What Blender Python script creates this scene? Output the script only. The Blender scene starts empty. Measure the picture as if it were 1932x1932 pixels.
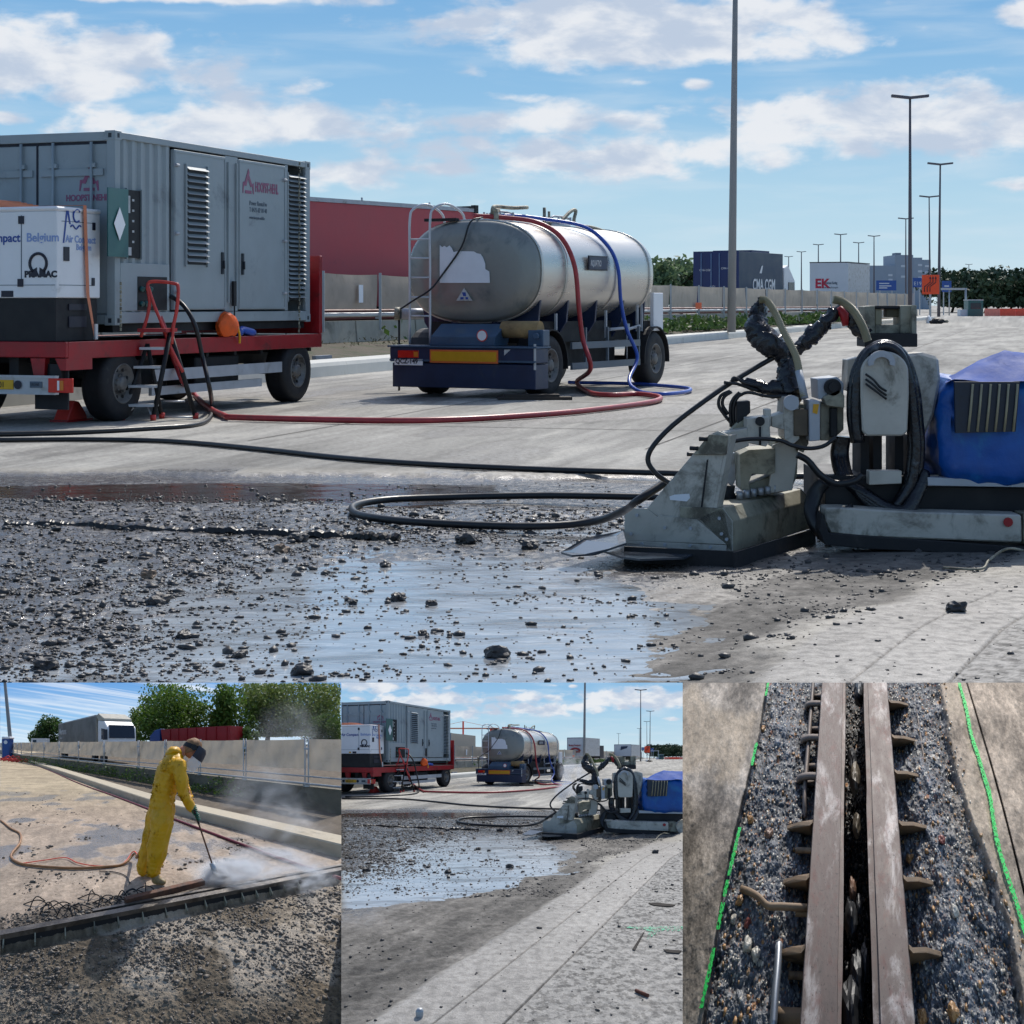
import bpy, bmesh, math, random
import numpy as np
from mathutils import Vector, Matrix
random.seed(7); RNG = np.random.default_rng(7)
R = math.radians
sc = bpy.context.scene
# ------------------------------------------------------------------ camera, sky, sun, exposure
F, CX, VH, H0 = 3500.0, 966.0, 575.0, 1.55     # focal length / centre / horizon measured on a 1932 px wide view
cam = bpy.data.cameras.new('camera'); camo = bpy.data.objects.new('camera', cam)
sc.collection.objects.link(camo); sc.camera = camo
camo.location = (0, 0, H0); camo.rotation_euler = (R(90), 0, 0)
cam.sensor_width = 36; cam.lens = F/1932*36; cam.shift_x = 0.0; cam.shift_y = -(966-VH)/1932
cam.clip_start = 0.05; cam.clip_end = 5000
SUN_EL, SUN_AZ = 46, 18
sd = Vector((math.sin(R(SUN_AZ))*math.cos(R(SUN_EL)), math.cos(R(SUN_AZ))*math.cos(R(SUN_EL)), math.sin(R(SUN_EL))))
sl = bpy.data.lights.new('sun', 'SUN'); sl.energy = 3.4; sl.angle = R(0.5); sl.color = (1.0, .95, .87)
so = bpy.data.objects.new('sun', sl); sc.collection.objects.link(so); so.rotation_euler = sd.to_track_quat('Z', 'Y').to_euler()
sc.view_settings.view_transform = 'Standard'; sc.view_settings.look = 'None'
sc.view_settings.exposure = 0.12; sc.view_settings.gamma = 1; sc.view_settings.use_curve_mapping = False
sc.cycles.use_denoising = True; sc.cycles.max_bounces = 6; sc.cycles.transparent_max_bounces = 12
sc.cycles.volume_bounces = 1; sc.cycles.volume_step_rate = 1; sc.cycles.volume_max_steps = 64
sc.cycles.use_adaptive_sampling = True; sc.cycles.adaptive_threshold = 0.02

def lin(c):
    c = c/255.0
    return c/12.92 if c <= .04045 else ((c+.055)/1.055)**2.4
def S(r, g, b): return (lin(r), lin(g), lin(b), 1)

class NT:
    def __init__(s, tree): s.t = tree; s.l = tree.links
    def n(s, typ, **kw):
        nd = s.t.nodes.new(typ)
        for k, v in kw.items():
            if k.startswith('i_'):
                nd.inputs[int(k[2:])].default_value = v
            else: setattr(nd, k, v)
        return nd
    def put(s, sock, v):
        if isinstance(v, bpy.types.NodeSocket): s.l.new(v, sock)
        else: sock.default_value = v
    def m(s, op, a, b=0.0, c=0.0, clamp=False):
        nd = s.n('ShaderNodeMath', operation=op, use_clamp=clamp)
        s.put(nd.inputs[0], a); s.put(nd.inputs[1], b); s.put(nd.inputs[2], c)
        return nd.outputs[0]
    def vm(s, op, a, b=(0, 0, 0)):
        nd = s.n('ShaderNodeVectorMath', operation=op); s.put(nd.inputs[0], a); s.put(nd.inputs[1], b)
        return nd.outputs[1] if op in ('LENGTH', 'DOT_PRODUCT') else nd.outputs[0]
    def mix(s, f, a, b):
        nd = s.n('ShaderNodeMix', data_type='RGBA'); s.put(nd.inputs[0], f); s.put(nd.inputs[6], a); s.put(nd.inputs[7], b)
        return nd.outputs[2]
    def mul(s, a, b):
        nd = s.n('ShaderNodeMix', data_type='RGBA', blend_type='MULTIPLY'); nd.inputs[0].default_value = 1; s.put(nd.inputs[6], a); s.put(nd.inputs[7], b)
        return nd.outputs[2]
    def sm(s, x, lo, hi, a=0.0, b=1.0):
        nd = s.n('ShaderNodeMapRange', interpolation_type='SMOOTHSTEP'); s.put(nd.inputs[0], x)
        for i, v in enumerate((lo, hi, a, b)): s.put(nd.inputs[i+1], v)
        return nd.outputs[0]
    def noise(s, vec, scale=1.0, detail=6, rough=.55, dist=0.0):
        nd = s.n('ShaderNodeTexNoise'); s.l.new(vec, nd.inputs['Vector']); nd.inputs['Scale'].default_value = scale
        nd.inputs['Detail'].default_value = detail; nd.inputs['Roughness'].default_value = rough; nd.inputs['Distortion'].default_value = dist
        return nd.outputs[0]
    def voro(s, vec, scale, feature='F1', out=0, rnd=1.0):
        nd = s.n('ShaderNodeTexVoronoi', feature=feature); s.l.new(vec, nd.inputs['Vector']); nd.inputs['Scale'].default_value = scale
        nd.inputs['Randomness'].default_value = rnd
        return nd.outputs[out]
    def ramp(s, x, stops):
        nd = s.n('ShaderNodeValToRGB'); s.put(nd.inputs[0], x); cr = nd.color_ramp
        cr.elements.remove(cr.elements[1]); cr.elements[0].position = stops[0][0]; cr.elements[0].color = stops[0][1]
        for p, c in stops[1:]: cr.elements.new(p).color = c
        return nd.outputs[0]
    def attr(s, name, out='Vector'):
        nd = s.n('ShaderNodeAttribute', attribute_name=name); return nd.outputs[out]
    def comb(s, x, y, z=0.0):
        nd = s.n('ShaderNodeCombineXYZ'); s.put(nd.inputs[0], x); s.put(nd.inputs[1], y); s.put(nd.inputs[2], z); return nd.outputs[0]

# group that turns a point of the sky (hundredths of a degree-like units across / up) into cloudy sky colour
def sky_group(name, stops, ells, cirrus=False):
    g = bpy.data.node_groups.new(name, 'ShaderNodeTree')
    g.interface.new_socket('uv', in_out='INPUT', socket_type='NodeSocketVector')
    g.interface.new_socket('Color', in_out='OUTPUT', socket_type='NodeSocketColor')
    t = NT(g); gi = t.n('NodeGroupInput'); go = t.n('NodeGroupOutput'); uv = gi.outputs[0]
    sx = t.n('ShaderNodeSeparateXYZ'); g.links.new(uv, sx.inputs[0]); u, v = sx.outputs[0], sx.outputs[1]
    base = t.ramp(t.m('DIVIDE', v, 600.0), stops)
    if cirrus:
        w = t.comb(t.m('MULTIPLY', t.m('ADD', u, t.m('MULTIPLY', v, -1.6)), .0035), t.m('MULTIPLY', t.m('ADD', v, t.m('MULTIPLY', u, -.9)), .0055))
        n1 = t.noise(w, 1.6, 7, .6, 1.2)
        col = t.mix(t.sm(n1, .42, .72, 0, .75), base, S(236, 242, 248))
    else:
        E = None
        for (cx, cy, rx, ry, top) in ells:
            d = t.vm('LENGTH', t.vm('MULTIPLY', t.vm('SUBTRACT', uv, (cx, cy, 0)), (1/rx, 1/ry, 0)))
            e = t.m('MULTIPLY', t.m('SUBTRACT', 1.0, d), top)
            E = e if E is None else t.m('MAXIMUM', E, e)
        p1 = t.vm('MULTIPLY', uv, (1/250., 1/120., 0))
        n1 = t.noise(p1, 2.0, 9, .54, .15)
        den = t.m('ADD', E, t.m('MULTIPLY', t.m('SUBTRACT', n1, .5), 2.0))
        den = t.sm(den, -.08, .42)
        n2 = t.noise(t.vm('ADD', p1, (0.05, .22, .3)), 1.5, 6, .55, .2)
        cc = t.mix(t.sm(n2, .38, .6), S(186, 198, 216), S(228, 230, 234))
        p3 = t.vm('MULTIPLY', uv, (1/420., 1/60., 0))
        n3 = t.sm(t.noise(p3, 1.3, 6, .5, .3), .42, .80, 0, .38)
        col = t.mix(n3, base, S(214, 224, 232))
        col = t.mix(t.m('MULTIPLY', den, .93), col, cc)
    g.links.new(col, go.inputs[0]); return g
SKY = sky_group('cloudy_sky', [(0, S(122, 172, 216)), (.33, S(142, 187, 222)), (.62, S(172, 206, 226)), (.95, S(196, 218, 228)), (1, S(194, 212, 222))],
    [(100, 125, 330, 85, .9), (420, 165, 150, 50, .4), (480, 235, 420, 50, .85), (950, 230, 320, 30, .5), (1200, 55, 450, 85, 1.1), (1680, 235, 360, 75, .9), (1150, 290, 480, 50, .6),
     (300, 2, 450, 16, .8), (1915, 40, 60, 40, .9), (1200, 155, 60, 14, .6), (1315, 158, 40, 14, .7), (840, 320, 140, 22, .5), (700, 330, 200, 30, .3), (1910, 360, 60, 22, .6), (960, 185, 50, 12, .5), (40, 235, 60, 16, .6)])
w = bpy.data.worlds.new('World'); sc.world = w; w.use_nodes = True; wt = NT(w.node_tree); w.node_tree.nodes.clear()
tc = wt.n('ShaderNodeTexCoord'); sx = wt.n('ShaderNodeSeparateXYZ'); wt.l.new(tc.outputs['Generated'], sx.inputs[0])
X, Y, Z = sx.outputs; hyp = wt.m('SQRT', wt.m('ADD', wt.m('MULTIPLY', X, X), wt.m('MULTIPLY', Y, Y)))
uu = wt.m('ADD', CX, wt.m('MULTIPLY', wt.m('ARCTAN2', X, Y), F)); vv = wt.m('SUBTRACT', VH, wt.m('MULTIPLY', wt.m('DIVIDE', Z, wt.m('MAXIMUM', hyp, .02)), F))
gn = wt.n('ShaderNodeGroup'); gn.node_tree = SKY; wt.l.new(wt.comb(uu, vv), gn.inputs[0])
ns = wt.n('ShaderNodeTexSky', sky_type='NISHITA'); ns.sun_disc = False; ns.sun_elevation = R(SUN_EL); ns.sun_rotation = R(SUN_AZ)
nsc = wt.vm('SCALE', ns.outputs[0]); nsc.node.inputs['Scale'].default_value = .15
col = wt.mix(wt.sm(Z, .17, .40), gn.outputs[0], nsc)
col = wt.mix(wt.sm(Z, -.02, .0), S(120, 120, 118), col)
bg = wt.n('ShaderNodeBackground'); wt.l.new(col, bg.inputs[0]); bg.inputs[1].default_value = 1.0
wo = wt.n('ShaderNodeOutputWorld'); wt.l.new(bg.outputs[0], wo.inputs[0])

# ------------------------------------------------------------------ materials
MATS = {}
def mat(key, col, rough=.6, metal=0.0, var=.15, ns=3.0, bump=.0, bs=30.0, dirt=None, dthr=.6, dsc=1.2, spec=.5, rvar=.1, trans=False, stretch=None):
    """procedural material read in the object's own metres: base colour with wear noise, dirt patches, bump"""
    if key in MATS: return MATS[key]
    m = bpy.data.materials.new(key); m.use_nodes = True; t = NT(m.node_tree); b = m.node_tree.nodes['Principled BSDF']
    p = t.attr('P0')
    if stretch: p = t.vm('MULTIPLY', p, stretch)
    n1 = t.noise(p, ns, 7, .6)
    c = t.mul(col, t.ramp(n1, [(.3, (1-var,)*3+(1,)), (.7, (1+var,)*3+(1,))])) if var else None
    if c is None: rgb = t.n('ShaderNodeRGB'); rgb.outputs[0].default_value = col; c = rgb.outputs[0]
    if dirt:
        n2 = t.noise(p, dsc, 9, .68, .4); c = t.mix(t.sm(n2, dthr-.09, dthr+.09, 0, .85), c, dirt)
    t.l.new(c, b.inputs['Base Color'])
    t.put(b.inputs['Roughness'], t.sm(n1, .2, .8, max(0.02, rough-rvar), min(1, rough+rvar)))
    b.inputs['Metallic'].default_value = metal; b.inputs['Specular IOR Level'].default_value = spec
    if bump:
        bp = t.n('ShaderNodeBump'); bp.inputs['Strength'].default_value = 1
        t.l.new(t.m('MULTIPLY', t.attr('sc', 'Fac'), bump), bp.inputs['Distance']); t.l.new(t.noise(p, bs, 5, .6), bp.inputs['Height'])
        t.l.new(bp.outputs[0], b.inputs['Normal'])
    MATS[key] = m; return m
def emis_group_mat(key, group):
    m = bpy.data.materials.new(key); m.use_nodes = True; m.node_tree.nodes.clear(); t = NT(m.node_tree)
    g = t.n('ShaderNodeGroup'); g.node_tree = group; t.l.new(t.attr('P0'), g.inputs[0])
    e = t.n('ShaderNodeEmission'); t.l.new(g.outputs[0], e.inputs[0]); o = t.n('ShaderNodeOutputMaterial'); t.l.new(e.outputs[0], o.inputs[0]); return m
DUST = S(150, 142, 128)
M_cont = mat('container_grey_paint', S(148, 158, 162), .45, .0, .10, 1.5, .002, 8, S(96, 104, 108), .66, .9)
M_contd = mat('container_dark_recess', S(38, 46, 54), .6)
M_black = mat('black_rubber', S(24, 24, 28), .7, 0, .25, 8, .002, 60, S(60, 58, 56), .66, 2.5)
M_hose = mat('black_hose_rubber', S(26, 27, 30), .42, 0, .2, 10)
M_red = mat('red_chassis_paint', S(150, 18, 26), .45, 0, .2, 4, .001, 30, S(70, 28, 26), .62, 2.0)
M_redp = mat('red_tube_paint', S(196, 60, 52), .4, 0, .12, 5)
M_redhose = mat('red_hose_rubber', S(160, 52, 56), .4, 0, .15, 8, 0, 30, S(110, 60, 58), .66, 3)
M_bluehose = mat('blue_hose_rubber', S(38, 78, 168), .4, 0, .15, 8)
M_white = mat('white_enamel', S(228, 228, 230), .35, 0, .05, 2, 0, 30, S(170, 170, 168), .68, 2.2)
M_whited = mat('white_enamel_dirty', S(186, 188, 190), .5, 0, .12, 3, 0, 30, S(140, 134, 122), .58, 3.5)
M_lightgrey = mat('light_grey_steel', S(168, 172, 178), .5, .1, .12, 4, 0, 30, S(120, 118, 112), .64, 2)
M_alu = mat('bare_aluminium', S(196, 198, 202), .42, .45, .1, 6)
M_stain = mat('stainless_steel', S(206, 202, 194), .30, .7, .08, 1.2, .0006, 12, S(150, 146, 136), .72, 1.4, stretch=(.5, 1, 4))
M_stainf = mat('stainless_end_grey', S(142, 143, 138), .42, .5, .12, 1.6, .0015, 20, S(104, 110, 112), .60, 1.3)  # tank end: darker and rougher than the side steel
M_navy = mat('navy_chassis_paint', S(26, 42, 72), .42, 0, .2, 3, 0, 30, S(54, 60, 72), .62, 2)
M_slate = mat('slate_blue_paint', S(58, 82, 106), .45, 0, .15, 3, 0, 30, S(92, 98, 102), .63, 2)
M_dark = mat('dark_underbody', S(20, 21, 25), .65, 0, .2, 5)
M_rim = mat('dirty_wheel_rim', S(110, 108, 106), .5, .4, .2, 12, 0, 30, S(50, 46, 44), .58, 7)
M_orange = mat('orange_fabric', S(226, 92, 26), .7, 0, .15, 8)
M_strap = mat('orange_strap', S(206, 128, 96), .8, 0, .1, 8)
M_redlamp = mat('red_lamp_lens', S(196, 36, 26), .2, 0, .1, 20)
M_amber = mat('amber_lamp_lens', S(206, 120, 40), .2, 0, .1, 20)
M_plate = mat('yellow_plate', S(214, 166, 22), .4, 0, .05, 8)
M_reflo = mat('orange_reflective_edge', S(214, 104, 50), .4, 0, .05, 8)
M_refly = mat('mustard_reflective_board', S(206, 150, 20), .4, 0, .06, 8)
M_ink = mat('dark_ink', S(30, 32, 48), .5, 0, .05)
M_inkb = mat('blue_ink', S(36, 72, 150), .5, 0, .05)
M_inkc = mat('pale_blue_ink', S(140, 162, 208), .5, 0, .05)
M_inkr = mat('faded_crimson_ink', S(146, 84, 112), .5, 0, .1)
M_inkg = mat('grey_ink', S(84, 98, 112), .5, 0, .1)
M_paper = mat('white_paper', S(222, 226, 232), .6, 0, .05)
M_green = mat('green_cabinet_paint', S(38, 92, 92), .4, 0, .1)
M_curtain = mat('red_truck_curtain', S(176, 76, 82), .6, 0, .08, .8, .01, 1.2, S(150, 70, 82), .62, .5)
M_conc = mat('cast_concrete', S(150, 148, 138), .85, 0, .16, 2.2, .004, 22, S(92, 92, 84), .6, .9)
M_fab = mat('tan_fence_fabric', S(178, 168, 154), .85, 0, .12, 1.6, .02, 1.6, S(148, 138, 124), .62, 1.1)
def thin_cloth(m, k=.28):   # sun shines through the weave
    t = NT(m.node_tree); b = m.node_tree.nodes['Principled BSDF']; o = m.node_tree.nodes['Material Output']; tr = t.n('ShaderNodeBsdfTranslucent'); t.l.new(b.inputs['Base Color'].links[0].from_socket, tr.inputs[0])
    mx = t.n('ShaderNodeMixShader'); mx.inputs[0].default_value = k; t.l.new(b.outputs[0], mx.inputs[1]); t.l.new(tr.outputs[0], mx.inputs[2]); t.l.new(mx.outputs[0], o.inputs[0])
thin_cloth(M_fab)
M_galv = mat('galvanised_steel', S(166, 170, 174), .45, .5, .12, 4)
M_pole = mat('lamp_pole_concrete', S(142, 142, 142), .7, 0, .10, .5)
M_poled = mat('lamp_pole_steel', S(92, 90, 98), .6, .2, .10, .5)
M_dblue = mat('blue_container_paint', S(24, 42, 92), .5, 0, .12, 1)
M_dteal = mat('slate_container_paint', S(44, 62, 84), .5, 0, .12, 1)
M_box = mat('white_truck_box', S(192, 198, 206), .5, 0, .05, .8)
M_signb = mat('blue_sign_sheet', S(30, 74, 146), .4, 0, .05)
M_signo = mat('orange_sign_sheet', S(238, 76, 26), .4, 0, .05)
M_bldg = mat('hazy_grey_cladding', S(140, 152, 166), .8, 0, .05, .3)  # distance haze is blended into both cladding greys
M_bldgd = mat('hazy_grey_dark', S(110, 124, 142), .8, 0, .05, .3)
M_rgrey = mat('robot_grey_paint', S(180, 176, 166), .45, .1, .14, 4, .002, 26, S(86, 84, 74), .58, 3.2)
M_rmud = mat('robot_muddy_paint', S(150, 146, 128), .6, .05, .22, 6, .003, 26, S(66, 60, 50), .54, 4)
M_wrap = mat('black_plastic_wrap', S(24, 26, 32), .22, 0, .3, 12, .012, 14, S(120, 122, 126), .66, 7)
M_conduit = mat('beige_corrugated_conduit', S(150, 142, 116), .5, 0, .12, 10)
M_tarp = mat('blue_pvc_cover', S(0, 78, 158), .45, 0, .25, 3, .010, 7, S(20, 110, 170), .58, 2.4)
M_tarpd = mat('pale_blue_cover_top', S(22, 74, 158), .8, 0, .15, 4, .006, 9)
M_skirt = mat('wet_rubber_skirt', S(52, 58, 66), .12, 0, .25, 6)
M_leafd = mat('dark_green_leaves', S(66, 92, 44), .6, 0, .35, .9)
M_leaf = mat('mid_green_leaves', S(80, 104, 44), .6, 0, .4, .9)
M_leafh = mat('far_green_leaves', S(96, 118, 84), .7, 0, .3, .3)  # paled to put distance haze into the leaf colour
for q_ in (M_leafd, M_leaf, M_leafh): thin_cloth(q_, .35)
M_bark = mat('brown_bark', S(70, 58, 46), .9, 0, .2, 5)
M_rock = mat('wet_dark_stone', S(56, 53, 52), .5, 0, .5, 9, .004, 60, S(118, 110, 100), .64, 7)
M_rocks = mat('light_brown_stone', S(120, 100, 82), .7, 0, .3, 12, .004, 60)
M_safety = mat('safety_orange_plastic', S(232, 84, 60), .5, 0, .1)
M_glass = mat('dark_glazing', S(24, 34, 50), .1, 0, .1)
M_gp = mat('green_spray_paint', S(30, 214, 90), .6, 0, .15, 20)

# ------------------------------------------------------------------ mesh kit
COL = sc.collection
def set_attrs(me, p0=None, scv=None):
    n = len(me.vertices)
    if p0 is None:
        p0 = np.empty(n*3, 'f'); me.vertices.foreach_get('co', p0)
    a = me.attributes.get('P0') or me.attributes.new('P0', 'FLOAT_VECTOR', 'POINT'); a.data.foreach_set('vector', np.asarray(p0, 'f').ravel())
    s = me.attributes.get('sc') or me.attributes.new('sc', 'FLOAT', 'POINT'); s.data.foreach_set('value', np.ones(n, 'f') if scv is None else np.asarray(scv, 'f'))
def link(name, me, parent=None):
    o = bpy.data.objects.new(name, me); COL.objects.link(o)
    if parent: o.parent = parent
    return o
def np_mesh(name, V, Fq, m, parent=None, smooth=False, p0=None, mi=None):
    """fast mesh from arrays; Fq is (n,3) or (n,4)"""
    me = bpy.data.meshes.new(name); V = np.asarray(V, 'f'); Fq = np.asarray(Fq, 'i'); k = Fq.shape[1]
    me.vertices.add(len(V)); me.vertices.foreach_set('co', V.ravel()); me.loops.add(Fq.size); me.loops.foreach_set('vertex_index', Fq.ravel())
    me.polygons.add(len(Fq)); me.polygons.foreach_set('loop_start', np.arange(0, Fq.size, k, dtype='i'))
    me.update(calc_edges=True); me.validate()
    if smooth: me.polygons.foreach_set('use_smooth', np.ones(len(me.polygons), bool))
    for q in (m if isinstance(m, (list, tuple)) else [m]): me.materials.append(q)
    if mi is not None and len(mi) == len(me.polygons): me.polygons.foreach_set('material_index', np.asarray(mi, 'i'))
    set_attrs(me, p0); return link(name, me, parent)
def tag(o, label=None, cat=None, group=None, kind=None):
    if label: o['label'] = label
    if cat: o['category'] = cat
    if group: o['group'] = group
    if kind: o['kind'] = kind
    return o
def thing(name, label, cat, loc=(0, 0, 0), rotz=0, group=None):
    o = bpy.data.objects.new(name, None); COL.objects.link(o); o.location = loc; o.rotation_euler = (0, 0, rotz); o.empty_display_size = .2
    o['_m'] = [*loc, rotz]
    return tag(o, label, cat, group)
def toloc(root, p):
    L = root['_m']; d = Vector(p)-Vector(L[:3]); c, s = math.cos(-L[3]), math.sin(-L[3])
    return Vector((d.x*c-d.y*s, d.x*s+d.y*c, d.z))
class MB:
    def __init__(s): s.v = []; s.f = []; s.sm = []; s.T = None
    def _a(s, vs, fs, sm=False):
        n = len(s.v)
        for p in vs:
            p = Vector(p); s.v.append(s.T @ p if s.T else p)
        for f in fs: s.f.append([n+i for i in f]); s.sm.append(sm)
        return s
    def box(s, x0, x1, y0, y1, z0, z1):
        vs = [(x, y, z) for z in (z0, z1) for y in (y0, y1) for x in (x0, x1)]
        return s._a(vs, [(0, 2, 3, 1), (4, 5, 7, 6), (0, 1, 5, 4), (2, 6, 7, 3), (0, 4, 6, 2), (1, 3, 7, 5)])
    def obox(s, c, sx, sy, sz, ax=None):
        """box centred at c with axes matrix ax (3 vectors)"""
        ax = ax or (Vector((1, 0, 0)), Vector((0, 1, 0)), Vector((0, 0, 1))); c = Vector(c)
        vs = [c+ax[0]*(sx*i)+ax[1]*(sy*j)+ax[2]*(sz*k) for k in (-.5, .5) for j in (-.5, .5) for i in (-.5, .5)]
        return s._a(vs, [(0, 2, 3, 1), (4, 5, 7, 6), (0, 1, 5, 4), (2, 6, 7, 3), (0, 4, 6, 2), (1, 3, 7, 5)])
    def prism(s, pts, vec):
        n = len(pts); vec = Vector(vec); a = [Vector(p) for p in pts]
        nrm = Vector((0, 0, 0))
        for i in range(n): nrm += a[i].cross(a[(i+1) % n])
        if nrm.dot(vec) > 0: a = a[::-1]
        b = [p+vec for p in a]
        return s._a(a+b, [tuple(range(n)), tuple(range(2*n-1, n-1, -1))]+[(i, i+n, (i+1) % n+n, (i+1) % n) for i in range(n)])
    def quad(s, a, b, c, d): return s._a([a, b, c, d], [(0, 1, 2, 3)])
    def poly(s, pts): return s._a(pts, [tuple(range(len(pts)))])
    def cyl(s, p0, p1, r0, r1=None, seg=16, caps=True, sm=True):
        return s.tube([p0, p1], [r0, r0 if r1 is None else r1], seg, caps, sm)
    def tube(s, pts, r, seg=8, caps=True, sm=True):
        pts = [Vector(p) for p in pts]; n = len(pts); rs = r if isinstance(r, (list, tuple)) else [r]*n
        up = None; base = len(s.v); vs = []
        for i, p in enumerate(pts):
            d = (pts[min(i+1, n-1)]-pts[max(i-1, 0)])
            if d.length < 1e-9: d = Vector((0, 0, 1))
            d.normalize()
            if up is None:
                up = Vector((0, 0, 1)) if abs(d.z) < .9 else Vector((0, 1, 0))
            a = d.cross(up)
            if a.length < 1e-6: a = d.cross(Vector((1, .1, 0)))
            a.normalize(); b = a.cross(d); up = b
            for k in range(seg):
                t = 2*math.pi*k/seg; vs.append(p+(a*math.cos(t)+b*math.sin(t))*rs[i])
        fs = [(i*seg+k, i*seg+(k+1) % seg, (i+1)*seg+(k+1) % seg, (i+1)*seg+k) for i in range(n-1) for k in range(seg)]
        s._a(vs, fs, sm)
        if caps: s._a([], []); s.f.append([base+k for k in range(seg)][::-1]); s.sm.append(False); s.f.append([base+(n-1)*seg+k for k in range(seg)]); s.sm.append(False)
        return s
    def lathe(s, prof, o, axis, seg=28, sm=True):
        """prof: (distance along axis, radius)"""
        axis = Vector(axis).normalized(); a = axis.orthogonal().normalized(); b = axis.cross(a); o = Vector(o); m = len(prof)
        vs = [o+axis*h+(a*math.cos(2*math.pi*k/seg)+b*math.sin(2*math.pi*k/seg))*r for (h, r) in prof for k in range(seg)]
        return s._a(vs, [(i*seg+k, i*seg+(k+1) % seg, (i+1)*seg+(k+1) % seg, (i+1)*seg+k) for i in range(m-1) for k in range(seg)], sm)
    def loft(s, rings, closed=True, caps=True, sm=True):
        n = len(rings[0]); base = len(s.v); vs = [p for r in rings for p in r]; kk = n if closed else n-1
        s._a(vs, [(i*n+k, i*n+(k+1) % n, (i+1)*n+(k+1) % n, (i+1)*n+k) for i in range(len(rings)-1) for k in range(kk)], sm)
        if caps:
            s.f.append([base+k for k in range(n)][::-1]); s.f.append([base+(len(rings)-1)*n+k for k in range(n)]); s.sm += [False, False]
        return s
    def build(s, name, m, parent=None, bevel=0):
        me = bpy.data.meshes.new(name); me.from_pydata([tuple(v) for v in s.v], [], s.f)
        me.polygons.foreach_set('use_smooth', s.sm); me.materials.append(m); me.validate()
        bm = bmesh.new(); bm.from_mesh(me)
        if bevel:
            es = [e for e in bm.edges if len(e.link_faces) == 2 and e.calc_face_angle(0) > .6]
            bmesh.ops.bevel(bm, geom=es, offset=bevel, segments=1, affect='EDGES', clamp_overlap=True)
        bmesh.ops.recalc_face_normals(bm, faces=bm.faces); bm.to_mesh(me); bm.free()
        set_attrs(me); return link(name, me, parent)
def text(s, body, size, m, parent, origin, ax, ay, thick=.004, name='lettering', align='LEFT', bold=0.0, sx=1.0):
    """real letters, cut in thin sheet, standing on the plane origin + ax, ay"""
    cu = bpy.data.curves.new('t', 'FONT'); cu.body = body; cu.size = size; cu.extrude = thick/2; cu.align_x = align; cu.offset = bold; cu.resolution_u = 3
    o = bpy.data.objects.new('t', cu); COL.objects.link(o); dg = bpy.context.evaluated_depsgraph_get()
    me = bpy.data.meshes.new_from_object(o.evaluated_get(dg)); bpy.data.objects.remove(o); bpy.data.curves.remove(cu)
    ax = Vector(ax).normalized(); ay = Vector(ay).normalized(); az = ax.cross(ay); og = Vector(origin)
    for v in me.vertices: c = v.co.copy(); v.co = og+ax*c.x*sx+ay*c.y+az*(c.z+thick/2)
    me.materials.clear(); me.materials.append(m); me.name = name
    for pl in me.polygons: pl.material_index = 0
    set_attrs(me); return link(name, me, parent)
def crv(pts, n=8):
    """smooth curve (Catmull-Rom) through points"""
    P = [Vector(p) for p in pts]; P = [P[0]*2-P[1]]+P+[P[-1]*2-P[-2]]; out = []
    for i in range(1, len(P)-2):
        a, b, c, d = P[i-1:i+3]
        for k in range(n):
            t = k/n; out.append(.5*((2*b)+(c-a)*t+(2*a-5*b+4*c-d)*t*t+(3*b-a-3*c+d)*t**3))
    out.append(P[-2]); return out
# sight lines: pixel of the measured view -> world
def ray(u, v): return Vector(((u-CX)/F, 1.0, (VH-v)/F))
EYE = Vector((0, 0, H0))
def at(u, v, y): return EYE+ray(u, v)*y
def gnd(u, v, z=0.0): r = ray(u, v); return EYE+r*((H0-z)/-r.z)
def hit(u, v, p, n):
    r = ray(u, v); n = Vector(n); return EYE+r*((Vector(p)-EYE).dot(n)/r.dot(n))
z1 = lambda x, y: (.33204*x, .33204*y+207.5)
z2 = lambda x, y: (.31739*x+707.5, .31739*y+339.6)
z3 = lambda x, y: (.4629*x+1037.7, .4629*y+528.3)
z4 = lambda x, y: (.3457*x+1264.1, .3457*y)
zr = lambda x, y: (.29297*x+1084.9, .29297*y+547.1)
zs = lambda x, y: (.26857*x+1556.5, .26857*y+566.0)
zg = lambda x, y: (.5371*x, .5371*y+811.3)
# value noise
_T = RNG.random((256, 256))
def vnoise(x, y):
    xi = np.floor(x).astype(int); yi = np.floor(y).astype(int); fx = x-xi; fy = y-yi
    fx = fx*fx*(3-2*fx); fy = fy*fy*(3-2*fy); a = _T[xi & 255, yi & 255]; b = _T[(xi+1) & 255, yi & 255]; c = _T[xi & 255, (yi+1) & 255]; d = _T[(xi+1) & 255, (yi+1) & 255]
    return (a*(1-fx)+b*fx)*(1-fy)+(c*(1-fx)+d*fx)*fy
def fbm(x, y, o=5, g=.5):
    s = 0; A = 1; t = 0
    for i in range(o): s = s+A*vnoise(x+17.3*i, y-9.1*i); t += A; A *= g; x = x*2.03; y = y*2.03
    return s/t
def sst(x, a, b): t = np.clip((x-a)/(b-a), 0, 1); return t*t*(3-2*t)
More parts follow.
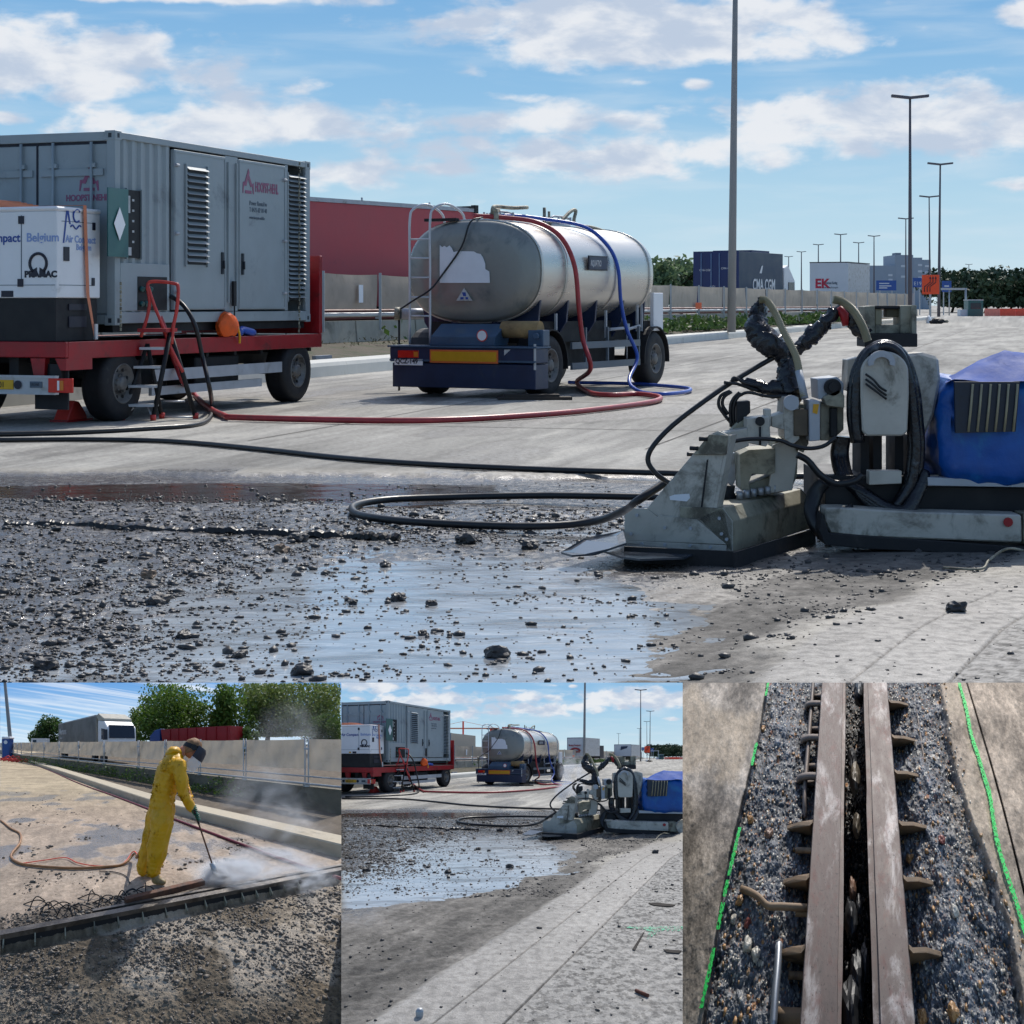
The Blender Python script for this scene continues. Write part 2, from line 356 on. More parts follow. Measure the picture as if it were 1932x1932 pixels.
# ------------------------------------------------------------------ ground
def lineA(y): return -.88+.44*(y-3.5)+.13*np.maximum(0, y-8.8)**1.4          # edge between milled concrete and the pale strip
def surf(x, y):
    """height, sRGB colour and wetness of the deck at world x, y"""
    n1 = fbm(x*.35, y*.35, 5); n2 = fbm(x*1.1+9, y*1.1, 6); n3 = fbm(x*5, y*5+3, 5, .6); n4 = fbm(x*22+5, y*22, 4, .65)
    ca, sa = math.cos(R(15.7)), math.sin(R(15.7)); al = x*sa+y*ca; ac = x*ca-y*sa
    st = fbm(ac*1.6, al*.16, 6, .6); st2 = fbm(ac*7, al*.5+4, 5, .6)
    edge = 17.0+.5*(n2-.5)-.06*x
    mill = sst(edge-y, -.08, .12)*sst(lineA(y)-x+.10*(n3-.5)+.05+.9*(n2-.5)*sst(y, 7, 8.5), -.05, .08+.25*sst(y, 7, 9))
    strip = sst(x-lineA(y), -.03, .05)*sst(10.6+.8*(n2-.5)-y, -.3, .3)*(1-mill)
    # colours
    dry = np.stack([156+0*x, 153+0*x, 146+0*x], -1)*(1+.34*(st-.5)+.30*(st2-.5)+.25*(n1-.5)+.10*(n4-.5))[..., None]
    pale = sst(st, .52, .62)*sst(n2, .42, .6); dry = dry*(1-.55*pale[..., None])+np.array([186, 182, 172])*.55*pale[..., None]
    stain = sst(fbm(ac*.9+3, al*.22+8, 5, .6), .53, .66)*sst(np.abs(y-25), 40, 4); dry = dry*(1-.34*stain[..., None])
    near = sst(y, 17.9, 17.1); dry = dry*(1-near[..., None]*.45)+near[..., None]*.45*np.array([134, 126, 112])
    wetm = np.array([80, 76, 72])*(1+.5*(n2-.5)+.5*(n3-.5)+.3*(n4-.5))[..., None]
    cb, sb_ = math.cos(R(25)), math.sin(R(25)); lac = x*cb-y*sb_; lal = x*sb_+y*cb; stl = fbm(lac*9, lal*.7, 6, .62); stm = fbm(lac*2.2, lal*.3+6, 5, .6)
    brown = np.array([110, 106, 100])*(1+.35*(n2-.5)+.45*(n3-.5)+.55*(n4-.5)+.55*(stl-.5)+.6*(stm-.5))[..., None]
    # far left stays dark and wet, the part towards the strip dries to brown grey
    dd = (lineA(y)-x)+.9*(n2-.5)+.5*(st-.5)
    dryish = sst(dd, 2.3, .9)*sst(y, 13.5, 10.5); dryish = np.maximum(dryish, sst(y, 6.2, 5.0))
    mc = wetm*(1-dryish[..., None])+brown*dryish[..., None]
    pv = np.array([142, 138, 132])*(1+.22*(n2-.5)+.18*(n3-.5)+.22*(fbm(ac*3, al*.6, 5)-.5))[..., None]
    dr = x-lineA(y)
    rough_asph = sst(dr+.15*(n3-.5), .86, .92)*strip
    asp = np.array([138, 135, 130])*(1-.50*sst(fbm(x*26, y*26, 3, .7), .50, .60)*(.5+.5*sst(n2, .3, .6)))[..., None]
    pv = pv*(1-rough_asph[..., None])+asp*rough_asph[..., None]
    cut = np.maximum(sst(np.abs(dr-.86), .010, .004), sst(np.abs(dr-.45), .008, .003)*.8)*strip
    pv = pv*(1-.6*cut[..., None])
    c = dry*(1-mill[..., None])+mc*mill[..., None]; c = c*(1-strip[..., None])+pv*strip[..., None]
    # saw cuts and expansion lines of the dry deck
    cl = np.maximum(sst(np.abs(((ac+1.3) % 4.6)-2.3), .030, .010), sst(np.abs(((al+2.0) % 6.1)-3.05), .030, .010))*0.0
    c = c*(1-.5*cl[..., None])
    wet = mill*(.95-.7*dryish+.25*dryish*sst(stm, .52, .62))+.55*stain*(1-mill)*(1-strip)+.5*near*(1-mill)
    # heights
    bas = np.exp(-(((x+.45)/1.55)**2+((y-9.4)/2.2)**2)**1.5)+.9*np.exp(-(((x+1.5)/1.3)**2+((y-7.2)/1.0)**2)**1.5)
    bas = bas+1.5*np.exp(-(((x+2.5)/1.9)**2+((y-15.8)/.75)**2)**2)+.8*np.exp(-(((x-.6)/.8)**2+((y-12.9)/.8)**2)**2)+.5*np.exp(-(((x+.9)/.7)**2+((y-15.6)/1.2)**2)**2)
    grav = sst(-x-.25+.8*(n2-.5), -.1, 1.0)*sst(y, 7.2, 9.6)*sst(y, 16.2, 14.5); grav = np.maximum(grav, sst(np.abs(y-13.6), 1.2, .5)*sst(x, 1.3, .9))
    hm = -.036+.026*(n2-.5)+.030*(n3-.5)*(.35+grav)+.030*(n4-.5)*(.12+.8*grav)-.034*bas+.010*dryish
    hm = hm-.012*sst(np.abs(np.sin((x*.42-y)*2.2+3*n2)), .3, 0)*dryish
    z = hm*mill+(1-mill)*(.003*(st2-.5)-.004*rough_asph*(n4-.5)-.012*cut-.01*cl)
    ridge = sst(np.abs(y-edge-.1), .22, .05)*.008*(n3+n4-.6)*sst(lineA(y)-x, -1, 1); z = z+ridge
    return z, np.clip(c, 0, 255), np.clip(wet, 0, 1)
def srgb2lin(c): c = c/255.0; return np.where(c <= .04045, c/12.92, ((c+.055)/1.055)**2.4)
def ground_mat(key, fine=14., bd=.012):
    m = bpy.data.materials.new(key); m.use_nodes = True; t = NT(m.node_tree); b = m.node_tree.nodes['Principled BSDF']
    p = t.attr('P0'); col = t.attr('gc', 'Color'); wet = t.attr('wet', 'Fac')
    n1 = t.noise(p, fine, 8, .68); n2 = t.noise(p, fine*7, 4, .7)
    c = t.mul(col, t.ramp(n1, [(.25, (.70,)*3+(1,)), (.75, (1.30,)*3+(1,))]))
    c = t.mul(c, t.ramp(n2, [(.3, (.78,)*3+(1,)), (.7, (1.22,)*3+(1,))]))
    sp = t.voro(p, fine*5); c = t.mix(t.m('MULTIPLY', t.sm(sp, .16, .06), t.sm(n1, .45, .6, 0, .5)), c, S(66, 60, 56))
    t.l.new(c, b.inputs['Base Color'])
    wn = t.m('MULTIPLY', wet, t.sm(n1, .35, .6, .55, 1.0)); t.l.new(t.sm(wn, 0, 1, .92, .14), b.inputs['Roughness'])
    t.l.new(t.sm(wet, 0, 1, .25, .6), b.inputs['Specular IOR Level'])
    bp = t.n('ShaderNodeBump'); t.l.new(t.m('MULTIPLY', t.attr('sc', 'Fac'), t.sm(wet, 0, 1, bd, bd*.5)), bp.inputs['Distance'])
    t.l.new(t.m('ADD', n1, t.m('MULTIPLY', n2, .35)), bp.inputs['Height']); t.l.new(bp.outputs[0], b.inputs['Normal'])
    return m
M_ground = ground_mat('milled_concrete_deck')
def ground_attrs(o, c, wet, scv=None):
    me = o.data; n = len(me.vertices)
    a = me.attributes.new('gc', 'FLOAT_COLOR', 'POINT'); rgba = np.ones((n, 4), 'f'); rgba[:, :3] = srgb2lin(c.reshape(-1, 3)); a.data.foreach_set('color', rgba.ravel())
    a = me.attributes.new('wet', 'FLOAT', 'POINT'); a.data.foreach_set('value', wet.ravel().astype('f'))
    if scv is not None: me.attributes['sc'].data.foreach_set('value', scv.ravel().astype('f'))
def grid_faces(nr, nc):
    i = np.arange(nr-1)[:, None]*nc+np.arange(nc-1)[None, :]; i = i.ravel()
    return np.stack([i, i+1, i+nc+1, i+nc], -1)
rows = np.concatenate([np.geomspace(1.5, 7.2, 90)[:-1], np.geomspace(7.2, 18.6, 360)[:-1], np.geomspace(18.6, 130, 220)[:-1], np.geomspace(130, 3500, 24)])
cols = np.concatenate([-np.geomspace(4, .32, 26)[:-1], np.linspace(-.32, .32, 460), np.geomspace(.32, 4, 26)[1:]])
gx = rows[:, None]*cols[None, :]; gy = np.repeat(rows[:, None], len(cols), 1)
gz, gcol, gwet = surf(gx, gy)
ground = np_mesh('ground', np.stack([gx, gy, gz], -1).reshape(-1, 3), grid_faces(len(rows), len(cols)), M_ground, smooth=True)
ground_attrs(ground, gcol, gwet); tag(ground, kind='structure')
def water_mat(key, base, bd=.004):
    m = bpy.data.materials.new(key); m.use_nodes = True; t = NT(m.node_tree); b = m.node_tree.nodes['Principled BSDF']
    p = t.attr('P0'); n = t.noise(t.vm('MULTIPLY', p, (1, 1, 1)), 5, 6, .6, .8); n2 = t.noise(t.vm('MULTIPLY', p, (.6, 2.5, 1)), 2.2, 5, .6)
    n3 = t.noise(t.vm('MULTIPLY', p, (.8, 3.2, 1)), 1.3, 8, .62, .6); n4 = t.noise(t.vm('MULTIPLY', p, (1.6, 7, 1)), 3.0, 6, .6, 1.0)
    c0 = t.mul(base, t.ramp(n2, [(.3, (.75,)*3+(1,)), (.7, (1.25, 1.22, 1.16, 1))])); t.l.new(t.mix(t.sm(n3, .50, .66, 0, .8), t.mix(t.sm(n4, .55, .66, 0, .6), c0, S(206, 208, 208)), S(104, 98, 90)), b.inputs['Base Color'])
    sy = t.n('ShaderNodeSeparateXYZ'); t.l.new(p, sy.inputs[0]); lk = b.inputs['Base Color'].links[0].from_socket; t.l.new(t.mix(t.sm(sy.outputs[1], 12.6, 14.2), lk, S(62, 54, 46)), b.inputs['Base Color'])
    t.l.new(t.sm(n2, .35, .65, .04, .14), b.inputs['Roughness']); b.inputs['IOR'].default_value = 1.85
    bp = t.n('ShaderNodeBump'); t.l.new(t.m('MULTIPLY', t.attr('sc', 'Fac'), bd), bp.inputs['Distance']); t.l.new(n, bp.inputs['Height']); t.l.new(bp.outputs[0], b.inputs['Normal'])
    return m
M_water = water_mat('puddle_water', S(158, 164, 170), .004)
ZW = -.047
wr = np.geomspace(3.0, 17.2, 60); wc = np.linspace(-1, 1, 40)
wy = np.repeat(wr[:, None], 40, 1); xl = -.42*wr-.6; xr = np.minimum(lineA(wr)-.05, 2.6); wx = xl[:, None]+(xr-xl)[:, None]*(wc[None, :]*.5+.5)
water = np_mesh('water', np.stack([wx, wy, np.full_like(wx, ZW)], -1).reshape(-1, 3), grid_faces(60, 40), M_water)
tag(water, kind='structure')

# stones -------------------------------------------------------------
def ico():
    bm = bmesh.new(); bmesh.ops.create_icosphere(bm, subdivisions=1, radius=1); v = np.array([q.co[:] for q in bm.verts]); f = np.array([[q.index for q in p.verts] for p in bm.faces]); bm.free(); return v, f
ICV, ICF = ico()
def stones(P, size, rng, flat=.6):
    """P (n,3) base points, size (n,) -> vertices, faces of angular chips"""
    n = len(P); j = rng.uniform(.62, 1.3, (n, 12, 1)); v = ICV[None]*j
    s3 = rng.uniform(.6, 1.25, (n, 1, 3)); s3[..., 2] *= flat; v = v*s3*size[:, None, None]
    a = rng.uniform(0, 6.28, n); c, s = np.cos(a)[:, None], np.sin(a)[:, None]; x = v[..., 0]*c-v[..., 1]*s; y = v[..., 0]*s+v[..., 1]*c
    v = np.stack([x, y, v[..., 2]], -1)+P[:, None, :]
    f = ICF[None]+(np.arange(n)*12)[:, None, None]; return v.reshape(-1, 3), f.reshape(-1, 3)
def scatter(n, rng, y0, y1, dens):
    """points spread over the deck: dens(x,y)->0..1"""
    y = np.exp(rng.uniform(np.log(y0), np.log(y1), n)); x = y*rng.uniform(-.44, .31, n); k = rng.random(n) < dens(x, y); return x[k], y[k]
def dens_main(x, y):
    n2 = fbm(x*1.3+31, y*1.3, 4); n5 = fbm(x*3, y*3+70, 4)
    left = sst(-x-.35+1.5*(n2-.5), -.2, 1.1)*sst(y, 7.0, 8.8)*sst(y, 16.0, 14.6)
    band = sst(np.abs(y-13.4), 1.6, .7)*sst(x, 1.4, 1.0)
    thin = .05+.25*sst(n5, .55, .7)
    pud = np.exp(-(((x+.45)/1.5)**2+((y-9.4)/2.0)**2)**2); d = np.maximum(np.maximum(left, band)*(.30+.70*sst(n5, .35, .6))*(1-.85*pud), thin*sst(y, 17.0, 15.5))
    d = np.maximum(d, .3*sst(np.abs(y-10.9-.3*(n2-.5)), .45, .1)*sst(x, .6, 1.2))
    return d*sst(x-lineA(y), .12, -.1)+.018*sst(x-lineA(y), -.1, .12)*sst(y, 12, 11)
rg = np.random.default_rng(11)
sx_, sy_ = scatter(105000, rg, 6.6, 16.8, dens_main)
sz_ = surf(sx_, sy_)[0]; ss = np.clip(rg.lognormal(math.log(.0070), .62, len(sx_)), .003, .038)
v_, f_ = stones(np.stack([sx_, sy_, np.maximum(sz_, ZW)+ss*.12], -1), ss, rg)
gravel = np_mesh('gravel', v_, f_, M_rock)
tag(gravel, 'dark wet concrete chips strewn over the milled deck beside the puddle', 'gravel', kind='stuff')
def rock(x, y, r, label, m=M_rock, seed=0):
    bm = bmesh.new(); bmesh.ops.create_icosphere(bm, subdivisions=3, radius=1); rr = random.Random(seed)
    o = Vector((rr.random()*9, rr.random()*9, rr.random()*9)); from mathutils import noise as mn
    for v in bm.verts:
        d = v.co.copy(); k = 1+.55*mn.noise(d*1.1+o)+.28*mn.noise(d*2.7+o)+.1*mn.noise(d*7+o); v.co = Vector((d.x*1.15, d.y*.95, d.z*.72))*k*r
    me = bpy.data.meshes.new('loose_rock'); bm.to_mesh(me); bm.free(); me.materials.append(m); set_attrs(me)
    ob = link('loose_rock', me); z = float(surf(np.array([x]), np.array([y]))[0][0]); ob.location = (x, y, max(z, ZW)+r*.35); ob.rotation_euler = (0, 0, rr.random()*6)
    return tag(ob, label, 'rock', 'loose rocks on the milled deck')
rjn = MB(); pr = crv([gnd(*zg(a, b), -.035) for a, b in ((20, 336), (300, 340), (520, 352), (800, 362), (1050, 370), (1260, 378), (1400, 384))], 60)
pr = [p+Vector((0, .012*(float(fbm(np.array([i*.21]), np.array([3.0]))[0])-.5), .045*(float(fbm(np.array([i*.11]), np.array([0.0]))[0])-.5))) for i, p in enumerate(pr)]
rjn.tube(pr, [.022+.030*float(fbm(np.array([i*.33]), np.array([7.0]))[0]) for i in range(len(pr))], 7, sm=False)
tag(rjn.build('buried_rail', mat('black_wet_steel', S(34, 30, 28), .4, .2, .4, 9, .003, 30)), 'long broken dark steel rail half buried across the gravel', 'rail')
ROCKS = [(990, 428, .062, 'brown rounded rock lying at the far edge of the puddle, largest on the left', M_rocks), (1400, 598, .050, 'dark rock standing alone in the middle of the blue puddle', M_rock),
 (1750, 797, .062, 'dark jagged rock near the lower right of the big puddle', M_rock), (1065, 858, .055, 'dark rock at the lower edge of the gravel view', M_rock), (843, 798, .040, 'small dark rock left of centre on the wet concrete', M_rock),
 (1512, 615, .034, 'small dark rock just right of the rock in the puddle', M_rock), (1240, 612, .032, 'small dark rock just left of the rock in the puddle', M_rock), (555, 610, .070, 'rough dark lump in the gravel with a jagged top', M_rock),
 (645, 730, .042, 'blocky dark rock in the left gravel', M_rock), (520, 520, .055, 'flat reddish dark rock in the left gravel', M_rocks), (330, 550, .055, 'dark rock left of the reddish one in the gravel', M_rock),
 (160, 838, .060, 'flat dark rock at the lower left of the gravel', M_rock), (1050, 392, .075, 'grey rock on the gravel ridge behind the puddle', M_rock), (1540, 335, .085, 'dark rock inside the loop of black hose', M_rock), (1635, 400, .080, 'flat dark rock at the right end of the gravel ridge', M_rock),
 (1860, 420, .072, 'upright rock on the ridge close to the steel hood', M_rock), (800, 570, .030, 'tiny dark rock on the brown ripple of the puddle', M_rock), (1355, 480, .04, 'dark rock at the end of the row of chips', M_rock), (1485, 720, .028, 'tiny dark rock in the open puddle', M_rock)]
for i, (a, b, r, lb, mm) in enumerate(ROCKS):
    p = gnd(*zg(a, b), ZW); rock(p.x, p.y, r*.8, lb, mm, i)
p = gnd(1803, 1152); rock(p.x, p.y, .055, 'dark rock alone on the brown concrete below the robot', M_rock, 40)
# ------------------------------------------------------------------ wheels and text helpers
def wheel(root, c, ax, r=.5, w=.32, name='wheel', rim_r=.29):
    """wheel lying on axis ax (pointing outboard), centre of the outer face at c"""
    ax = Vector(ax).normalized(); c = Vector(c)
    m = MB(); m.lathe([(-w, rim_r), (-w, r*.9), (-w*.9, r*.985), (-w*.72, r), (-w*.5, r*.985), (-w*.28, r), (-w*.1, r*.985), (0, r*.9), (.012, r*.72), (0, rim_r)], c, ax, 40)
    t = m.build(name, M_black, root)
    m = MB(); rr = rim_r; m.lathe([(-.03, rr), (.004, rr), (.004, rr*.93), (-.05, rr*.86), (-.09, rr*.5), (-.05, rr*.48), (-.03, rr*.36), (0, rr*.34), (.012, rr*.25), (.012, 0.001)], c, ax, 32)
    a = ax.orthogonal().normalized(); b = ax.cross(a)
    for k in range(10):
        t2 = 2*math.pi*k/10; q = c+(a*math.cos(t2)+b*math.sin(t2))*rr*.42; m.cyl(q-ax*.05, q-ax*.02, .014, seg=6)
    m.build('rim', M_rim, t)
    m = MB()
    for k in range(8):
        t2 = 2*math.pi*(k+.5)/8; q = c+(a*math.cos(t2)+b*math.sin(t2))*rr*.7-ax*.062; m.cyl(q, q+ax*.012, rr*.085, seg=10)
    m.build('hand_hole', M_dark, t)
    return t
# ------------------------------------------------------------------ flat-bed trailer, generator container, small generator
ANG = R(90-20); NC = at(217, 619, 24.57)
TR = thing('flatbed_trailer', 'long red flatbed trailer with white rear bumper carrying a grey container', 'trailer', (NC.x, NC.y, 0), ANG)
SIDE_N = (math.cos(R(20)), -math.sin(R(20)), 0); END_N = (-math.sin(R(20)), -math.cos(R(20)), 0)
def sd_(u, v, t=0.0):      # point on the plane parallel to the trailer's side, t inboard (local s,t,z)
    p0 = Vector((NC.x, NC.y, 0))-Vector(SIDE_N)*t; return toloc(TR, hit(u, v, p0, SIDE_N))
def en_(u, v, s=0.0):
    p0 = Vector((NC.x, NC.y, 0))-Vector(END_N)*s; return toloc(TR, hit(u, v, p0, END_N))
L0, L1 = -1.18, sd_(601, 640).x
# deck
zb = .86; zt = 1.08
MB().box(L0, L1, -.06, -.0, zb, zt).box(L0, L1, 2.44, 2.50, zb, zt).box(L0-.06, L0-.002, -.06, 2.5, zb+.02, zt).build('side_beam', M_red, TR, .008)
MB().box(L0, L1, .0, 2.44, zt-.08, zt-.02).build('deck', M_dark, TR)
m = MB()
for t in (.75, 1.55): m.box(L0+.1, L1-.2, t, t+.14, .62, zt-.083)
for s in np.linspace(L0+.3, L1-.3, 9): m.box(s, s+.07, .02, 2.42, .8, zt-.085)
m.build('chassis', M_dark, TR)
m = MB(); e = en_(*z1(205, 1490), L0)
for tt in (.25, 1.05, 1.6, 2.1): m.prism([(L0-.05, tt, zb+.01), (L0-.05, tt+.22, zb+.01), (L0-.05, tt+.16, .60), (L0-.05, tt+.02, .60)], (.10, 0, 0))
m.prism([(L0-.055, -.06, zb+.01), (L0-.055, .10, zb+.01), (L0-.055, .02, .72), (L0-.055, -.06, .72)], (.6, 0, 0)); m.build('bracket', M_red, TR)
# headboard post at the far end
MB().box(L1-.10, L1, -.07, 2.5, zt+.002, 2.35).build('headboard', M_red, TR, .01)
# rear bumper
b0 = en_(*z1(0, 1505), L0-.12).z; b1 = en_(*z1(0, 1612), L0-.12).z
m = MB(); m.box(L0-.16, L0-.10, .02, 2.42, b1+.03, b0-.03).box(L0-.18, L0-.09, .02, 2.42, b0-.03, b0).box(L0-.18, L0-.09, .02, 2.42, b1, b1+.03); bump = m.build('bumper', M_whited, TR)
ez = (b0+b1)/2
e0, e1 = en_(*z1(280, 1), L0-.17).y, en_(*z1(418, 1), L0-.17).y
for a, b in ((e1, e0), (2.42-(e0-.02), 2.42-(e1-.02))):
    lp = MB().box(L0-.20, L0-.162, min(a, b), max(a, b), ez-.09, ez+.09).build('rear_light', M_redlamp, TR, .006)
    mm_ = (a+b)/2; MB().box(L0-.204, L0-.1985, mm_-.05, mm_+.0, ez-.06, ez+.06).build('indicator', M_amber, lp); MB().box(L0-.204, L0-.1985, mm_+.01, mm_+.04, ez-.06, ez+.06).build('white_lens', M_white, lp)
py = en_(*z1(76, 1), L0-.17).y
pl = MB().box(L0-.175, L0-.162, py, py+.52, ez-.06, ez+.06).build('number_plate', M_plate, TR, .003)
text(TR, 'OR-65-01', .105, M_ink, pl, (L0-.177, py+.49, ez-.036), (0, -1, 0), (0, 0, 1), .003, 'registration', sx=.85)
for yy in (py-.07, py+.6): MB().cyl((L0-.17, yy, ez), (L0-.185, yy, ez), .055).build('round_reflector', M_ink, TR)
yy = en_(*z1(200, 1), L0-.17).y; bd = MB().box(L0-.172, L0-.162, yy-.10, yy+.08, ez-.035, ez+.045).build('badge', M_inkg, TR)
text(TR, 'KRONE', .05, M_ink, bd, (L0-.173, yy+.07, ez-.01), (0, -1, 0), (0, 0, 1), .002, sx=.8)
m = MB()
m.box(L0-.05, L0+.12, .02, .18, .50, .80).box(L0+.02, L0+.05, -.04, .45, .22, .80); m.build('mudflap', M_black, TR)
# axles and wheels
wn = toloc(TR, gnd(209, 795)); WS = [max(.15, wn.x+.12), 5.35]
for i, s in enumerate(WS):
    for t_, ax in ((-.02, (0, -1, 0)), (2.46, (0, 1, 0))): wheel(TR, (s, t_, .5), ax, .5, .36, rim_r=.27)
    MB().cyl((s, .3, .5), (s, 2.1, .5), .06).box(s-.3, s+.3, .7, .8, .45, .62).box(s-.3, s+.3, 1.65, 1.75, .45, .62).build('axle', M_dark, TR)
m = MB(); m.box(WS[0]+.75, WS[1]-.62, -.05, -.01, .50, .66); m.box(WS[0]+.75, WS[1]-1.2, .0, .05, .30, .42); m.build('side_guard', M_lightgrey, TR)
m = MB(); m.box(2.3, 3.6, .1, .6, .32, .8).box(1.2, 1.9, .5, 1.2, .4, .8); m.build('storage_box', M_dark, TR, .02)
MB().box(L1-.03, L1+.45, .9, 1.3, .62, .74).box(L1-.2, L1+.4, -.05, .02, .66, .72).build('drawbar', M_lightgrey, TR)
# wheel chock
ch = thing('wheel_chock', 'red plastic wheel chock wedged against the rear wheel of the red trailer', 'wheel chock', gnd(*z1(480, 1765)), ANG)
MB().prism([(-.42, 0, .0), (.10, 0, 0), (.02, 0, .12), (-.12, 0, .26), (-.24, 0, .28)], (0, .22, 0)).build('wedge', M_redp, ch, .01)
MB().box(-.44, .16, -.03, .25, 0, .03).build('foot', M_red, ch)
# ---------------- container
zc0, zc1 = 1.28, 3.86; LC = sd_(585, 440).x
CT = thing('generator_container', 'big grey steel generator container with louvred side doors on the red flatbed', 'container', (NC.x, NC.y, zt), ANG); CT['_m'] = [NC.x, NC.y, 0, ANG]; CT.location.z = 0
def zz(u, v, t=0.0): return sd_(u, v, t).z
m = MB()
for s in (0, LC-.13):
    for t in (0, 2.31): m.box(s, s+.13, t, t+.13, zc0, zc1)
m.box(.13, LC-.13, .0, .06, zc1-.10, zc1-.01).box(.13, LC-.13, 2.38, 2.44, zc1-.10, zc1-.01).box(.13, LC-.13, .0, .06, zc0+.02, zc0+.17).box(.13, LC-.13, 2.38, 2.44, zc0+.02, zc0+.17)
m.box(0.005, .10, .13, 2.31, zc1-.13, zc1-.01).box(0.005, .10, .13, 2.31, zc0+.01, zc0+.14).box(LC-.1, LC-.005, .13, 2.31, zc1-.13, zc1-.01)
for s in (-.006, LC-.16):
    for t in (-.006, 2.29):
        for z in (zc0, zc1-.12): m.box(s, s+.166, t, t+.166, z-.004, z+.124)
m.build('frame', M_cont, CT, .006)
m = MB()
for s in (.05, LC-.11):
    for z in (zc0+.03, zc1-.09): m.box(s, s+.05, -.009, -.004, z, z+.06)
for z in (zc0+.03, zc1-.09): m.box(-.009, -.004, .05, .10, z, z+.06)
m.build('corner_slot', M_contd, CT)
MB().box(.10, LC-.10, .06, 2.38, zc1-.05, zc1-.02).build('roof', M_cont, CT)
MB().box(.10, LC-.02, .10, 2.36, zc0-.10, zc0+.015).build('underframe', M_dark, CT)
MB().box(.11, LC-.02, 2.36, 2.40, zc0+.12, zc1-.06).box(LC-.05, LC-.02, .07, 2.36, zc0+.1, zc1-.08).build('rear_panel', M_cont, CT)
# corrugated stretch
c0 = .13; d1a = sd_(z1(985, 1)[0], 400).x; d1b = sd_(z1(1278, 1)[0], 400).x; d2a = sd_(z1(1352, 1)[0], 400).x; d2b = sd_(z1(1618, 1)[0], 400).x; lv = (sd_(z1(1636, 1)[0], 400).x, LC-.17)
m = MB(); prof = []; s = c0; zl, zh = zc0+.17, zc1-.10
while s < d1a-.02:
    prof += [(s, .055), (s+.07, .055), (s+.11, .02), (s+.18, .02), (s+.22, .055)]; s += .22
prof = [(min(a, d1a-.01), b) for a, b in prof]
for (a, ta), (b, tb) in zip(prof[:-1], prof[1:]):
    if b-a > 1e-4: m.quad((a, ta, zl), (b, tb, zl), (b, tb, zh), (a, ta, zh))
m.build('corrugated_panel', M_cont, CT)
# switch opening with green box door
o0 = sd_(*z1(720, 452)); o1 = sd_(*z1(800, 842)); MB().box(o0.x, o1.x, .004, .05, o1.z, o0.z).build('switch_opening', M_dark, CT)
MB().box(o0.x-.02, o0.x+.0, -.02, .03, o1.z-.02, o0.z+.02).box(o1.x, o1.x+.02, -.02, .03, o1.z-.02, o0.z+.02).build('opening_trim', M_cont, CT)
m = MB(); zz0 = o0.z-.18; m.box(o0.x+.03, o0.x+.09, -.0, .003, o1.z+.6, zz0+.1).box(o0.x+.03, o0.x+.12, -.0, .003, o1.z+.03, o1.z+.14); sb_ = m.build('switch_panel', M_whited, CT)
m = MB()
for k in range(5): m.box(o0.x+.14, o0.x+.19, -.0, .003, o1.z+.2+k*.14, o1.z+.23+k*.14)
m.build('switch', M_whited, sb_)
g0, g1 = o0.x-.02, o0.x-.50
gd = MB().prism([(g0, -.02, o1.z), (g0, -.02, o0.z), (g0-.62, -.10, o0.z-.01), (g0-.62, -.10, o1.z)], (-.002, -.02, 0)).build('open_hatch_door', M_green, CT)
m = MB(); c = Vector((g0-.30, -.062, (o0.z+o1.z)/2-.02)); q = Vector((-.99, -.13, 0))*1.6; k_ = Vector((-.004, -.030, 0))
m.prism([c+k_+q*.0+Vector((0, 0, .22)), c+k_+q*.11+Vector((0, 0, -.0)), c+k_+Vector((0, 0, -.22)), c+k_-q*.11], (0, -.004, 0)); m.build('notice_sheet', M_paper, gd)
# lower hatch and socket recess
h0 = sd_(*z1(690, 868)); h1 = sd_(*z1(960, 1140)); MB().box(.14, h1.x+.02, .004, .05, h1.z, h0.z).build('lower_panel', M_cont, CT, .004)
k0 = sd_(*z1(782, 946)); k1 = sd_(*z1(948, 1138)); rc = MB().box(k0.x, k1.x, -.004, .002, k1.z, k0.z).build('socket_recess', M_dark, CT)
m = MB()
for i in range(3):
    for j in range(2): m.cyl((k0.x+.07+.11*i, -.004, k1.z+.10+.2*j), (k0.x+.07+.11*i, -.05, k1.z+.08+.2*j), .035, seg=10)
m.build('power_socket', M_green, rc)
# doors
def leaf(a, b, name):
    z0_, z1_ = zc0+.20, zc1-.13; dd = MB().box(a, b, -.012, .05, z0_, z1_).build(name, M_cont, CT, .006)
    m = MB(); m.box(a+.02, b-.02, -.020, -.0125, z1_-.04, z1_-.02).box(a+.02, b-.02, -.020, -.0125, z0_+.02, z0_+.04).box(a+.02, a+.035, -.020, -.0125, z0_+.04, z1_-.04).box(b-.035, b-.02, -.020, -.0125, z0_+.04, z1_-.04); m.build('door_edge', M_cont, dd)
    return dd
D1 = leaf(d1a, d1b, 'side_door'); D2 = leaf(d2a, d2b, 'side_door')
for D, xx in ((D1, d1b-.14), (D2, d2a+.08)): MB().box(xx, xx+.055, -.035, -.013, 2.0, 2.32).cyl((xx+.03, -.05, 2.08), (xx+.03, -.05, 2.2), .015).build('door_handle', M_contd, D)
for D, xx in ((D1, d1a+.05), (D2, d2b-.05)):
    m = MB()
    for z in (zc0+.45, 2.55, zc1-.35): m.cyl((xx-.05, -.03, z), (xx+.05, -.03, z), .022, seg=8).box(xx-.06, xx+.06, -.024, -.0135, z-.02, z+.02)
    m.build('hinge', M_lightgrey, D)
MB().box(d1b+.01, d2a-.01, .0, .05, zc0+.18, zc1-.11).box(d1b+.06, d1b+.09, -.03, -.001, zc0+.3, zc1-.2).box(d2a-.09, d2a-.06, -.03, -.001, zc0+.3, zc1-.2).build('door_post', M_cont, CT)
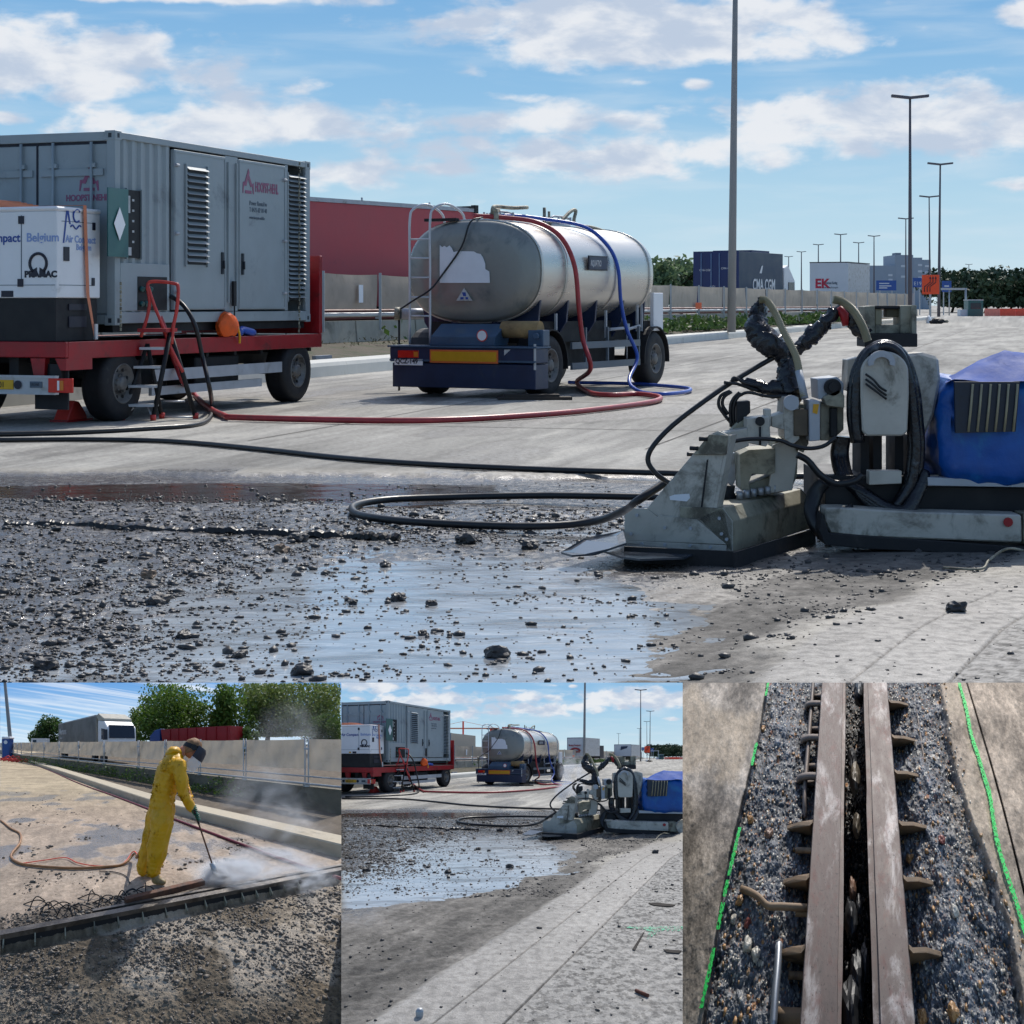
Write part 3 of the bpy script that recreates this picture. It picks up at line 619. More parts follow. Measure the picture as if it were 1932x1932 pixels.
MB().box(d2b+.01, lv[0]-.005, .0, .05, zc0+.18, zc1-.11).box(lv[1]+.005, LC-.132, .0, .05, zc0+.18, zc1-.11).build('louvre_post', M_cont, CT)
def louvre(a, b, z0_, z1_, n, par):
    bk = MB().box(a, b, -.0145, -.013, z0_, z1_) if par is D1 else MB().box(a, b, .03, .04, z0_, z1_)
    o = bk.build('louvre', M_contd, par); off = -.0145 if par is D1 else .02
    m = MB(); dz = (z1_-z0_)/n
    for i in range(n):
        z = z0_+dz*i; m.prism([(a, off, z+dz*.95), (a, off-.055, z+dz*.42), (a, off-.062, z+dz*.42), (a, off-.004, z+dz*1.0)], (b-a, 0, 0))
    m.box(a-.03, a-.002, off-.03, off, z0_-.03, z1_+.03).box(b+.002, b+.03, off-.03, off, z0_-.03, z1_+.03); m.build('slat', M_cont, o)
a_ = sd_(*z1(1050, 318)); b_ = sd_(*z1(1166, 882)); louvre(a_.x, b_.x, b_.z, a_.z, 16, D1)
louvre(lv[0]+.02, lv[1]-.03, zc0+.35, zc1-.25, 27, CT)
m = MB(); xx = (lv[0]+lv[1])/2
for k in range(44): z = zc1-.06-k*.062; m.obox((xx+.01*math.sin(k*1.3), -.05+.01*(k % 2), z), .028 if k % 2 else .012, .012 if k % 2 else .03, .05)
chn = m.build('lashing_chain', M_rmud, CT)
xx = (d1b+d2a)/2; m = MB().box(xx-.05, xx+.03, -.07, -.031, zc0+.25, zc0+.62).cyl((xx, -.05, zt), (xx, -.05, zc0+.3), .012); m.build('twist_lock', M_dark, CT)
m = MB()
for k in range(12): m.obox((.06, -.05, zc0+.55-k*.055), .03 if k % 2 else .012, .012 if k % 2 else .03, .045)
m.build('corner_chain', M_rmud, CT)
# crest and lettering
def crest(root, o, ax, sz, m_):
    o = Vector(o); ax = Vector(ax); up = Vector((0, 0, 1)); nrm = ax.cross(up)*.003; m = MB()
    def P(a, b): return o+ax*(a*sz)+up*(b*sz)
    m.prism([P(-.45, 0), P(-.40, 0), P(-.30, .45), P(-.42, .42)], nrm); m.prism([P(-.25, 0), P(.25, 0), P(.25, .12), P(-.25, .12)], nrm)
    m.prism([P(-.34, .30), P(0, .95), P(.10, .80), P(-.16, .28)], nrm); m.prism([P(.34, .30), P(.05, .72), P(-.02, .55), P(.18, .25)], nrm); m.prism([P(.45, 0), P(.38, 0), P(.3, .35), P(.42, .42)], nrm)
    return m.build('crest', m_, root)
p = sd_(*z1(1402, 475)); crest(D2, (p.x+.02, -.016, p.z), (1, 0, 0), .40, M_inkr); text(CT, 'HOOPST-NEHL', .205, M_inkr, D2, (p.x+.24, -.0145, sd_(*z1(1440, 462)).z), (1, 0, 0), (0, 0, 1), .003, sx=.55, bold=.008)
for yy_, tx_, s_ in ((540, 'Power Rental bv', .10), (578, 'T 0475 62 18 40', .10), (618, 'www.hoopst-nehl.be', .07)):
    q = sd_(*z1(1412, yy_)); text(CT, tx_, s_, M_inkg, D2, (q.x, -.0145, q.z), (1, 0, 0), (0, 0, 1), .003, sx=.85)
# door end
dw = 1.07; ds_ = .03
for i, (a, b) in enumerate(((.14, 1.215), (1.24, 2.30))):
    dr = MB().box(ds_, ds_+.04, a, b, zc0+.15, zc1-.17).build('end_door', M_cont, CT, .006); m = MB()
    for tt in (a+.22, b-.26): m.cyl((-.01, tt, zc0+.1), (-.01, tt, zc1-.14), .02, seg=8)
    m.build('locking_bar', M_cont, dr); m = MB(); zq = en_(*z1(480, 352), 0).z
    m.box(-.0, ds_-.001, a+.05, b-.05, zq-.05, zq+.04)
    for z in (zc1-.45, 2.0): m.box(-.02, ds_-.001, a+.16, a+.29, z-.03, z+.03).box(-.02, ds_-.001, b-.32, b-.19, z-.03, z+.03)
    m.build('bar_bracket', M_lightgrey if False else M_cont, dr)
MB().box(.02, .028, 1.216, 1.239, zc0+.15, zc1-.17).build('door_seal', M_ink, CT)
MB().box(.055, .068, .14, 2.3, zc1-.17, zc1-.132).build('gutter', M_ink, CT)
p = en_(*z1(500, 450)); crest(CT, (ds_-.003, p.y, p.z-.02), (0, -1, 0), .34, M_inkr); text(CT, 'HOOPST-NEHL', .115, M_inkr, CT, (ds_-.003, p.y+.36, p.z-.15), (0, -1, 0), (0, 0, 1), .003, sx=.85, bold=.004)
# ---------------- small white generator on its black tank
GN = thing('silent_generator', 'white enclosed generator set on a black base at the trailer rear', 'generator', (NC.x, NC.y, 0), ANG)
gs0, gs1, gt0, gt1 = L0-.02, L0+.98, .10, 2.35; gz0 = en_(*z1(200, 1068), gs0).z; gz1 = en_(*z1(200, 548), gs0).z
body = MB().box(gs0, gs1, gt0, gt1, gz0, gz1-.06).build('housing', M_white, GN, .012)
MB().box(gs0-.015, gs1+.015, gt0-.015, gt1+.015, gz1-.059, gz1).build('lid', M_white, GN, .02)
MB().box(gs0+.02, gs1-.02, gt0+.03, gt1-.03, zt+.0, gz0-.002).build('base_tank', M_dark, GN, .01)
MB().box(gs0+.3, gs1-.3, gt0+.012, gt0+.028, zt+.18, zt+.32).box(gs0+.3, gs1-.3, gt0+.012, gt0+.028, zt+.40, zt+.48).build('base_rail', M_ink, GN)
e_ = lambda x, y: en_(*z1(x, y), gs0); s_ = lambda x, y: sd_(*z1(x, y), gt0)
m = MB(); pp = e_(122, 620); m.box(gs0-.004, gs0+.002, pp.y-.006, pp.y+.006, gz0+.17, gz1-.11); m.box(gs0-.004, gs0+.002, gt0+.02, gt1, gz0+.16, gz0+.168)
a, b = s_(350, 700).x, s_(530, 700).x; m.box(a, b, gt0-.003, gt0+.002, gz1-.19, gz1-.182).box(a-.06, b+.03, gt0-.003, gt0+.002, gz0+.16, gz0+.168); m.build('panel_gap', M_inkg, body)
m = MB()
for (x, y) in ((122, 625), (118, 982)): q = e_(x, y); m.box(gs0-.016, gs0-.001, q.y-.04, q.y+.04, q.z-.05, q.z+.05)
for (x, y, h) in ((375, 818, .09), (531, 662, .05), (527, 976, .05)): q = s_(x, y); m.box(q.x-(.06 if h > .06 else .03), q.x+(.06 if h > .06 else .03), gt0-.014, gt0-.001, q.z-h, q.z+h)
m.build('latch', M_ink, body)
q = e_(42, 1045); bdg = MB().box(gs0-.006, gs0-.001, q.y-.09, q.y+.09, q.z-.04, q.z+.04).build('badge', M_ink, body)
MB().box(gs0-.006, gs0-.001, q.y+.16, q.y+.26, q.z-.03, q.z+.03).build('yellow_label', M_plate, body)
q = e_(150, 748); text(GN, 'Belgium', .155, M_inkc, body, (gs0-.003, q.y, q.z), (0, -1, 0), (0, 0, 1), .003, sx=1.0, bold=.003); text(GN, 'Air Compact', .155, M_inkb, body, (gs0-.003, q.y+.91, q.z), (0, -1, 0), (0, 0, 1), .003, bold=.003)
def acmark(o, ax, k, par):
    o = Vector(o); ax = Vector(ax); up = Vector((0, 0, 1)); nn = ax.cross(up)*.003; m = MB(); P = lambda a, b: o+ax*a*k+up*b*k
    m.prism([P(0, 0), P(.09, 0), P(.33, 1.3), P(.24, 1.3)], nn); m.prism([P(.24, 1.3), P(.36, 1.3), P(.52, .72), P(.43, .72)], nn)
    arc = [P(.92+.24*math.cos(t), 1.05+.24*math.sin(t)) for t in np.linspace(.7, 5.4, 12)]; m.tube([q+nn for q in arc], .035*k, 5)
    arc = [P(.5+.7*t, .62+.07*math.sin(t*9)) for t in np.linspace(0, 1, 12)]; m.tube([q+nn for q in arc], .03*k, 5); return m.build('company_mark', M_inkb, par)
q = s_(356, 755); acmark((q.x, gt0-.003, q.z), (1, 0, 0), .34, body)
q = s_(372, 750); text(GN, 'Air Compact', .13, M_inkc, body, (q.x, gt0-.003, q.z), (1, 0, 0), (0, 0, 1), .003, sx=1.0, bold=.003); q = s_(432, 795); text(GN, 'Belgium', .11, M_inkc, body, (q.x, gt0-.003, q.z), (1, 0, 0), (0, 0, 1), .003, bold=.002)
q = e_(218, 885); arc = [Vector((gs0-.004, q.y+.0-.125*math.cos(t), q.z+.03+.125*math.sin(t))) for t in np.linspace(-.9, math.pi+.9, 22)]
m = MB().tube(arc, .020, 6); m.prism([(gs0-.003, q.y-.13, q.z-.14), (gs0-.003, q.y-.02, q.z-.14), (gs0-.003, q.y-.02, q.z-.02), (gs0-.003, q.y-.09, q.z-.06)], (-.004, 0, 0)).prism([(gs0-.003, q.y+.13, q.z-.14), (gs0-.003, q.y+.02, q.z-.14), (gs0-.003, q.y+.02, q.z-.02), (gs0-.003, q.y+.09, q.z-.06)], (-.004, 0, 0)); m.build('ring_emblem', M_ink, body)
q = e_(140, 950); text(GN, 'PRAMAC', .11, M_ink, body, (gs0-.003, q.y, q.z), (0, -1, 0), (0, 0, 1), .003, sx=1.12, bold=.006)
# orange lashing strap over it
st = thing('lashing_strap', 'faded orange lashing strap pulled over the white generator down to the bed', 'strap', (NC.x, NC.y, 0), ANG)
a = s_(470, 556); b = s_(487, 1050); c = s_(512, 1310); k = Vector((.03, 0, 0)); y_ = gt0-.03
m = MB(); m.prism([(a.x-.035, y_, a.z+.03), (a.x+.035, y_, a.z+.03), (b.x+.035, y_, b.z), (b.x-.035, y_, b.z)], (0, -.004, 0)); m.prism([(b.x-.034, y_-.001, b.z), (b.x+.034, y_-.001, b.z), (c.x+.02, y_-.05, zt+.01), (c.x-.02, y_-.05, zt+.01)], (0, -.004, 0))
m.prism([(a.x-.035, y_, a.z+.03), (a.x+.035, y_, a.z+.03), (a.x+.035, gt1, gz1+.03), (a.x-.035, gt1, gz1+.03)], (0, 0, .004)); m.build('webbing', M_strap, st)
MB().box(c.x-.03, c.x+.03, y_-.07, y_-.045, zt+.02, zt+.22).build('ratchet', M_alu, st)
sl_ = thing('folded_strap', 'folded orange strap lying on top of the white generator', 'strap', (NC.x, NC.y, 0), ANG); m = MB()
for k in range(4): m.tube([(gs0+.25+.05*k, .55+.12*k, gz1+.012+.02*k), (gs0+.3, 1.2, gz1+.035+.02*k), (gs0+.4, 2.2, gz1+.02+.02*k)], .022, 6)
m.build('webbing', M_strap, sl_)
# orange bag and blue cloth on the bed
q = sd_(*z1(1265, 1240), .02); bag = thing('orange_bag', 'bright orange bag lying on the edge of the red trailer bed', 'bag', (NC.x, NC.y, 0), ANG)
bm = bmesh.new(); bmesh.ops.create_icosphere(bm, subdivisions=3, radius=1)
for v in bm.verts:
    n_ = math.sin(v.co.x*5+v.co.z*3)*.08+math.sin(v.co.y*7+v.co.x*4)*.07; v.co = Vector((v.co.x*.24*(1+n_), v.co.y*.14, max(v.co.z, -.7)*.20*(1+n_))) + Vector((q.x, -.06, zt+.16))
me = bpy.data.meshes.new('sack'); bm.to_mesh(me); bm.free(); me.materials.append(M_orange); set_attrs(me); link('sack', me, bag)
MB().tube(crv([(q.x+.2, -.12, zt+.15), (q.x+.26, -.12, zt+.02), (q.x+.30, -.1, zt-.1)], 4), .018, 6).build('cord', M_plate, bag)
q = sd_(*z1(1390, 1245), .02); rg_ = MB().tube(crv([(q.x-.25, -.02, zt+.03), (q.x-.1, .02, zt+.09), (q.x+.1, -.02, zt+.06), (q.x+.3, .03, zt+.04)], 4), [.03]+[.06]*11+[.02], 8).build('blue_cloth', M_bluehose)
rg_.location = (NC.x, NC.y, 0); rg_.rotation_euler = (0, 0, ANG); tag(rg_, 'crumpled blue cloth on the trailer bed right of the orange bag', 'cloth')
# ---------------- step ladder
base = gnd(*z1(870, 1765)); LD = thing('step_ladder', 'folding step ladder with aluminium treads and red handrail beside the trailer', 'step ladder', (base.x, base.y, 0), R(-12))
def lp(x, y, dy=0.0): return toloc(LD, at(*z1(x, y), base.y+dy*.34))
fl, fr = lp(695, 1768, .15), lp(870, 1775); tl, tr_ = lp(838, 1330, .75), lp(968, 1262, .65)
bl, br = lp(920, 1760, 1.3), lp(1112, 1745, 1.2)
fl.z = fr.z = bl.z = br.z = .02; fr.y = 0
m = MB()
for a, b in ((fr, tr_), (br, tr_)): d = (b-a); m.cyl(a, b, .035, seg=8)
for a, b in ((fl, tl), (bl, tl)): m.cyl(a, b, .030, seg=8)
m.build('frame_rail', M_dark, LD); 
for k, (xa, xb, yy) in enumerate(((805, 940, 1362), (772, 922, 1468), (742, 903, 1577), (710, 885, 1685))):
    f = .90-.22*k; A = lp(xa, yy, .15+f*.6-.0); B = lp(xb, yy, f*.65); m = MB(); e = Vector((0, -.08, 0)); e2 = Vector((0, .10, 0))
    m.prism([A+e, B+e, B+e2, A+e2], (0, 0, .035)); m.build('tread', M_alu, LD)
m = MB(); m.cyl(fl+Vector((.0, 0, .0)), lp(760, 1690, .3), .012).cyl(fr, lp(840, 1690, .2), .012).cyl(bl, br, .012).cyl(lp(930, 1655, 1.2), lp(1050, 1655, 1.2), .012); m.build('brace', M_alu, LD)
hr = crv([lp(800, 1290, .7), lp(835, 1180, .75), lp(850, 1090, .8), lp(838, 1000, .8), lp(870, 975, .85), lp(985, 985, .8), lp(1012, 1010, .75), lp(1005, 1130, .7), lp(985, 1230, .65), lp(975, 1330, .6)], 6)
m = MB().tube(hr, .024, 8).tube(crv([lp(838, 990, .8), lp(880, 1120, .78), lp(930, 1240, .7), lp(985, 1380, .6), lp(1040, 1490, .6)], 5), .022, 8); m.build('handrail', M_redp, LD)
m = MB(); A = lp(815, 1262, .75); B = lp(975, 1262, .65); m.prism([A+Vector((0, -.2, 0)), B+Vector((0, -.2, 0)), B+Vector((0, .2, 0)), A+Vector((0, .2, 0))], (0, 0, .05)); m.build('top_platform', M_red, LD)
m = MB()
for q in (fl, fr, bl, br): m.cyl(q+Vector((0, 0, -.02)), q+Vector((0, 0, .06)), .04, seg=10)
m.build('foot', M_redp, LD)
# ------------------------------------------------------------------ steel tanker trailer
TA = R(90-27); TK = thing('tanker_trailer', 'stainless steel water tanker trailer on a dark blue chassis, hoses over its back', 'tanker', (-.68, 31.5, 0), TA)
TN = (-math.sin(R(27)), -math.cos(R(27)), 0); TS = (math.cos(R(27)), -math.sin(R(27)), 0)
def tr_(x, y, s=0.0, z=z2): return toloc(TK, hit(*z(x, y), Vector((-.68, 31.5, 0))-Vector(TN)*s, TN))
def ts_(x, y, t=0.0, z=z2): return toloc(TK, hit(*z(x, y), Vector((-.68, 31.5, 0))-Vector(TS)*t, TS))
def ring(s, a, b, zc, n=48, e=2.5):
    return [(s, a*math.copysign(abs(math.cos(t))**(2/e), math.cos(t)), zc+b*math.copysign(abs(math.sin(t))**(2/e), math.sin(t))) for t in [2*math.pi*k/n for k in range(n)]]
TL, a_, b_, zc_ = 5.15, 1.27, .87, 2.12
m = MB(); m.loft([ring(.10, a_, b_, zc_), ring(.14, a_+.0, b_+.0, zc_), ring(TL-.35, a_, b_, zc_), ring(TL-.18, a_*.985, b_*.985, zc_), ring(TL-.04, a_*.94, b_*.93, zc_), ring(TL+.03, a_*.86, b_*.84, zc_), ring(TL+.06, a_*.4, b_*.4, zc_)]); tank = m.build('tank', M_stain, TK)
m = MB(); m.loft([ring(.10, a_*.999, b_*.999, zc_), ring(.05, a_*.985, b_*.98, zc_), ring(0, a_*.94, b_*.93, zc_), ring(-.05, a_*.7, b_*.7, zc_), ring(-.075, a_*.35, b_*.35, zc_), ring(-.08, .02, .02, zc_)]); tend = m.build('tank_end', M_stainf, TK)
for s in (.10, 1.05, 3.15, TL-.42):
    m = MB(); m.loft([ring(s, a_+.002, b_+.002, zc_), ring(s, a_+.022, b_+.022, zc_), ring(s+.05, a_+.022, b_+.022, zc_), ring(s+.05, a_+.002, b_+.002, zc_)], caps=False); m.build('weld_band', M_stain, TK)
# torn white sheet and warning triangle on the end
pts = [(398, 612), (398, 388), (412, 400), (425, 392), (440, 402), (455, 390), (470, 405), (480, 430), (500, 424), (600, 425), (618, 436), (640, 440), (655, 462), (668, 500), (668, 530), (692, 545), (695, 612)]
def onend(x, y):   # follow the dished end
    p = tr_(x, y, -.02); f = 1-min(1, ((p.y/a_)**2+((p.z-zc_)/b_)**2)); return Vector((-.086*math.sqrt(max(f, 0))-.014 if f > .0 else 0, p.y, p.z))
m = MB(); m.prism([(-.098, onend(*p).y, onend(*p).z) for p in pts], (.006, 0, 0)); m.build('torn_sheet', M_paper, tend)
tri = MB().prism([(-.098, onend(*p).y, onend(*p).z) for p in ((495, 718), (592, 718), (543, 642))], (.006, 0, 0)).build('warning_triangle', M_whited, tend)
MB().prism([(-.1, onend(*p).y, onend(*p).z) for p in ((530, 668), (552, 668), (556, 690), (538, 690))], (-.002, 0, 0)).prism([(-.1, onend(*p).y, onend(*p).z) for p in ((522, 696), (540, 696), (540, 710), (520, 710))], (-.002, 0, 0)).prism([(-.1, onend(*p).y, onend(*p).z) for p in ((552, 696), (566, 696), (568, 710), (552, 710))], (-.002, 0, 0)).build('symbol', M_inkb, tri)
# side name board
p0 = ts_(1268, 448, -a_-.03); p1 = ts_(1378, 540, -a_-.03)
bd = MB().box(p0.x, p1.x, -a_-.045, -a_-.02, p1.z, p0.z).build('name_board', M_ink, TK); MB().box(p0.x+.03, p1.x-.03, -a_-.048, -a_-.0455, p1.z+.025, p0.z-.025).build('board_face', M_navy, bd)
text(TK, 'AQUATRO', .15, M_whited, bd, (p0.x+.06, -a_-.049, p1.z+.075), (1, 0, 0), (0, 0, 1), .003, sx=.62, bold=.004)
# chassis
m = MB(); m.box(.1, TL, -.45, -.33, .85, 1.27).box(.1, TL, .33, .45, .85, 1.27)
for s in (.3, 1.4, 2.6, 3.8, 4.8):
    m.prism([(s, -1.1, 1.25), (s, -1.15, 1.75), (s, -.95, 1.45), (s, -.5, 1.27), (s, .5, 1.27), (s, .95, 1.45), (s, 1.15, 1.75), (s, 1.1, 1.25), (s, .9, .95), (s, -.9, .95)], (.06, 0, 0))
m.build('chassis', M_navy, TK)
MB().box(.2, TL-.2, -.9, .9, .9, 1.26).box(1.3, 4.4, -.7, .7, .45, .9).build('underbody', M_dark, TK)
# rear bumper block
sb = -.62; bl_ = tr_(88, 985, sb); br_ = tr_(958, 975, sb); bt = bl_.z-.02; yl, yr = bl_.y, br_.y
bp_ = MB().box(sb, sb+.45, yr, yl, .95*.62, bt).build('bumper', M_navy, TK, .012)
MB().box(sb-.03, sb+.5, yr-.02, yl+.03, bt, bt+.03).box(sb-.012, sb-.001, yr, yl, .60, .63).build('bumper_cap', M_slate, bp_)
MB().box(sb+.02, sb+.5, yr+.02, yl-.04, .16, .57).build('lower_skirt', M_dark if False else M_navy, TK, .01)
q0 = tr_(328, 1008, sb); q1 = tr_(733, 1092, sb); rb = MB().box(sb-.012, sb-.001, q1.y, q0.y, q1.z, q0.z).build('marker_board', M_reflo, TK); MB().box(sb-.016, sb-.0125, q1.y+.03, q0.y-.03, q1.z+.03, q0.z-.03).build('board_centre', M_refly, rb)
q0 = tr_(138, 1012, sb); q1 = tr_(262, 1058, sb); lc = MB().box(sb-.02, sb-.001, q1.y, q0.y, q1.z, q0.z).build('rear_light', M_redlamp, TK, .008); MB().box(sb-.026, sb-.0205, q1.y+.01, q1.y+.09, q1.z+.02, q0.z-.02).build('indicator', M_amber, lc)
MB().box(sb-.02, sb-.001, yr+.12, yr+.45, .68, .82).build('rear_light', M_redlamp, TK, .008) if False else None
q0 = tr_(118, 1063, sb); q1 = tr_(285, 1102, sb); np_ = MB().box(sb-.012, sb-.001, q1.y, q0.y, q1.z, q0.z).build('number_plate', M_white, TK)
text(TK, 'QCZ-149', .115, M_ink, np_, (sb-.014, q0.y-.02, q1.z+.03), (0, -1, 0), (0, 0, 1), .003, sx=.95, bold=.003)
q0 = tr_(768, 1008, sb); MB().prism([(sb-.004, q0.y, q0.z), (sb-.004, q0.y-.12, q0.z), (sb-.004, q0.y, q0.z-.1)], (.003, 0, 0)).build('sticker', M_whited, TK)
q0 = tr_(945, 975, sb); q1 = tr_(958, 1130, sb); MB().box(sb-.008, sb-.001, q1.y, q0.y, q1.z, q0.z).build('reflector_strip', M_whited, TK)
# sloping blue cabinet above the bumper with round speed disc
c0 = tr_(322, 970, sb+.1); c1 = tr_(706, 970, sb+.1); d0 = tr_(350, 862, sb+.4); d1 = tr_(742, 862, sb+.4)
cb = MB().prism([(sb+.10, c0.y, bt+.03), (sb+.10, c0.y-.03, c0.z+.12), (sb+.42, c0.y-.05, d0.z+.02), (sb+.62, c0.y-.05, d0.z+.02), (sb+.62, c0.y, bt+.03)], (0, c1.y-c0.y, 0)).build('pump_cabinet', M_slate, TK, .01)
q = tr_(636, 925, sb+.09); MB().cyl((sb+.09, q.y, q.z), (sb+.098, q.y, q.z), .10, seg=24).build('speed_disc', M_redp, cb); MB().cyl((sb+.084, q.y, q.z), (sb+.0895, q.y, q.z), .082, seg=24).build('disc_face', M_white, cb)
q = tr_(860, 890, sb+.4); MB().cyl((sb+.45, q.y+.33, q.z), (sb+.45, q.y-.36, q.z), .145, seg=20).build('beige_roll', mat('beige_canvas', S(150, 124, 84), .85, 0, .25, 6, .004, 20, S(110, 90, 60), .6, 4), TK)
MB().box(sb+.3, sb+.55, yr+.02, yr+.30, bt+.03, bt+.30).cyl((sb+.28, yr+.12, bt+.2), (sb+.22, yr+.12, bt+.2), .05).build('control_box', M_slate, TK, .01)
# mudguards and wheels
TW = [.55, 5.15]; yw = -1.23
for i, s in enumerate(TW):
    for y, ax in ((yw, (0, -1, 0)), (1.23, (0, 1, 0))):
        wheel(TK, (s, y, .52), ax, .52, .38, rim_r=.29)
        m = MB(); rr = [(s+(.62)*math.cos(t), y, .52+.62*math.sin(t)) for t in np.linspace(-.12, math.pi+.12, 15)]; hw = -math.copysign(.42, ax[1])
        for p, q in zip(rr[:-1], rr[1:]):
            p, q = Vector(p)+Vector((0, ax[1]*.03, 0)), Vector(q)+Vector((0, ax[1]*.03, 0)); dn = (p+q)/2-Vector((s, p.y, .52)); dn = dn.normalized()*-.025; m.prism([p, q, q+Vector((0, hw, 0)), p+Vector((0, hw, 0))], dn)
        m.build('mudguard', M_dark, TK)
    MB().cyl((s, -.9, .52), (s, .9, .52), .065).build('axle', M_dark, TK)
g0 = ts_(1175, 1003, yw); g1 = ts_(1560, 985, yw); m = MB(); x0, x1 = 1.35, 4.35
m.box(x0, x1, yw-.02, yw+.02, .78, .90).box(x0, x1, yw-.02, yw+.02, .42, .54)
for s in (x0+.6, 2.9, x1-.02): m.box(s, s+.05, yw-.0, yw+.04, .42, 1.15)
m.build('side_guard', M_lightgrey if False else mat('dull_grey_rail', S(92, 102, 112), .5, .1, .15, 5), TK)
m = MB()
for s, z0_, z1_ in ((1.0, .95, 1.4), (3.1, .95, 1.45), (4.55, 1.05, 1.55), (4.75, 1.05, 1.6)): m.box(s, s+.04, yw+.12, yw+.16, z0_, z1_)
m.tube([(3.2, yw+.1, 1.1), (4.0, yw+.1, 1.12), (4.1, yw+.1, 1.1), (4.6, yw+.1, 1.15)], .03, 8).cyl((4.0, yw+.1, 1.02), (4.0, yw+.1, 1.2), .05).cyl((3.9, yw+.06, 1.0), (3.9, yw+.06, .55), .012); m.build('pipework', M_lightgrey, TK)
q0 = ts_(1640, 655, yw+.05); q1 = ts_(1730, 882, yw+.05); MB().box(TL-.05, TL+.42, yw+.02, yw+.10, 1.05, 1.78).build('white_side_panel', M_white, TK, .01)
MB().box(TL-.3, TL+.1, -1.1, 1.1, 1.0, 1.25).box(TL+.1, TL+1.6, -.12, .12, .75, .88).build('front_beam', M_dark, TK)
# ladder
y0, y1 = tr_(207, 400, -.2).y, tr_(328, 400, -.2).y; m = MB(); zt_ = tr_(270, 150, -.2).z
for y in (y0, y1): m.tube(crv([(-.20, y, bt+.05), (-.20, y, 2.2), (-.20, y, zt_-.25), (-.15, y-.06, zt_-.05), (.05, y-.2, zt_+.02), (.30, y-.34, zt_-.12), (.36, y-.38, zc_+b_-.05)], 6), .022, 8)
ld = m.build('ladder_rail', M_alu, TK)
for y in (352, 465, 580, 697, 808): z = tr_(268, y, -.2).z; MB().cyl((-.20, y0, z), (-.20, y1, z), .016, seg=8).build('rung', M_alu, ld)
q = tr_(370, 235, .0); MB().box(.0, .12, tr_(480, 235).y, tr_(292, 235).y, q.z-.03, q.z+.02).build('catwalk_edge', M_dark, TK)
# things on the roof: manholes, valves
zr_ = zc_+b_
for s, t in ((1.15, .1), (3.3, .0)):
    m = MB(); m.cyl((s, t, zr_-.03), (s, t, zr_+.07), .27, seg=24).cyl((s, t, zr_+.075), (s, t, zr_+.11), .24, seg=24); h = m.build('manhole', M_stain, TK)
    m = MB()
    for k in range(5): a = k*1.257; q = Vector((s+.27*math.cos(a), t+.27*math.sin(a), zr_+.05)); m.cyl(q, q+Vector((0, 0, .13)), .02, seg=8)
    m.tube([(s-.3, t, zr_+.14), (s-.1, t, zr_+.2), (s+.3, t, zr_+.2), (s+.42, t-.1, zr_+.16)], .022, 6); m.build('clamp', M_lightgrey, h)
m = MB(); m.cyl((.7, -.1, zr_-.02), (.7, -.1, zr_+.2), .045).cyl((.62, -.1, zr_+.2), (.8, -.1, zr_+.2), .03).tube(crv([(.75, .0, zr_+.02), (.72, -.02, zr_+.22), (.9, 0, zr_+.27), (1.4, -.05, zr_+.27), (1.9, -.1, zr_+.3)], 5), .035, 8)
m.cyl((2.6, -.1, zr_-.02), (2.6, -.1, zr_+.33), .03).box(2.5, 2.7, -.15, -.05, zr_+.12, zr_+.16).cyl((3.0, 0, zr_), (3.0, 0, zr_+.28), .025); m.tube(crv([(3.3, -.1, zr_+.1), (3.7, -.1, zr_+.3), (3.95, -.1, zr_+.33), (3.8, -.15, zr_+.08), (4.3, -.3, zr_+.02), (4.8, -.5, zr_-.1)], 5), .035, 8)
m.build('roof_fitting', M_rmud, TK)
# hoses over the tank
def hose(name, pts, r, m_, label, n=8, seg=10, cat='hose'):
    o = MB().tube(crv(pts, n), r, seg).build(name, m_); return tag(o, label, cat)
def T2(x, y, t): p = ts_(x, y, t); return TK_M @ p
TK_M = Matrix.Translation((-.68, 31.5, 0)) @ Matrix.Rotation(TA, 4, 'Z')
W = lambda p: TK_M @ Vector(p)
rs = 1.0
hose('red_hose', [W((.5, .25, zr_+.10)), W((.8, -.2, zr_+.07)), W((1.0, -.75, zr_-.02)), W((1.1, -1.15, zr_-.28)), W((1.2, -1.36, zc_+.1)), W((1.25, -1.42, 1.5)), W((1.35, -1.45, .95)), W((1.45, -1.55, .45)), gnd(*z2(1200, 1200), .08), gnd(*z2(1275, 1262), .05), gnd(*z2(1400, 1278), .05), gnd(*z2(1560, 1272), .05), gnd(*z2(1690, 1290), .05), gnd(*z2(1640, 1320), .05), gnd(*z2(1300, 1365), .05), gnd(*z2(1000, 1393), .05),
    gnd(*z2(500, 1423), .05), gnd(*z2(0, 1430), .05), gnd(460, 788, .05), gnd(*z1(1270, 1735), .05), gnd(*z1(1170, 1680), .05), gnd(*z1(1100, 1610), .05), at(*z1(1050, 1560), 26.3), at(*z1(1000, 1440), 25.9), at(*z1(940, 1260), 25.7), at(*z1(880, 1110), 25.75), at(*z1(845, 1040), 25.85)], .042, M_redhose, 'thick red water hose from the tanker roof across the deck to the trailer')
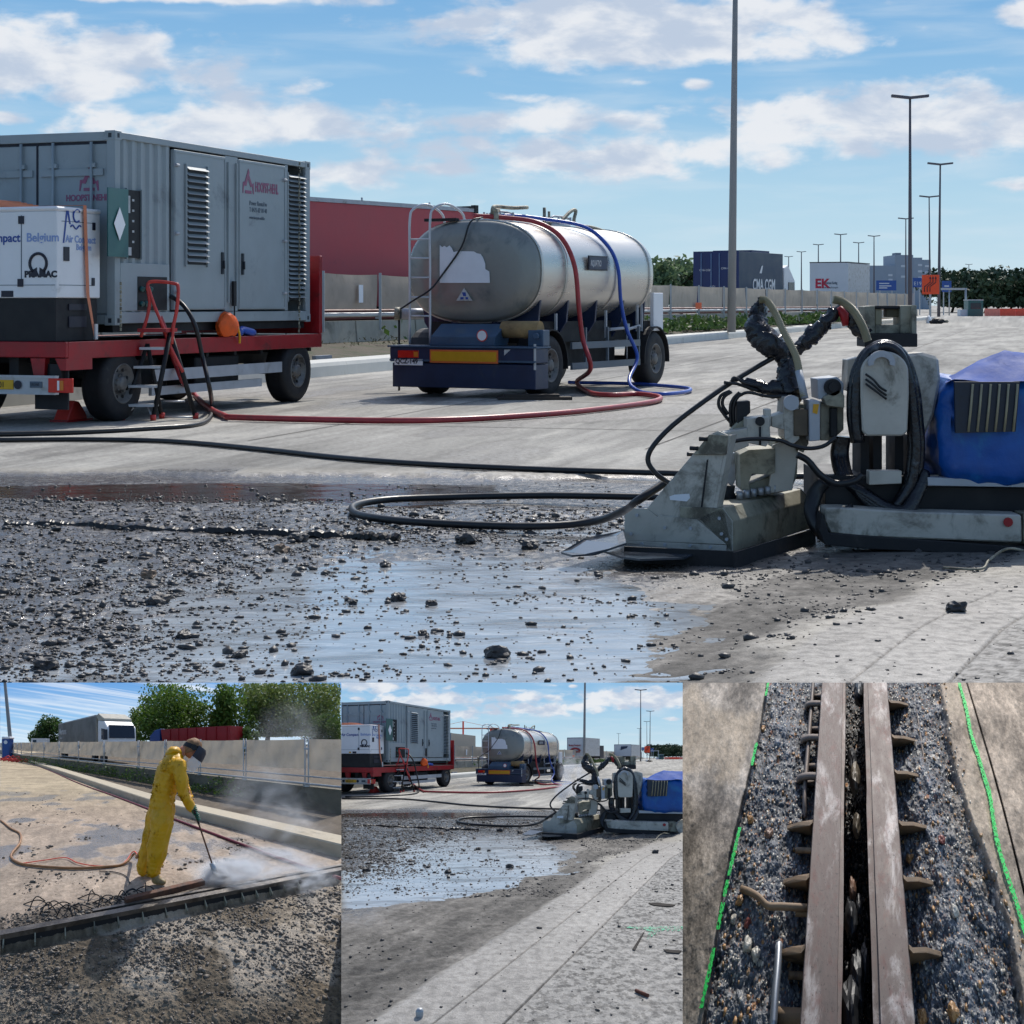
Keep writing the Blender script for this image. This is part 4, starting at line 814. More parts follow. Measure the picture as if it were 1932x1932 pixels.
hose('blue_hose', [W((1.0, .2, zr_+.12)), W((1.6, 0, zr_+.14)), W((2.1, -.3, zr_+.1)), W((2.7, -.85, zr_-.03)), W((2.95, -1.2, zc_+.5)), W((3.05, -1.36, zc_+.1)), W((3.1, -1.40, 1.6)), W((3.25, -1.45, 1.1)), W((3.5, -1.55, .6)), gnd(*z2(1510, 1190), .2), gnd(*z2(1570, 1255), .05), gnd(*z2(1700, 1272), .05), gnd(*z2(1850, 1258), .05), gnd(*z2(1860, 1238), .05), gnd(*z2(1700, 1222), .05), gnd(*z2(1500, 1210), .05), gnd(*z2(1150, 1203), .05)], .034, M_bluehose, 'blue water hose hanging over the tanker side and looped on the deck')
hose('black_strap', [W((.2, -.1, zr_+.05)), W((-.06, .0, zr_-.04)), tk1 if False else W(onend(530, 400)+Vector((-.03, 0, 0))), W(onend(420, 560)+Vector((-.03, 0, 0))), W(tr_(330, 650, -.28)), W(tr_(230, 715, -.3)), W(tr_(150, 768, -.32))], .016, M_hose, 'thin black cable slung across the rear of the tank', 5, 6, 'cable')
bd_ = MB().box(0, 1.2, 0, .35, 0, .05).box(.1, 1.0, .05, .3, .05, .09).build('timber_board', mat('dark_wet_timber', S(58, 50, 44), .8, 0, .3, 4)); p = gnd(*z2(735, 1310)); bd_.location = (p.x, p.y, 0); bd_.rotation_euler = (0, 0, R(4)); tag(bd_, 'dark wooden boards lying flat under the tanker near its rear wheel', 'board')
# pipe coupling beside the ladder, seen past the tank
cp = thing('pipe_coupling', 'grey pipe end with hooks held out left of the tanker ladder', 'pipe', (-2.2, 33.5, 0), 0)
q = toloc(cp, at(*z2(150, 795), 33.5)); MB().cyl(q, q+Vector((.55, .3, .0)), .10, seg=18).build('pipe', M_lightgrey, cp); MB().cyl(q+Vector((-.1, 0, -.0)), q+Vector((.0, 0, 0)), .12, seg=16).build('coupling', M_rmud, cp)
MB().cyl(q+Vector((-.02, 0, -.1)), (q.x-.02, 0, .0), .02).build('post', M_dark, cp)
# black cables on the deck
hose('air_hose', [gnd(*z1(-120, 1842), .03), gnd(*z1(0, 1842), .03), gnd(*z1(400, 1832), .03), gnd(*z1(800, 1812), .03), gnd(*z1(1100, 1790), .03), gnd(*z1(1190, 1750), .03), gnd(*z1(1202, 1690), .03), at(*z1(1195, 1600), 25.6), at(*z1(1150, 1400), 25.7), at(*z1(1110, 1230), 25.6), at(*z1(1050, 1120), 25.7), at(*z1(980, 1065), 25.9), at(*z1(905, 1040), 26.0)], .032, M_hose, 'black hose running from the container socket down and left along the deck')
hose('black_hose', [gnd(-60, 829, .03), gnd(*zg(0, 35), .03), gnd(*zg(300, 33), .03), gnd(*zg(600, 40), .03), gnd(*zg(900, 66), .03), gnd(*zg(1200, 98), .03), gnd(*zg(1500, 120), .03), gnd(*zg(1900, 138), .03), gnd(1240, 892, .03), gnd(1450, 898, .03), gnd(1800, 900, .03), gnd(2100, 905, .03)], .028, M_hose, 'long black pressure hose crossing the deck behind the milled strip')
hose('hose_loop', [gnd(1330, 940, .03), gnd(*z3(160, 880), .03), gnd(1000, 935, .02), gnd(850, 938, .0), gnd(740, 942, .0), gnd(680, 950, .0), gnd(664, 961, .0), gnd(690, 974, .0), gnd(800, 986, .0), gnd(1000, 993, .0), gnd(1120, 984, .03), at(1180, 962, 12.6), at(*zr(400, 1360), 12.3), at(*zr(580, 1240), 12.4)], .028, M_hose, 'black hose lying in a wide loop on the gravel in front of the robot')
hose('feed_hose', [at(*zr(735, 1300), 11.93), at(*zr(690, 1260), 12.0), at(*zr(600, 1235), 12.1), at(*zr(520, 1180), 12.1), at(*zr(470, 1100), 12.1), at(*zr(500, 1010), 12.1), at(*zr(620, 880), 12.15), at(*zr(800, 740), 12.2), at(*zr(1000, 600), 12.3), at(*zr(1200, 480), 12.4), at(*zr(1330, 410), 12.4), at(*zr(1430, 370), 12.45)], .017, M_hose, 'black feed hose arching from the steel hood up to the wrapped boom')
# ------------------------------------------------------------------ hydro-demolition robot
RB = thing('demolition_robot', 'water jet concrete demolition robot, grey steel hood, wrapped hoses and blue cover', 'robot', (1.6, 12.2, 0), 0)
def L(p): return toloc(RB, p)
def A3(x, y, Y, z=zr): return L(at(*z(x, y), Y))
PA, PB = Vector((.716, 11.9, 0)), Vector((1.38, 11.67, 0)); dirA = (PB-PA).normalized(); nA = Vector((dirA.y, -dirA.x, 0))   # plane of the hood's end plate
dirB = Vector((.69, 1.23, 0)).normalized(); lenB = 1.40
def HP(x, y, o=0.0): return L(hit(*zr(x, y), PA+nA*o, nA))
back = -nA*.02
m = MB()    # lower end plates (three bolted plates with chamfered top corners)
e1_ = [HP(x, y) for x, y in ((318, 1640), (318, 1445), (380, 1405), (462, 1408), (545, 1475), (330, 1600))]
m.prism([HP(x, y) for x, y in ((316, 1655), (318, 1450), (382, 1405), (462, 1408), (542, 1468), (800, 1470), (955, 1405), (1015, 1490), (1015, 1690), (960, 1690))], back*1.0)
hood = m.build('hood_end_plate', M_rgrey, RB)
m = MB(); m.prism([HP(x, y, .008) for x, y in ((345, 1612), (545, 1450), (785, 1478), (975, 1640))], back*.3); m.prism([HP(x, y, .012) for x, y in ((318, 1650), (322, 1612), (975, 1645), (975, 1690))], back*.3); m.build('cover_plate', M_rgrey, hood, .002)
m = MB()
for x, y in ((400, 1450), (362, 1570), (580, 1530), (745, 1535), (432, 1635), (580, 1640), (742, 1645), (873, 1655), (930, 1470), (945, 1570), (978, 1605)): q = HP(x, y, .012); m.cyl(q, q+nA*.012, .011, seg=8)
m.build('bolt', M_lightgrey, hood)
m = MB(); m.prism([HP(x, y, -.01) for x, y in ((462, 1408), (545, 1465), (785, 1475), (800, 1470), (890, 1410), (968, 1010), (985, 935), (920, 908), (870, 930), (800, 1010))], back)
gp = m.build('gable_plate', M_rgrey, RB, .002)
m = MB(); m.prism([HP(x, y, -.004) for x, y in ((848, 1095), (858, 1090), (812, 1470), (800, 1470))], back*.2); m.build('weld_seam', M_dark, gp)
m = MB(); m.prism([HP(x, y, -.005) for x, y in ((608, 1330), (640, 1318), (735, 1312), (740, 1340), (720, 1362), (612, 1352))], back*.2); m.build('slot', M_paper, gp)
# gable return (side) and flange with bolts
gt = [HP(985, 935, -.01), HP(968, 1010, -.01), HP(890, 1410, -.01)]; v = Vector(dirB)*.10
MB().prism([HP(868, 930, -.008), HP(985, 935, -.008), HP(978, 1060, -.008), HP(762, 1060, -.008)], nA*.02).build('top_clamp', M_rmud, gp, .004)
m = MB()
for x, y in ((845, 960), (785, 1020)): q = HP(x, y, .01); m.cyl(q-dirA*.045, q+dirA*.01, .014, seg=8)
m.build('stud', M_dark, gp)
m = MB(); m.prism([gt[0], gt[1], gt[2], gt[2]+v, gt[1]+v, gt[0]+v], Vector(nA)*-.0+dirA*.02); m.build('gable_flange', M_rgrey, RB)
# long box of the hood, running away to the right
p1_ = HP(1015, 1690); p2_ = HP(1015, 1490); p3_ = HP(955, 1405); w = dirB*lenB; z_ = lambda p, z: Vector((p.x, p.y, z))
p4_ = p3_-dirA*.28
m = MB(); m.prism([p1_, p2_, p3_, Vector((p4_.x, p4_.y, p3_.z)), Vector((p4_.x, p4_.y, p1_.z+.02))], w); hb = m.build('hood_box', M_rmud, RB, .004)
o_ = dirA*.5; q_ = HP(330, 1640); m = MB(); q2 = HP(330, 1450)
m.prism([q_-nA*.03, q2-nA*.03, q2-nA*.03+dirA*.22, q_-nA*.03+dirA*.25], w*.98); m.build('hood_box', M_rmud, RB)
m = MB(); m.prism([HP(330, 1650)-nA*lenB, HP(330, 1450)-nA*lenB, HP(1010, 1500)-nA*lenB, HP(1010, 1680)-nA*lenB], nA*.02); m.build('hood_back_plate', M_rgrey, RB)
# rubber skirts lying on the ground
def G3(x, y, z): return L(gnd(*zr(x, y), z))
for i, pts in enumerate((((-90, 1700), (60, 1610), (310, 1560), (330, 1640), (130, 1710), (-20, 1720)), ((180, 1690), (330, 1640), (500, 1660), (820, 1690), (700, 1735), (420, 1745), (300, 1730)))):
    zz_ = (.035, .02)[i]; P_ = [G3(x, y, zz_+(.05 if (i == 0 and y < 1650) else 0)) for x, y in pts]; m = MB(); m.prism(P_, (0, 0, .012)); m.build('rubber_skirt', M_skirt, RB)
m = MB(); q = L(gnd(*zr(1015, 1690), .06)); m.prism([q, q+dirB*1.4, q+dirB*1.4+Vector((0, 0, -.12)), q+Vector((0, 0, -.12))], dirA*.015); q = L(gnd(*zr(318, 1650), .06)); m.prism([q, q+dirA*.7, q+dirA*.7+Vector((0, 0, -.1)), q+Vector((0, 0, -.1))], nA*.012); m.build('hanging_skirt', M_black, RB)
# box extruded in depth from a traced front face
def slab(name, pts, Y, d, m_, par=RB, bev=.004, z=zr): return MB().prism([A3(x, y, Y, z) for x, y in pts], (0, d, 0)).build(name, m_, par, bev)
slab('lance_carrier', [(1060, 1060), (1120, 1030), (1290, 1020), (1290, 1175), (1250, 1190), (1140, 1185), (1120, 1240), (1130, 1310), (1070, 1290)], 12.25, .3, M_rmud)
slab('lance_carrier', [(1290, 960), (1440, 960), (1430, 1200), (1390, 1290), (1250, 1320), (1130, 1312), (1120, 1250), (1290, 1190)], 12.35, .35, M_rmud)
slab('carrier_plate', [(1270, 1000), (1400, 960), (1435, 1060), (1400, 1290), (1240, 1312), (1260, 1180)], 12.28, .03, M_rgrey)
slab('carrier_leg', [(960, 1070), (1050, 1040), (1040, 1210), (1000, 1300), (950, 1240)], 12.55, .06, M_whited)
MB().cyl(A3(930, 1400, 12.2), A3(935, 1290, 12.2), .03).build('ram_rod', M_conduit, RB); MB().cyl(A3(940, 1385, 12.3), A3(960, 1250, 12.3), .075).cyl(A3(1000, 1390, 12.3), A3(930, 1280, 12.3), .07).build('hose_bundle', M_dark, RB)
m = MB()
for a in range(6): q = A3(1060+a*45, 1345-a*8, 12.2+.02*a); m.cyl(q, q+Vector((0, 0, .05)), .022, seg=8)
m.build('nozzle_fitting', M_galv, RB)
# beam from gable to the mast
slab('boom_beam', [(960, 920), (1110, 890), (1120, 1005), (1010, 1050), (965, 1062)], 12.0, .16, M_rgrey)
slab('boom_beam', [(1110, 828), (1250, 815), (1260, 960), (1230, 1010), (1110, 985)], 12.0, .2, M_rgrey)
q = A3(1190, 845, 11.99); m = MB().cyl(q, q+Vector((0, -.02, 0)), .03, seg=16).cyl(A3(1192, 880, 11.99), A3(1192, 1000, 11.99), .007); m.build('pin', M_dark, RB)
slab('clamp_block', [(1225, 770), (1262, 768), (1262, 880), (1230, 880)], 12.05, .12, M_rgrey); slab('clamp_block', [(1265, 815), (1345, 790), (1345, 900), (1265, 880)], 12.1, .2, M_rgrey)
slab('valve_box', [(1045, 720), (1128, 715), (1130, 790), (1045, 870)], 12.2, .15, M_dark); slab('valve_box', [(1050, 850), (1120, 830), (1120, 900), (1000, 905)], 12.2, .12, M_rmud)
slab('boom_head', [(1350, 690), (1440, 690), (1445, 960), (1400, 1000), (1350, 960), (1340, 800)], 12.1, .3, M_rgrey)
slab('boom_head', [(1440, 735), (1505, 735), (1505, 990), (1470, 1050), (1420, 1010)], 12.2, .25, M_rmud)
slab('motor_block', [(1410, 770), (1500, 770), (1500, 940), (1410, 940)], 12.08, .2, mat('rusty_brown_block', S(92, 78, 60), .6, 0, .3, 7, .003, 30, S(50, 44, 40), .55, 5))
q = A3(1390, 725, 12.09); MB().cyl(q, q+Vector((0, -.03, 0)), .05, seg=20).build('pivot', M_lightgrey, RB)
slab('cover_panel', [(1508, 712), (1578, 715), (1578, 970), (1510, 975)], 12.05, .25, M_lightgrey); slab('label', [(1535, 735), (1572, 735), (1560, 800), (1530, 790)], 12.045, .004, M_refly, bev=0)
slab('slide_beam', [(1580, 735), (1730, 700), (1730, 900), (1650, 970), (1580, 970)], 12.2, .3, M_rmud); slab('slide_beam', [(1645, 760), (1690, 760), (1690, 940), (1645, 950)], 12.15, .1, M_dark)
slab('motor_cover', [(1562, 575), (1690, 560), (1730, 600), (1730, 690), (1640, 690), (1570, 705)], 12.15, .3, M_lightgrey)
q = A3(1655, 625, 12.14); MB().cyl(q, q+Vector((0, -.04, 0)), .055, seg=20).cyl(q+Vector((.0, -.04, 0)), q+Vector((0, -.07, 0)), .03).build('motor_flange', M_dark, RB)
slab('wrapped_knob', [(1600, 690), (1700, 640), (1735, 680), (1735, 760), (1620, 745)], 12.1, .14, M_rmud)
MB().cyl(A3(1480, 700, 12.15), A3(1440, 520, 12.2), .025).build('tube_stub', M_lightgrey, RB)
# wrapped hose booms
def blobtube(name, pts, rs, m_, seg=14, n=6, rough=.18, seed=1):
    P_ = crv(pts, n); rr = []; k = len(pts)-1
    for i in range(len(P_)):
        t = i/(len(P_)-1)*k; j = min(int(t), k-1); r_ = rs[j]*(1-(t-j))+rs[j+1]*(t-j); rr.append(r_)
    o = MB().tube(P_, rr, seg).build(name, m_, RB); from mathutils import noise as mn
    for v in o.data.vertices: nn = mn.noise(v.co*14+Vector((seed, 0, 0)))+.8*abs(mn.noise(v.co*32))+.4*mn.noise(v.co*70); v.co += Vector((nn, .3*nn, mn.noise(v.co*27)))*rough*.075
    set_attrs(o.data); return o
blobtube('wrapped_boom', [A3(1190, 90, 12.5), A3(1160, 170, 12.5), A3(1165, 260, 12.45), A3(1250, 350, 12.4), A3(1340, 440, 12.4), A3(1360, 560, 12.35), A3(1390, 680, 12.3)], [.03, .06, .085, .085, .06, .07, .075], M_wrap, 22, 16, .42)
blobtube('wrapped_boom', [A3(1420, 390, 12.5), A3(1500, 320, 12.5), A3(1600, 220, 12.5), A3(1690, 130, 12.5), A3(1790, 200, 12.5), A3(1860, 290, 12.5)], [.04, .052, .05, .03, .045, .055], M_wrap, 20, 16, .38, 5)
blobtube('wrapped_boom', [A3(1430, 690, 12.4), A3(1330, 640, 12.35), A3(1230, 640, 12.35), A3(1120, 600, 12.35), A3(1040, 570, 12.35)], [.07, .075, .05, .035, .012], M_wrap, 12, 8, .25, 9)
MB().tube([A3(1700, 110, 12.48), A3(1735, 160, 12.48), A3(1740, 230, 12.46)], [.02, .035, .02], 8).build('red_coupling', M_red, RB)
def conduit(pts, r):
    P_ = crv(pts, 26); rr = [r*(1 if i % 2 else .86) for i in range(len(P_))]; return MB().tube(P_, rr, 10, sm=False).build('corrugated_conduit', M_conduit, RB)
conduit([A3(1190, 62, 12.4), A3(1235, 70, 12.38), A3(1290, 150, 12.36), A3(1350, 280, 12.3), A3(1420, 420, 12.25), A3(1450, 560, 12.2), A3(1475, 690, 12.15)], .026)
conduit([A3(1660, 60, 12.4), A3(1720, 75, 12.4), A3(1790, 130, 12.4), A3(1850, 230, 12.4), A3(1885, 330, 12.4)], .03)
MB().cyl(A3(1185, 45, 12.42), A3(1195, 75, 12.42), .012).cyl(A3(1180, 60, 12.42), A3(1215, 80, 12.42), .018).build('cable_tie', M_dark, RB)
m = MB()
for pts in ([(1000, 650), (940, 680), (925, 740), (960, 800), (1000, 850)], [(1010, 655), (960, 690), (950, 740), (985, 800)], [(1060, 660), (1020, 700), (1000, 760), (1005, 880)], [(1070, 665), (1030, 720), (1020, 800), (1030, 890)], [(1200, 620), (1100, 600), (1030, 565), (1015, 590), (1060, 610), (1180, 650)], [(960, 595), (1050, 605)], [(1380, 680), (1250, 685), (1120, 660), (1060, 680), (1020, 700)]): m.tube(crv([A3(x, y, 12.25+.01*i) for i, (x, y) in enumerate(pts)], 6), .012, 6)
m.build('control_hose', M_hose, RB)
m = MB()
for pts, r in (([(720, 1058), (850, 1055), (940, 1000), (1100, 962), (1300, 965), (1400, 1000), (1500, 1020), (1600, 1005), (1680, 950)], .013), ([(1430, 1060), (1500, 1100), (1580, 1190), (1680, 1245), (1800, 1230), (1850, 1190)], .022)): m.tube(crv([A3(x, y, 11.88 if r < .02 else 12.0) for x, y in pts], 8), r, 8)
m.build('pressure_hose', M_hose, RB)
# mast plates behind, top bracket
Z = zs
slab('mast_plate', [(280, 45), (352, 40), (352, 235), (290, 235)], 12.7, .25, M_rmud, z=Z); slab('mast_plate', [(530, 40), (605, 38), (605, 235), (530, 235)], 12.7, .25, M_rmud, z=Z); slab('mast_plate', [(610, 36), (645, 36), (645, 300), (610, 300)], 12.65, .3, M_rmud, z=Z)
slab('mast_crosspiece', [(352, 40), (530, 40), (530, 62), (352, 62)], 12.72, .2, M_dark, z=Z); slab('mast_crosspiece', [(352, 175), (530, 175), (530, 235), (352, 235)], 12.72, .2, M_rmud, z=Z); slab('mast_crosspiece', [(352, 62), (400, 62), (400, 175), (352, 175)], 12.75, .1, M_conduit, z=Z)
slab('mast_crosspiece', [(430, 62), (530, 62), (530, 120), (430, 120)], 12.76, .1, mat('olive_plate', S(84, 78, 58), .7, 0, .2, 6), z=Z)
slab('mast_lower', [(280, 236), (650, 236), (650, 330), (280, 330)], 12.6, .3, M_dark, z=Z)
# big rotary shield disc with hoses round it
def capsule(cx, cy, rx, top, bot, n=20): return [(cx+rx*math.cos(t), top+.9*rx*(1-math.sin(t))) for t in np.linspace(0, math.pi, n)]+[(cx-rx*1.0, (top+bot)*.5), (cx-rx*.93, bot-30), (cx-rx*.75, bot), (cx+rx*.75, bot), (cx+rx*.95, bot-30), (cx+rx*1.02, (top+bot)*.5)]
slab('rotary_shield', capsule(420, 0, 168, 360, 955), 12.0, .12, M_rgrey, z=Z, bev=.01)
arc = [(400+95*math.cos(t), 440-85*math.sin(t)) for t in np.linspace(-.3, math.pi+.3, 12)]+[(400+58*math.cos(t), 445-45*math.sin(t)) for t in np.linspace(math.pi+.2, -.2, 10)]; slab('shield_hook', arc, 11.96, .03, M_lightgrey, z=Z, bev=0)
slab('motor_housing', [(560, 380), (690, 370), (800, 400), (815, 560), (770, 800), (700, 960), (600, 900), (590, 500)], 12.15, .3, M_rgrey, z=Z, bev=.02)
slab('motor_housing', [(160, 420), (240, 400), (240, 620), (150, 640)], 12.3, .2, M_rgrey, z=Z)
m = MB()
for o_ in (0, 18, 34): m.tube(crv([A3(285, 520+o_*2, 11.97, Z), A3(340, 560+o_*2, 11.95, Z), A3(385, 610+o_*1.5, 11.95, Z), A3(430, 640+o_*1.6, 11.97, Z)], 5), .008, 6)
m.build('shield_cable', M_hose, RB)
m = MB()
for k, (dx, yy) in enumerate(((0, 12.05), (28, 12.1), (-26, 12.12))):
    m.tube(crv([A3(230-dx*.5, 1000, yy, Z), A3(215-dx, 800, yy, Z), A3(230-dx, 560, yy, Z), A3(300-dx*.6, 380, yy, Z), A3(420, 325-dx*.5, yy, Z), A3(530+dx*.7, 390, yy, Z), A3(600+dx, 600, yy, Z), A3(630+dx, 850, yy, Z), A3(640+dx, 1080, yy, Z), A3(600+dx, 1300, yy, Z), A3(480, 1480+dx*.5, yy, Z)], 8), .034, 8)
m.build('hose_ring', M_wrap, RB)
m = MB()
for k in range(3): m.tube(crv([A3(100+20*k, 960, 12.3, Z), A3(80+24*k, 1100, 12.3, Z), A3(130+20*k, 1260, 12.2, Z), A3(280, 1360+20*k, 12.1, Z), A3(420, 1450+24*k, 12.05, Z), A3(560, 1480+20*k, 12.0, Z), A3(640+10*k, 1350, 12.05, Z), A3(700, 1200+10*k, 12.1, Z)], 7), .04, 8)
m.build('wrapped_hose_loop', M_wrap, RB)
m = MB()
for k in range(2): m.tube(crv([A3(-10, 1280, 12.1, Z), A3(-60-14*k, 1360, 12.1, Z), A3(-90-14*k, 1480, 12.05, Z), A3(-50, 1600+10*k, 12.0, Z), A3(60, 1650+12*k, 12.0, Z), A3(160, 1640, 12.0, Z)], 7), .045, 8)
m.tube(crv([A3(140, 1450, 11.95, Z), A3(190, 1560, 11.93, Z), A3(300, 1625, 11.93, Z), A3(430, 1600, 11.93, Z), A3(520, 1520, 11.95, Z)], 7), .05, 8); m.build('ground_hose_loop', M_hose, RB)
m = MB()
for xx in (240, 330, 480, 590): m.box(A3(xx, 950, 12.35, Z).x, A3(xx+60, 950, 12.35, Z).x, .1, .4, .28, A3(xx, 950, 12.35, Z).z)
m.build('support_post', M_dark, RB)
# undercarriage
slab('lower_frame', [(0, 1230), (700, 1240), (720, 1310), (2200, 1330), (2200, 1510), (620, 1500), (0, 1470)], 12.15, .9, M_dark, z=Z)
slab('turntable_plate', [(310, 1200), (540, 1200), (540, 1290), (310, 1300)], 12.05, .1, M_rgrey, z=Z); slab('deck_edge', [(720, 1245), (2200, 1300), (2200, 1330), (720, 1305)], 12.05, .1, M_lightgrey, z=Z)
slab('track_frame', [(0, 1460), (120, 1460), (640, 1490), (1380, 1510), (1385, 1705), (300, 1665), (40, 1640), (0, 1560)], 11.85, .22, M_rgrey, z=Z, bev=.01)
slab('track_frame', [(1390, 1500), (1560, 1500), (1560, 1720), (1390, 1710)], 11.9, .2, M_rmud, z=Z)
q = A3(1285, 1560, 11.84, Z); MB().cyl(q, q+Vector((0, -.012, 0)), .03, seg=12).build('frame_plug', M_red, RB)
slab('rubber_track', [(-20, 1500), (30, 1640), (1400, 1740), (2300, 1780), (2300, 1840), (1400, 1800), (300, 1750), (0, 1720), (-40, 1620)], 11.8, .3, M_black, z=Z)
slab('rubber_track', [(-40, 1480), (2300, 1540), (2300, 1780), (0, 1700)], 13.0, .3, M_black, z=Z)
q = A3(1690, 1600, 11.9, Z); MB().lathe([(.1, .15), (0, .15), (-.02, .12), (-.03, .03), (-.03, .001)], q, (0, -1, 0), 28).build('idler_wheel', M_rgrey, RB)
# blue cover over the power pack
cv = MB(); Yc = 12.0; front = [(812, 800), (840, 590), (905, 560), (1200, 575), (1500, 560), (2150, 570), (2180, 1345), (1400, 1310), (900, 1290), (818, 1230)]
P_ = [A3(x, y, Yc, Z) for x, y in front]; cv.prism(P_, (0, 1.15, 0)); tp = cv.build('blue_cover', M_tarp, RB, .08)
from mathutils import noise as mn
def crumple(o, amp, lim=.09, keep=None):
    bm = bmesh.new(); bm.from_mesh(o.data)
    bmesh.ops.triangulate(bm, faces=[f for f in bm.faces if len(f.verts) > 4])
    for _ in range(5):
        es = [e for e in bm.edges if e.calc_length() > lim]
        if not es or len(bm.verts) > 20000: break
        bmesh.ops.subdivide_edges(bm, edges=es, cuts=1); bmesh.ops.triangulate(bm, faces=[f for f in bm.faces if len(f.verts) > 4])
    bm.normal_update()
    for v in bm.verts:
        c = v.co; q = 1-abs(mn.noise(c*3.1)); r_ = 1-abs(mn.noise(c*7+Vector((3, 0, 0)))); v.co = c+v.normal*amp*((q**3-.6)+.4*(r_**4-.5)+.5*mn.noise(c*2))
    for f in bm.faces: f.smooth = True
    bm.to_mesh(o.data); bm.free(); set_attrs(o.data)
crumple(tp, .035)
top = MB(); fr = [A3(x, y, Yc-.01, Z) for x, y in ((838, 592), (905, 556), (1200, 573), (1500, 556), (2150, 568))]; bk = [A3(x, y, Yc+1.0, Z) for x, y in ((905, 540), (1110, 470), (1270, 400), (1500, 440), (2100, 460))]; mid = [A3(x, y, Yc+.45, Z) for x, y in ((870, 540), (1090, 430), (1260, 345), (1420, 370), (2100, 400))]
top.loft([fr, mid, bk], closed=False, caps=False); crumple(top.build('cover_top', M_tarpd, tp), .022, .07)
gr = slab('cooling_grille', [(912, 575), (1370, 575), (1340, 925), (918, 935)], 11.93, .03, mat('dark_mesh', S(30, 38, 52), .5, 0, .3, 30), tp, 0, Z)
for k in range(6): x = 1025+k*63; MB().tube([A3(x+14, 590, 11.92, Z), A3(x, 760, 11.915, Z), A3(x-18, 925, 11.92, Z)], .008, 6).build('grille_bar', M_conduit, gr)
# loose wire and debris by the robot
hose('loose_wire', [gnd(*zs(830, 1880), .01), gnd(*zs(1090, 1890), .015), at(*zs(1150, 1830), 11.0), at(*zs(1230, 1770), 11.1), at(*zs(1300, 1745), 11.1), gnd(*zs(1398, 1760), .02)], .008, M_rmud, 'thin bent wire sticking up from the deck below the robot', 6, 6, 'wire')
# ------------------------------------------------------------------ kerb, median wall, fence
KX = lambda y: -4.14+.31*(y-39.6)
FX = lambda y: -5.02+.35*(y-48)
def sweep(name, prof, ys, xf, m_, zf=lambda y: 0, par=None):
    """prof: closed (offset to the left, z) outline swept along a line x = xf(y)"""
    return MB().loft([[(xf(y)-o, y, z+zf(y)) for o, z in prof] for y in ys], sm=False).build(name, m_, par)
M_kerbt = mat('pale_kerb_concrete', S(196, 196, 190), .7, 0, .08, 2, 0, 30, S(150, 148, 140), .66, 1.4)
tag(sweep('kerb', [(0, -.05), (.02, .22), (.06, .30), (.70, .33), (.75, -.05)], [12, 25, 34, 40, 50, 60, 75, 95, 120, 150, 200], KX, M_kerbt), kind='structure')
zb_ = lambda o, y: .25+.38*min(1, max(0, (o-.7)/2.0))
bys = np.concatenate([np.linspace(14, 60, 60), np.linspace(61, 170, 70)]); V_ = []
for y in bys:
    w_ = (KX(y)-FX(y)) if KX(y)-FX(y) > .9 else .9
    for t in np.linspace(0, 1, 12):
        o = .72+(w_-.72+.3)*t; x = KX(y)-o; V_.append((x, y, .24+.36*t+.07*(float(fbm(np.array([x*2]), np.array([y*2]))[0])-.5)*4*t*(1-t)))
bk = np_mesh('verge', V_, grid_faces(len(bys), 12), mat('dark_soil_verge', S(84, 76, 64), .95, 0, .35, 3, .02, 12, S(58, 66, 40), .52, 1.6), smooth=True); tag(bk, kind='structure')
fy = [14, 20, 26, 32, 38, 44, 50, 56, 62, 70, 80, 92, 105, 120, 140, 165]
cw = thing('concrete_barrier', 'low concrete barrier of cast blocks under the tan screened fence', 'barrier')
for k, (a, b) in enumerate([(y, y+3.9) for y in np.arange(26, 112, 4.0)]+[(112, 165)]):
    sweep('barrier_block', [(-.16, .55), (-.12, 1.12), (.12, 1.12), (.3, .55)], [a, b], FX, M_conc, par=cw)
FN = thing('screened_fence', 'long fence of tan fabric screens on galvanised posts along the median barrier', 'fence')
ps = list(np.arange(27.0, 72, 3.5))+list(np.arange(72, 165, 5.0))
ftop = lambda y: 2.38+.001*(y-48)
for a, b in zip(ps[:-1], ps[1:]):
    nx, nz = 9, 6; V_ = []; rr = random.Random(int(a*10)); ph = rr.random()*6
    for i in range(nx):
        t = i/(nx-1); y = a+.06+(b-a-.12)*t; x = FX(y)
        for j in range(nz):
            s = j/(nz-1); bow = .05*math.sin(math.pi*t)*math.sin(math.pi*s)+.018*math.sin(t*22+ph+s*3)*(1-.3*s); sag = .03*math.sin(t*math.pi)*(s > .9)
            V_.append((x+.07+bow, y, 1.44+(ftop(y)-1.44)*s-sag))
    np_mesh('fabric_screen', V_, grid_faces(nx, nz), M_fab, FN, smooth=True)
for y in ps: x = FX(y); MB().box(x+.10, x+.17, y-.035, y+.035, .85, ftop(y)+.05).box(x-.0, x+.14, y-.03, y+.03, 1.16, 1.22).build('post', M_galv, FN)
sweep('guard_rail', [(-.05, 1.22), (-.12, 1.25), (-.12, 1.31), (-.05, 1.34)], [27, 60, 110, 160], FX, M_galv, par=FN); sweep('guard_rail', [(.28, 1.14), (.2, 1.17), (.2, 1.40), (.28, 1.43)], [27, 60, 110, 160], FX, mat('rail_dark_red', S(92, 34, 40), .6, 0, .2, 3), par=FN)
def fnote(u, v, w_, h_):
    n = Vector((1, -.35, 0)).normalized(); p0 = Vector((FX(48)+.22, 48, 0)); p = hit(u, v, p0, n); d = Vector((.35, 1, 0)).normalized(); m = MB().prism([p-d*w_, p+d*w_, p+d*w_+Vector((0, 0, h_)), p-d*w_+Vector((0, 0, h_))], n*.004); return m
fnote(681, 571, .14, .48).build('white_notice', M_paper, FN)
fnote(1318, 583, .6, .30).build('orange_panel', M_orange, FN)
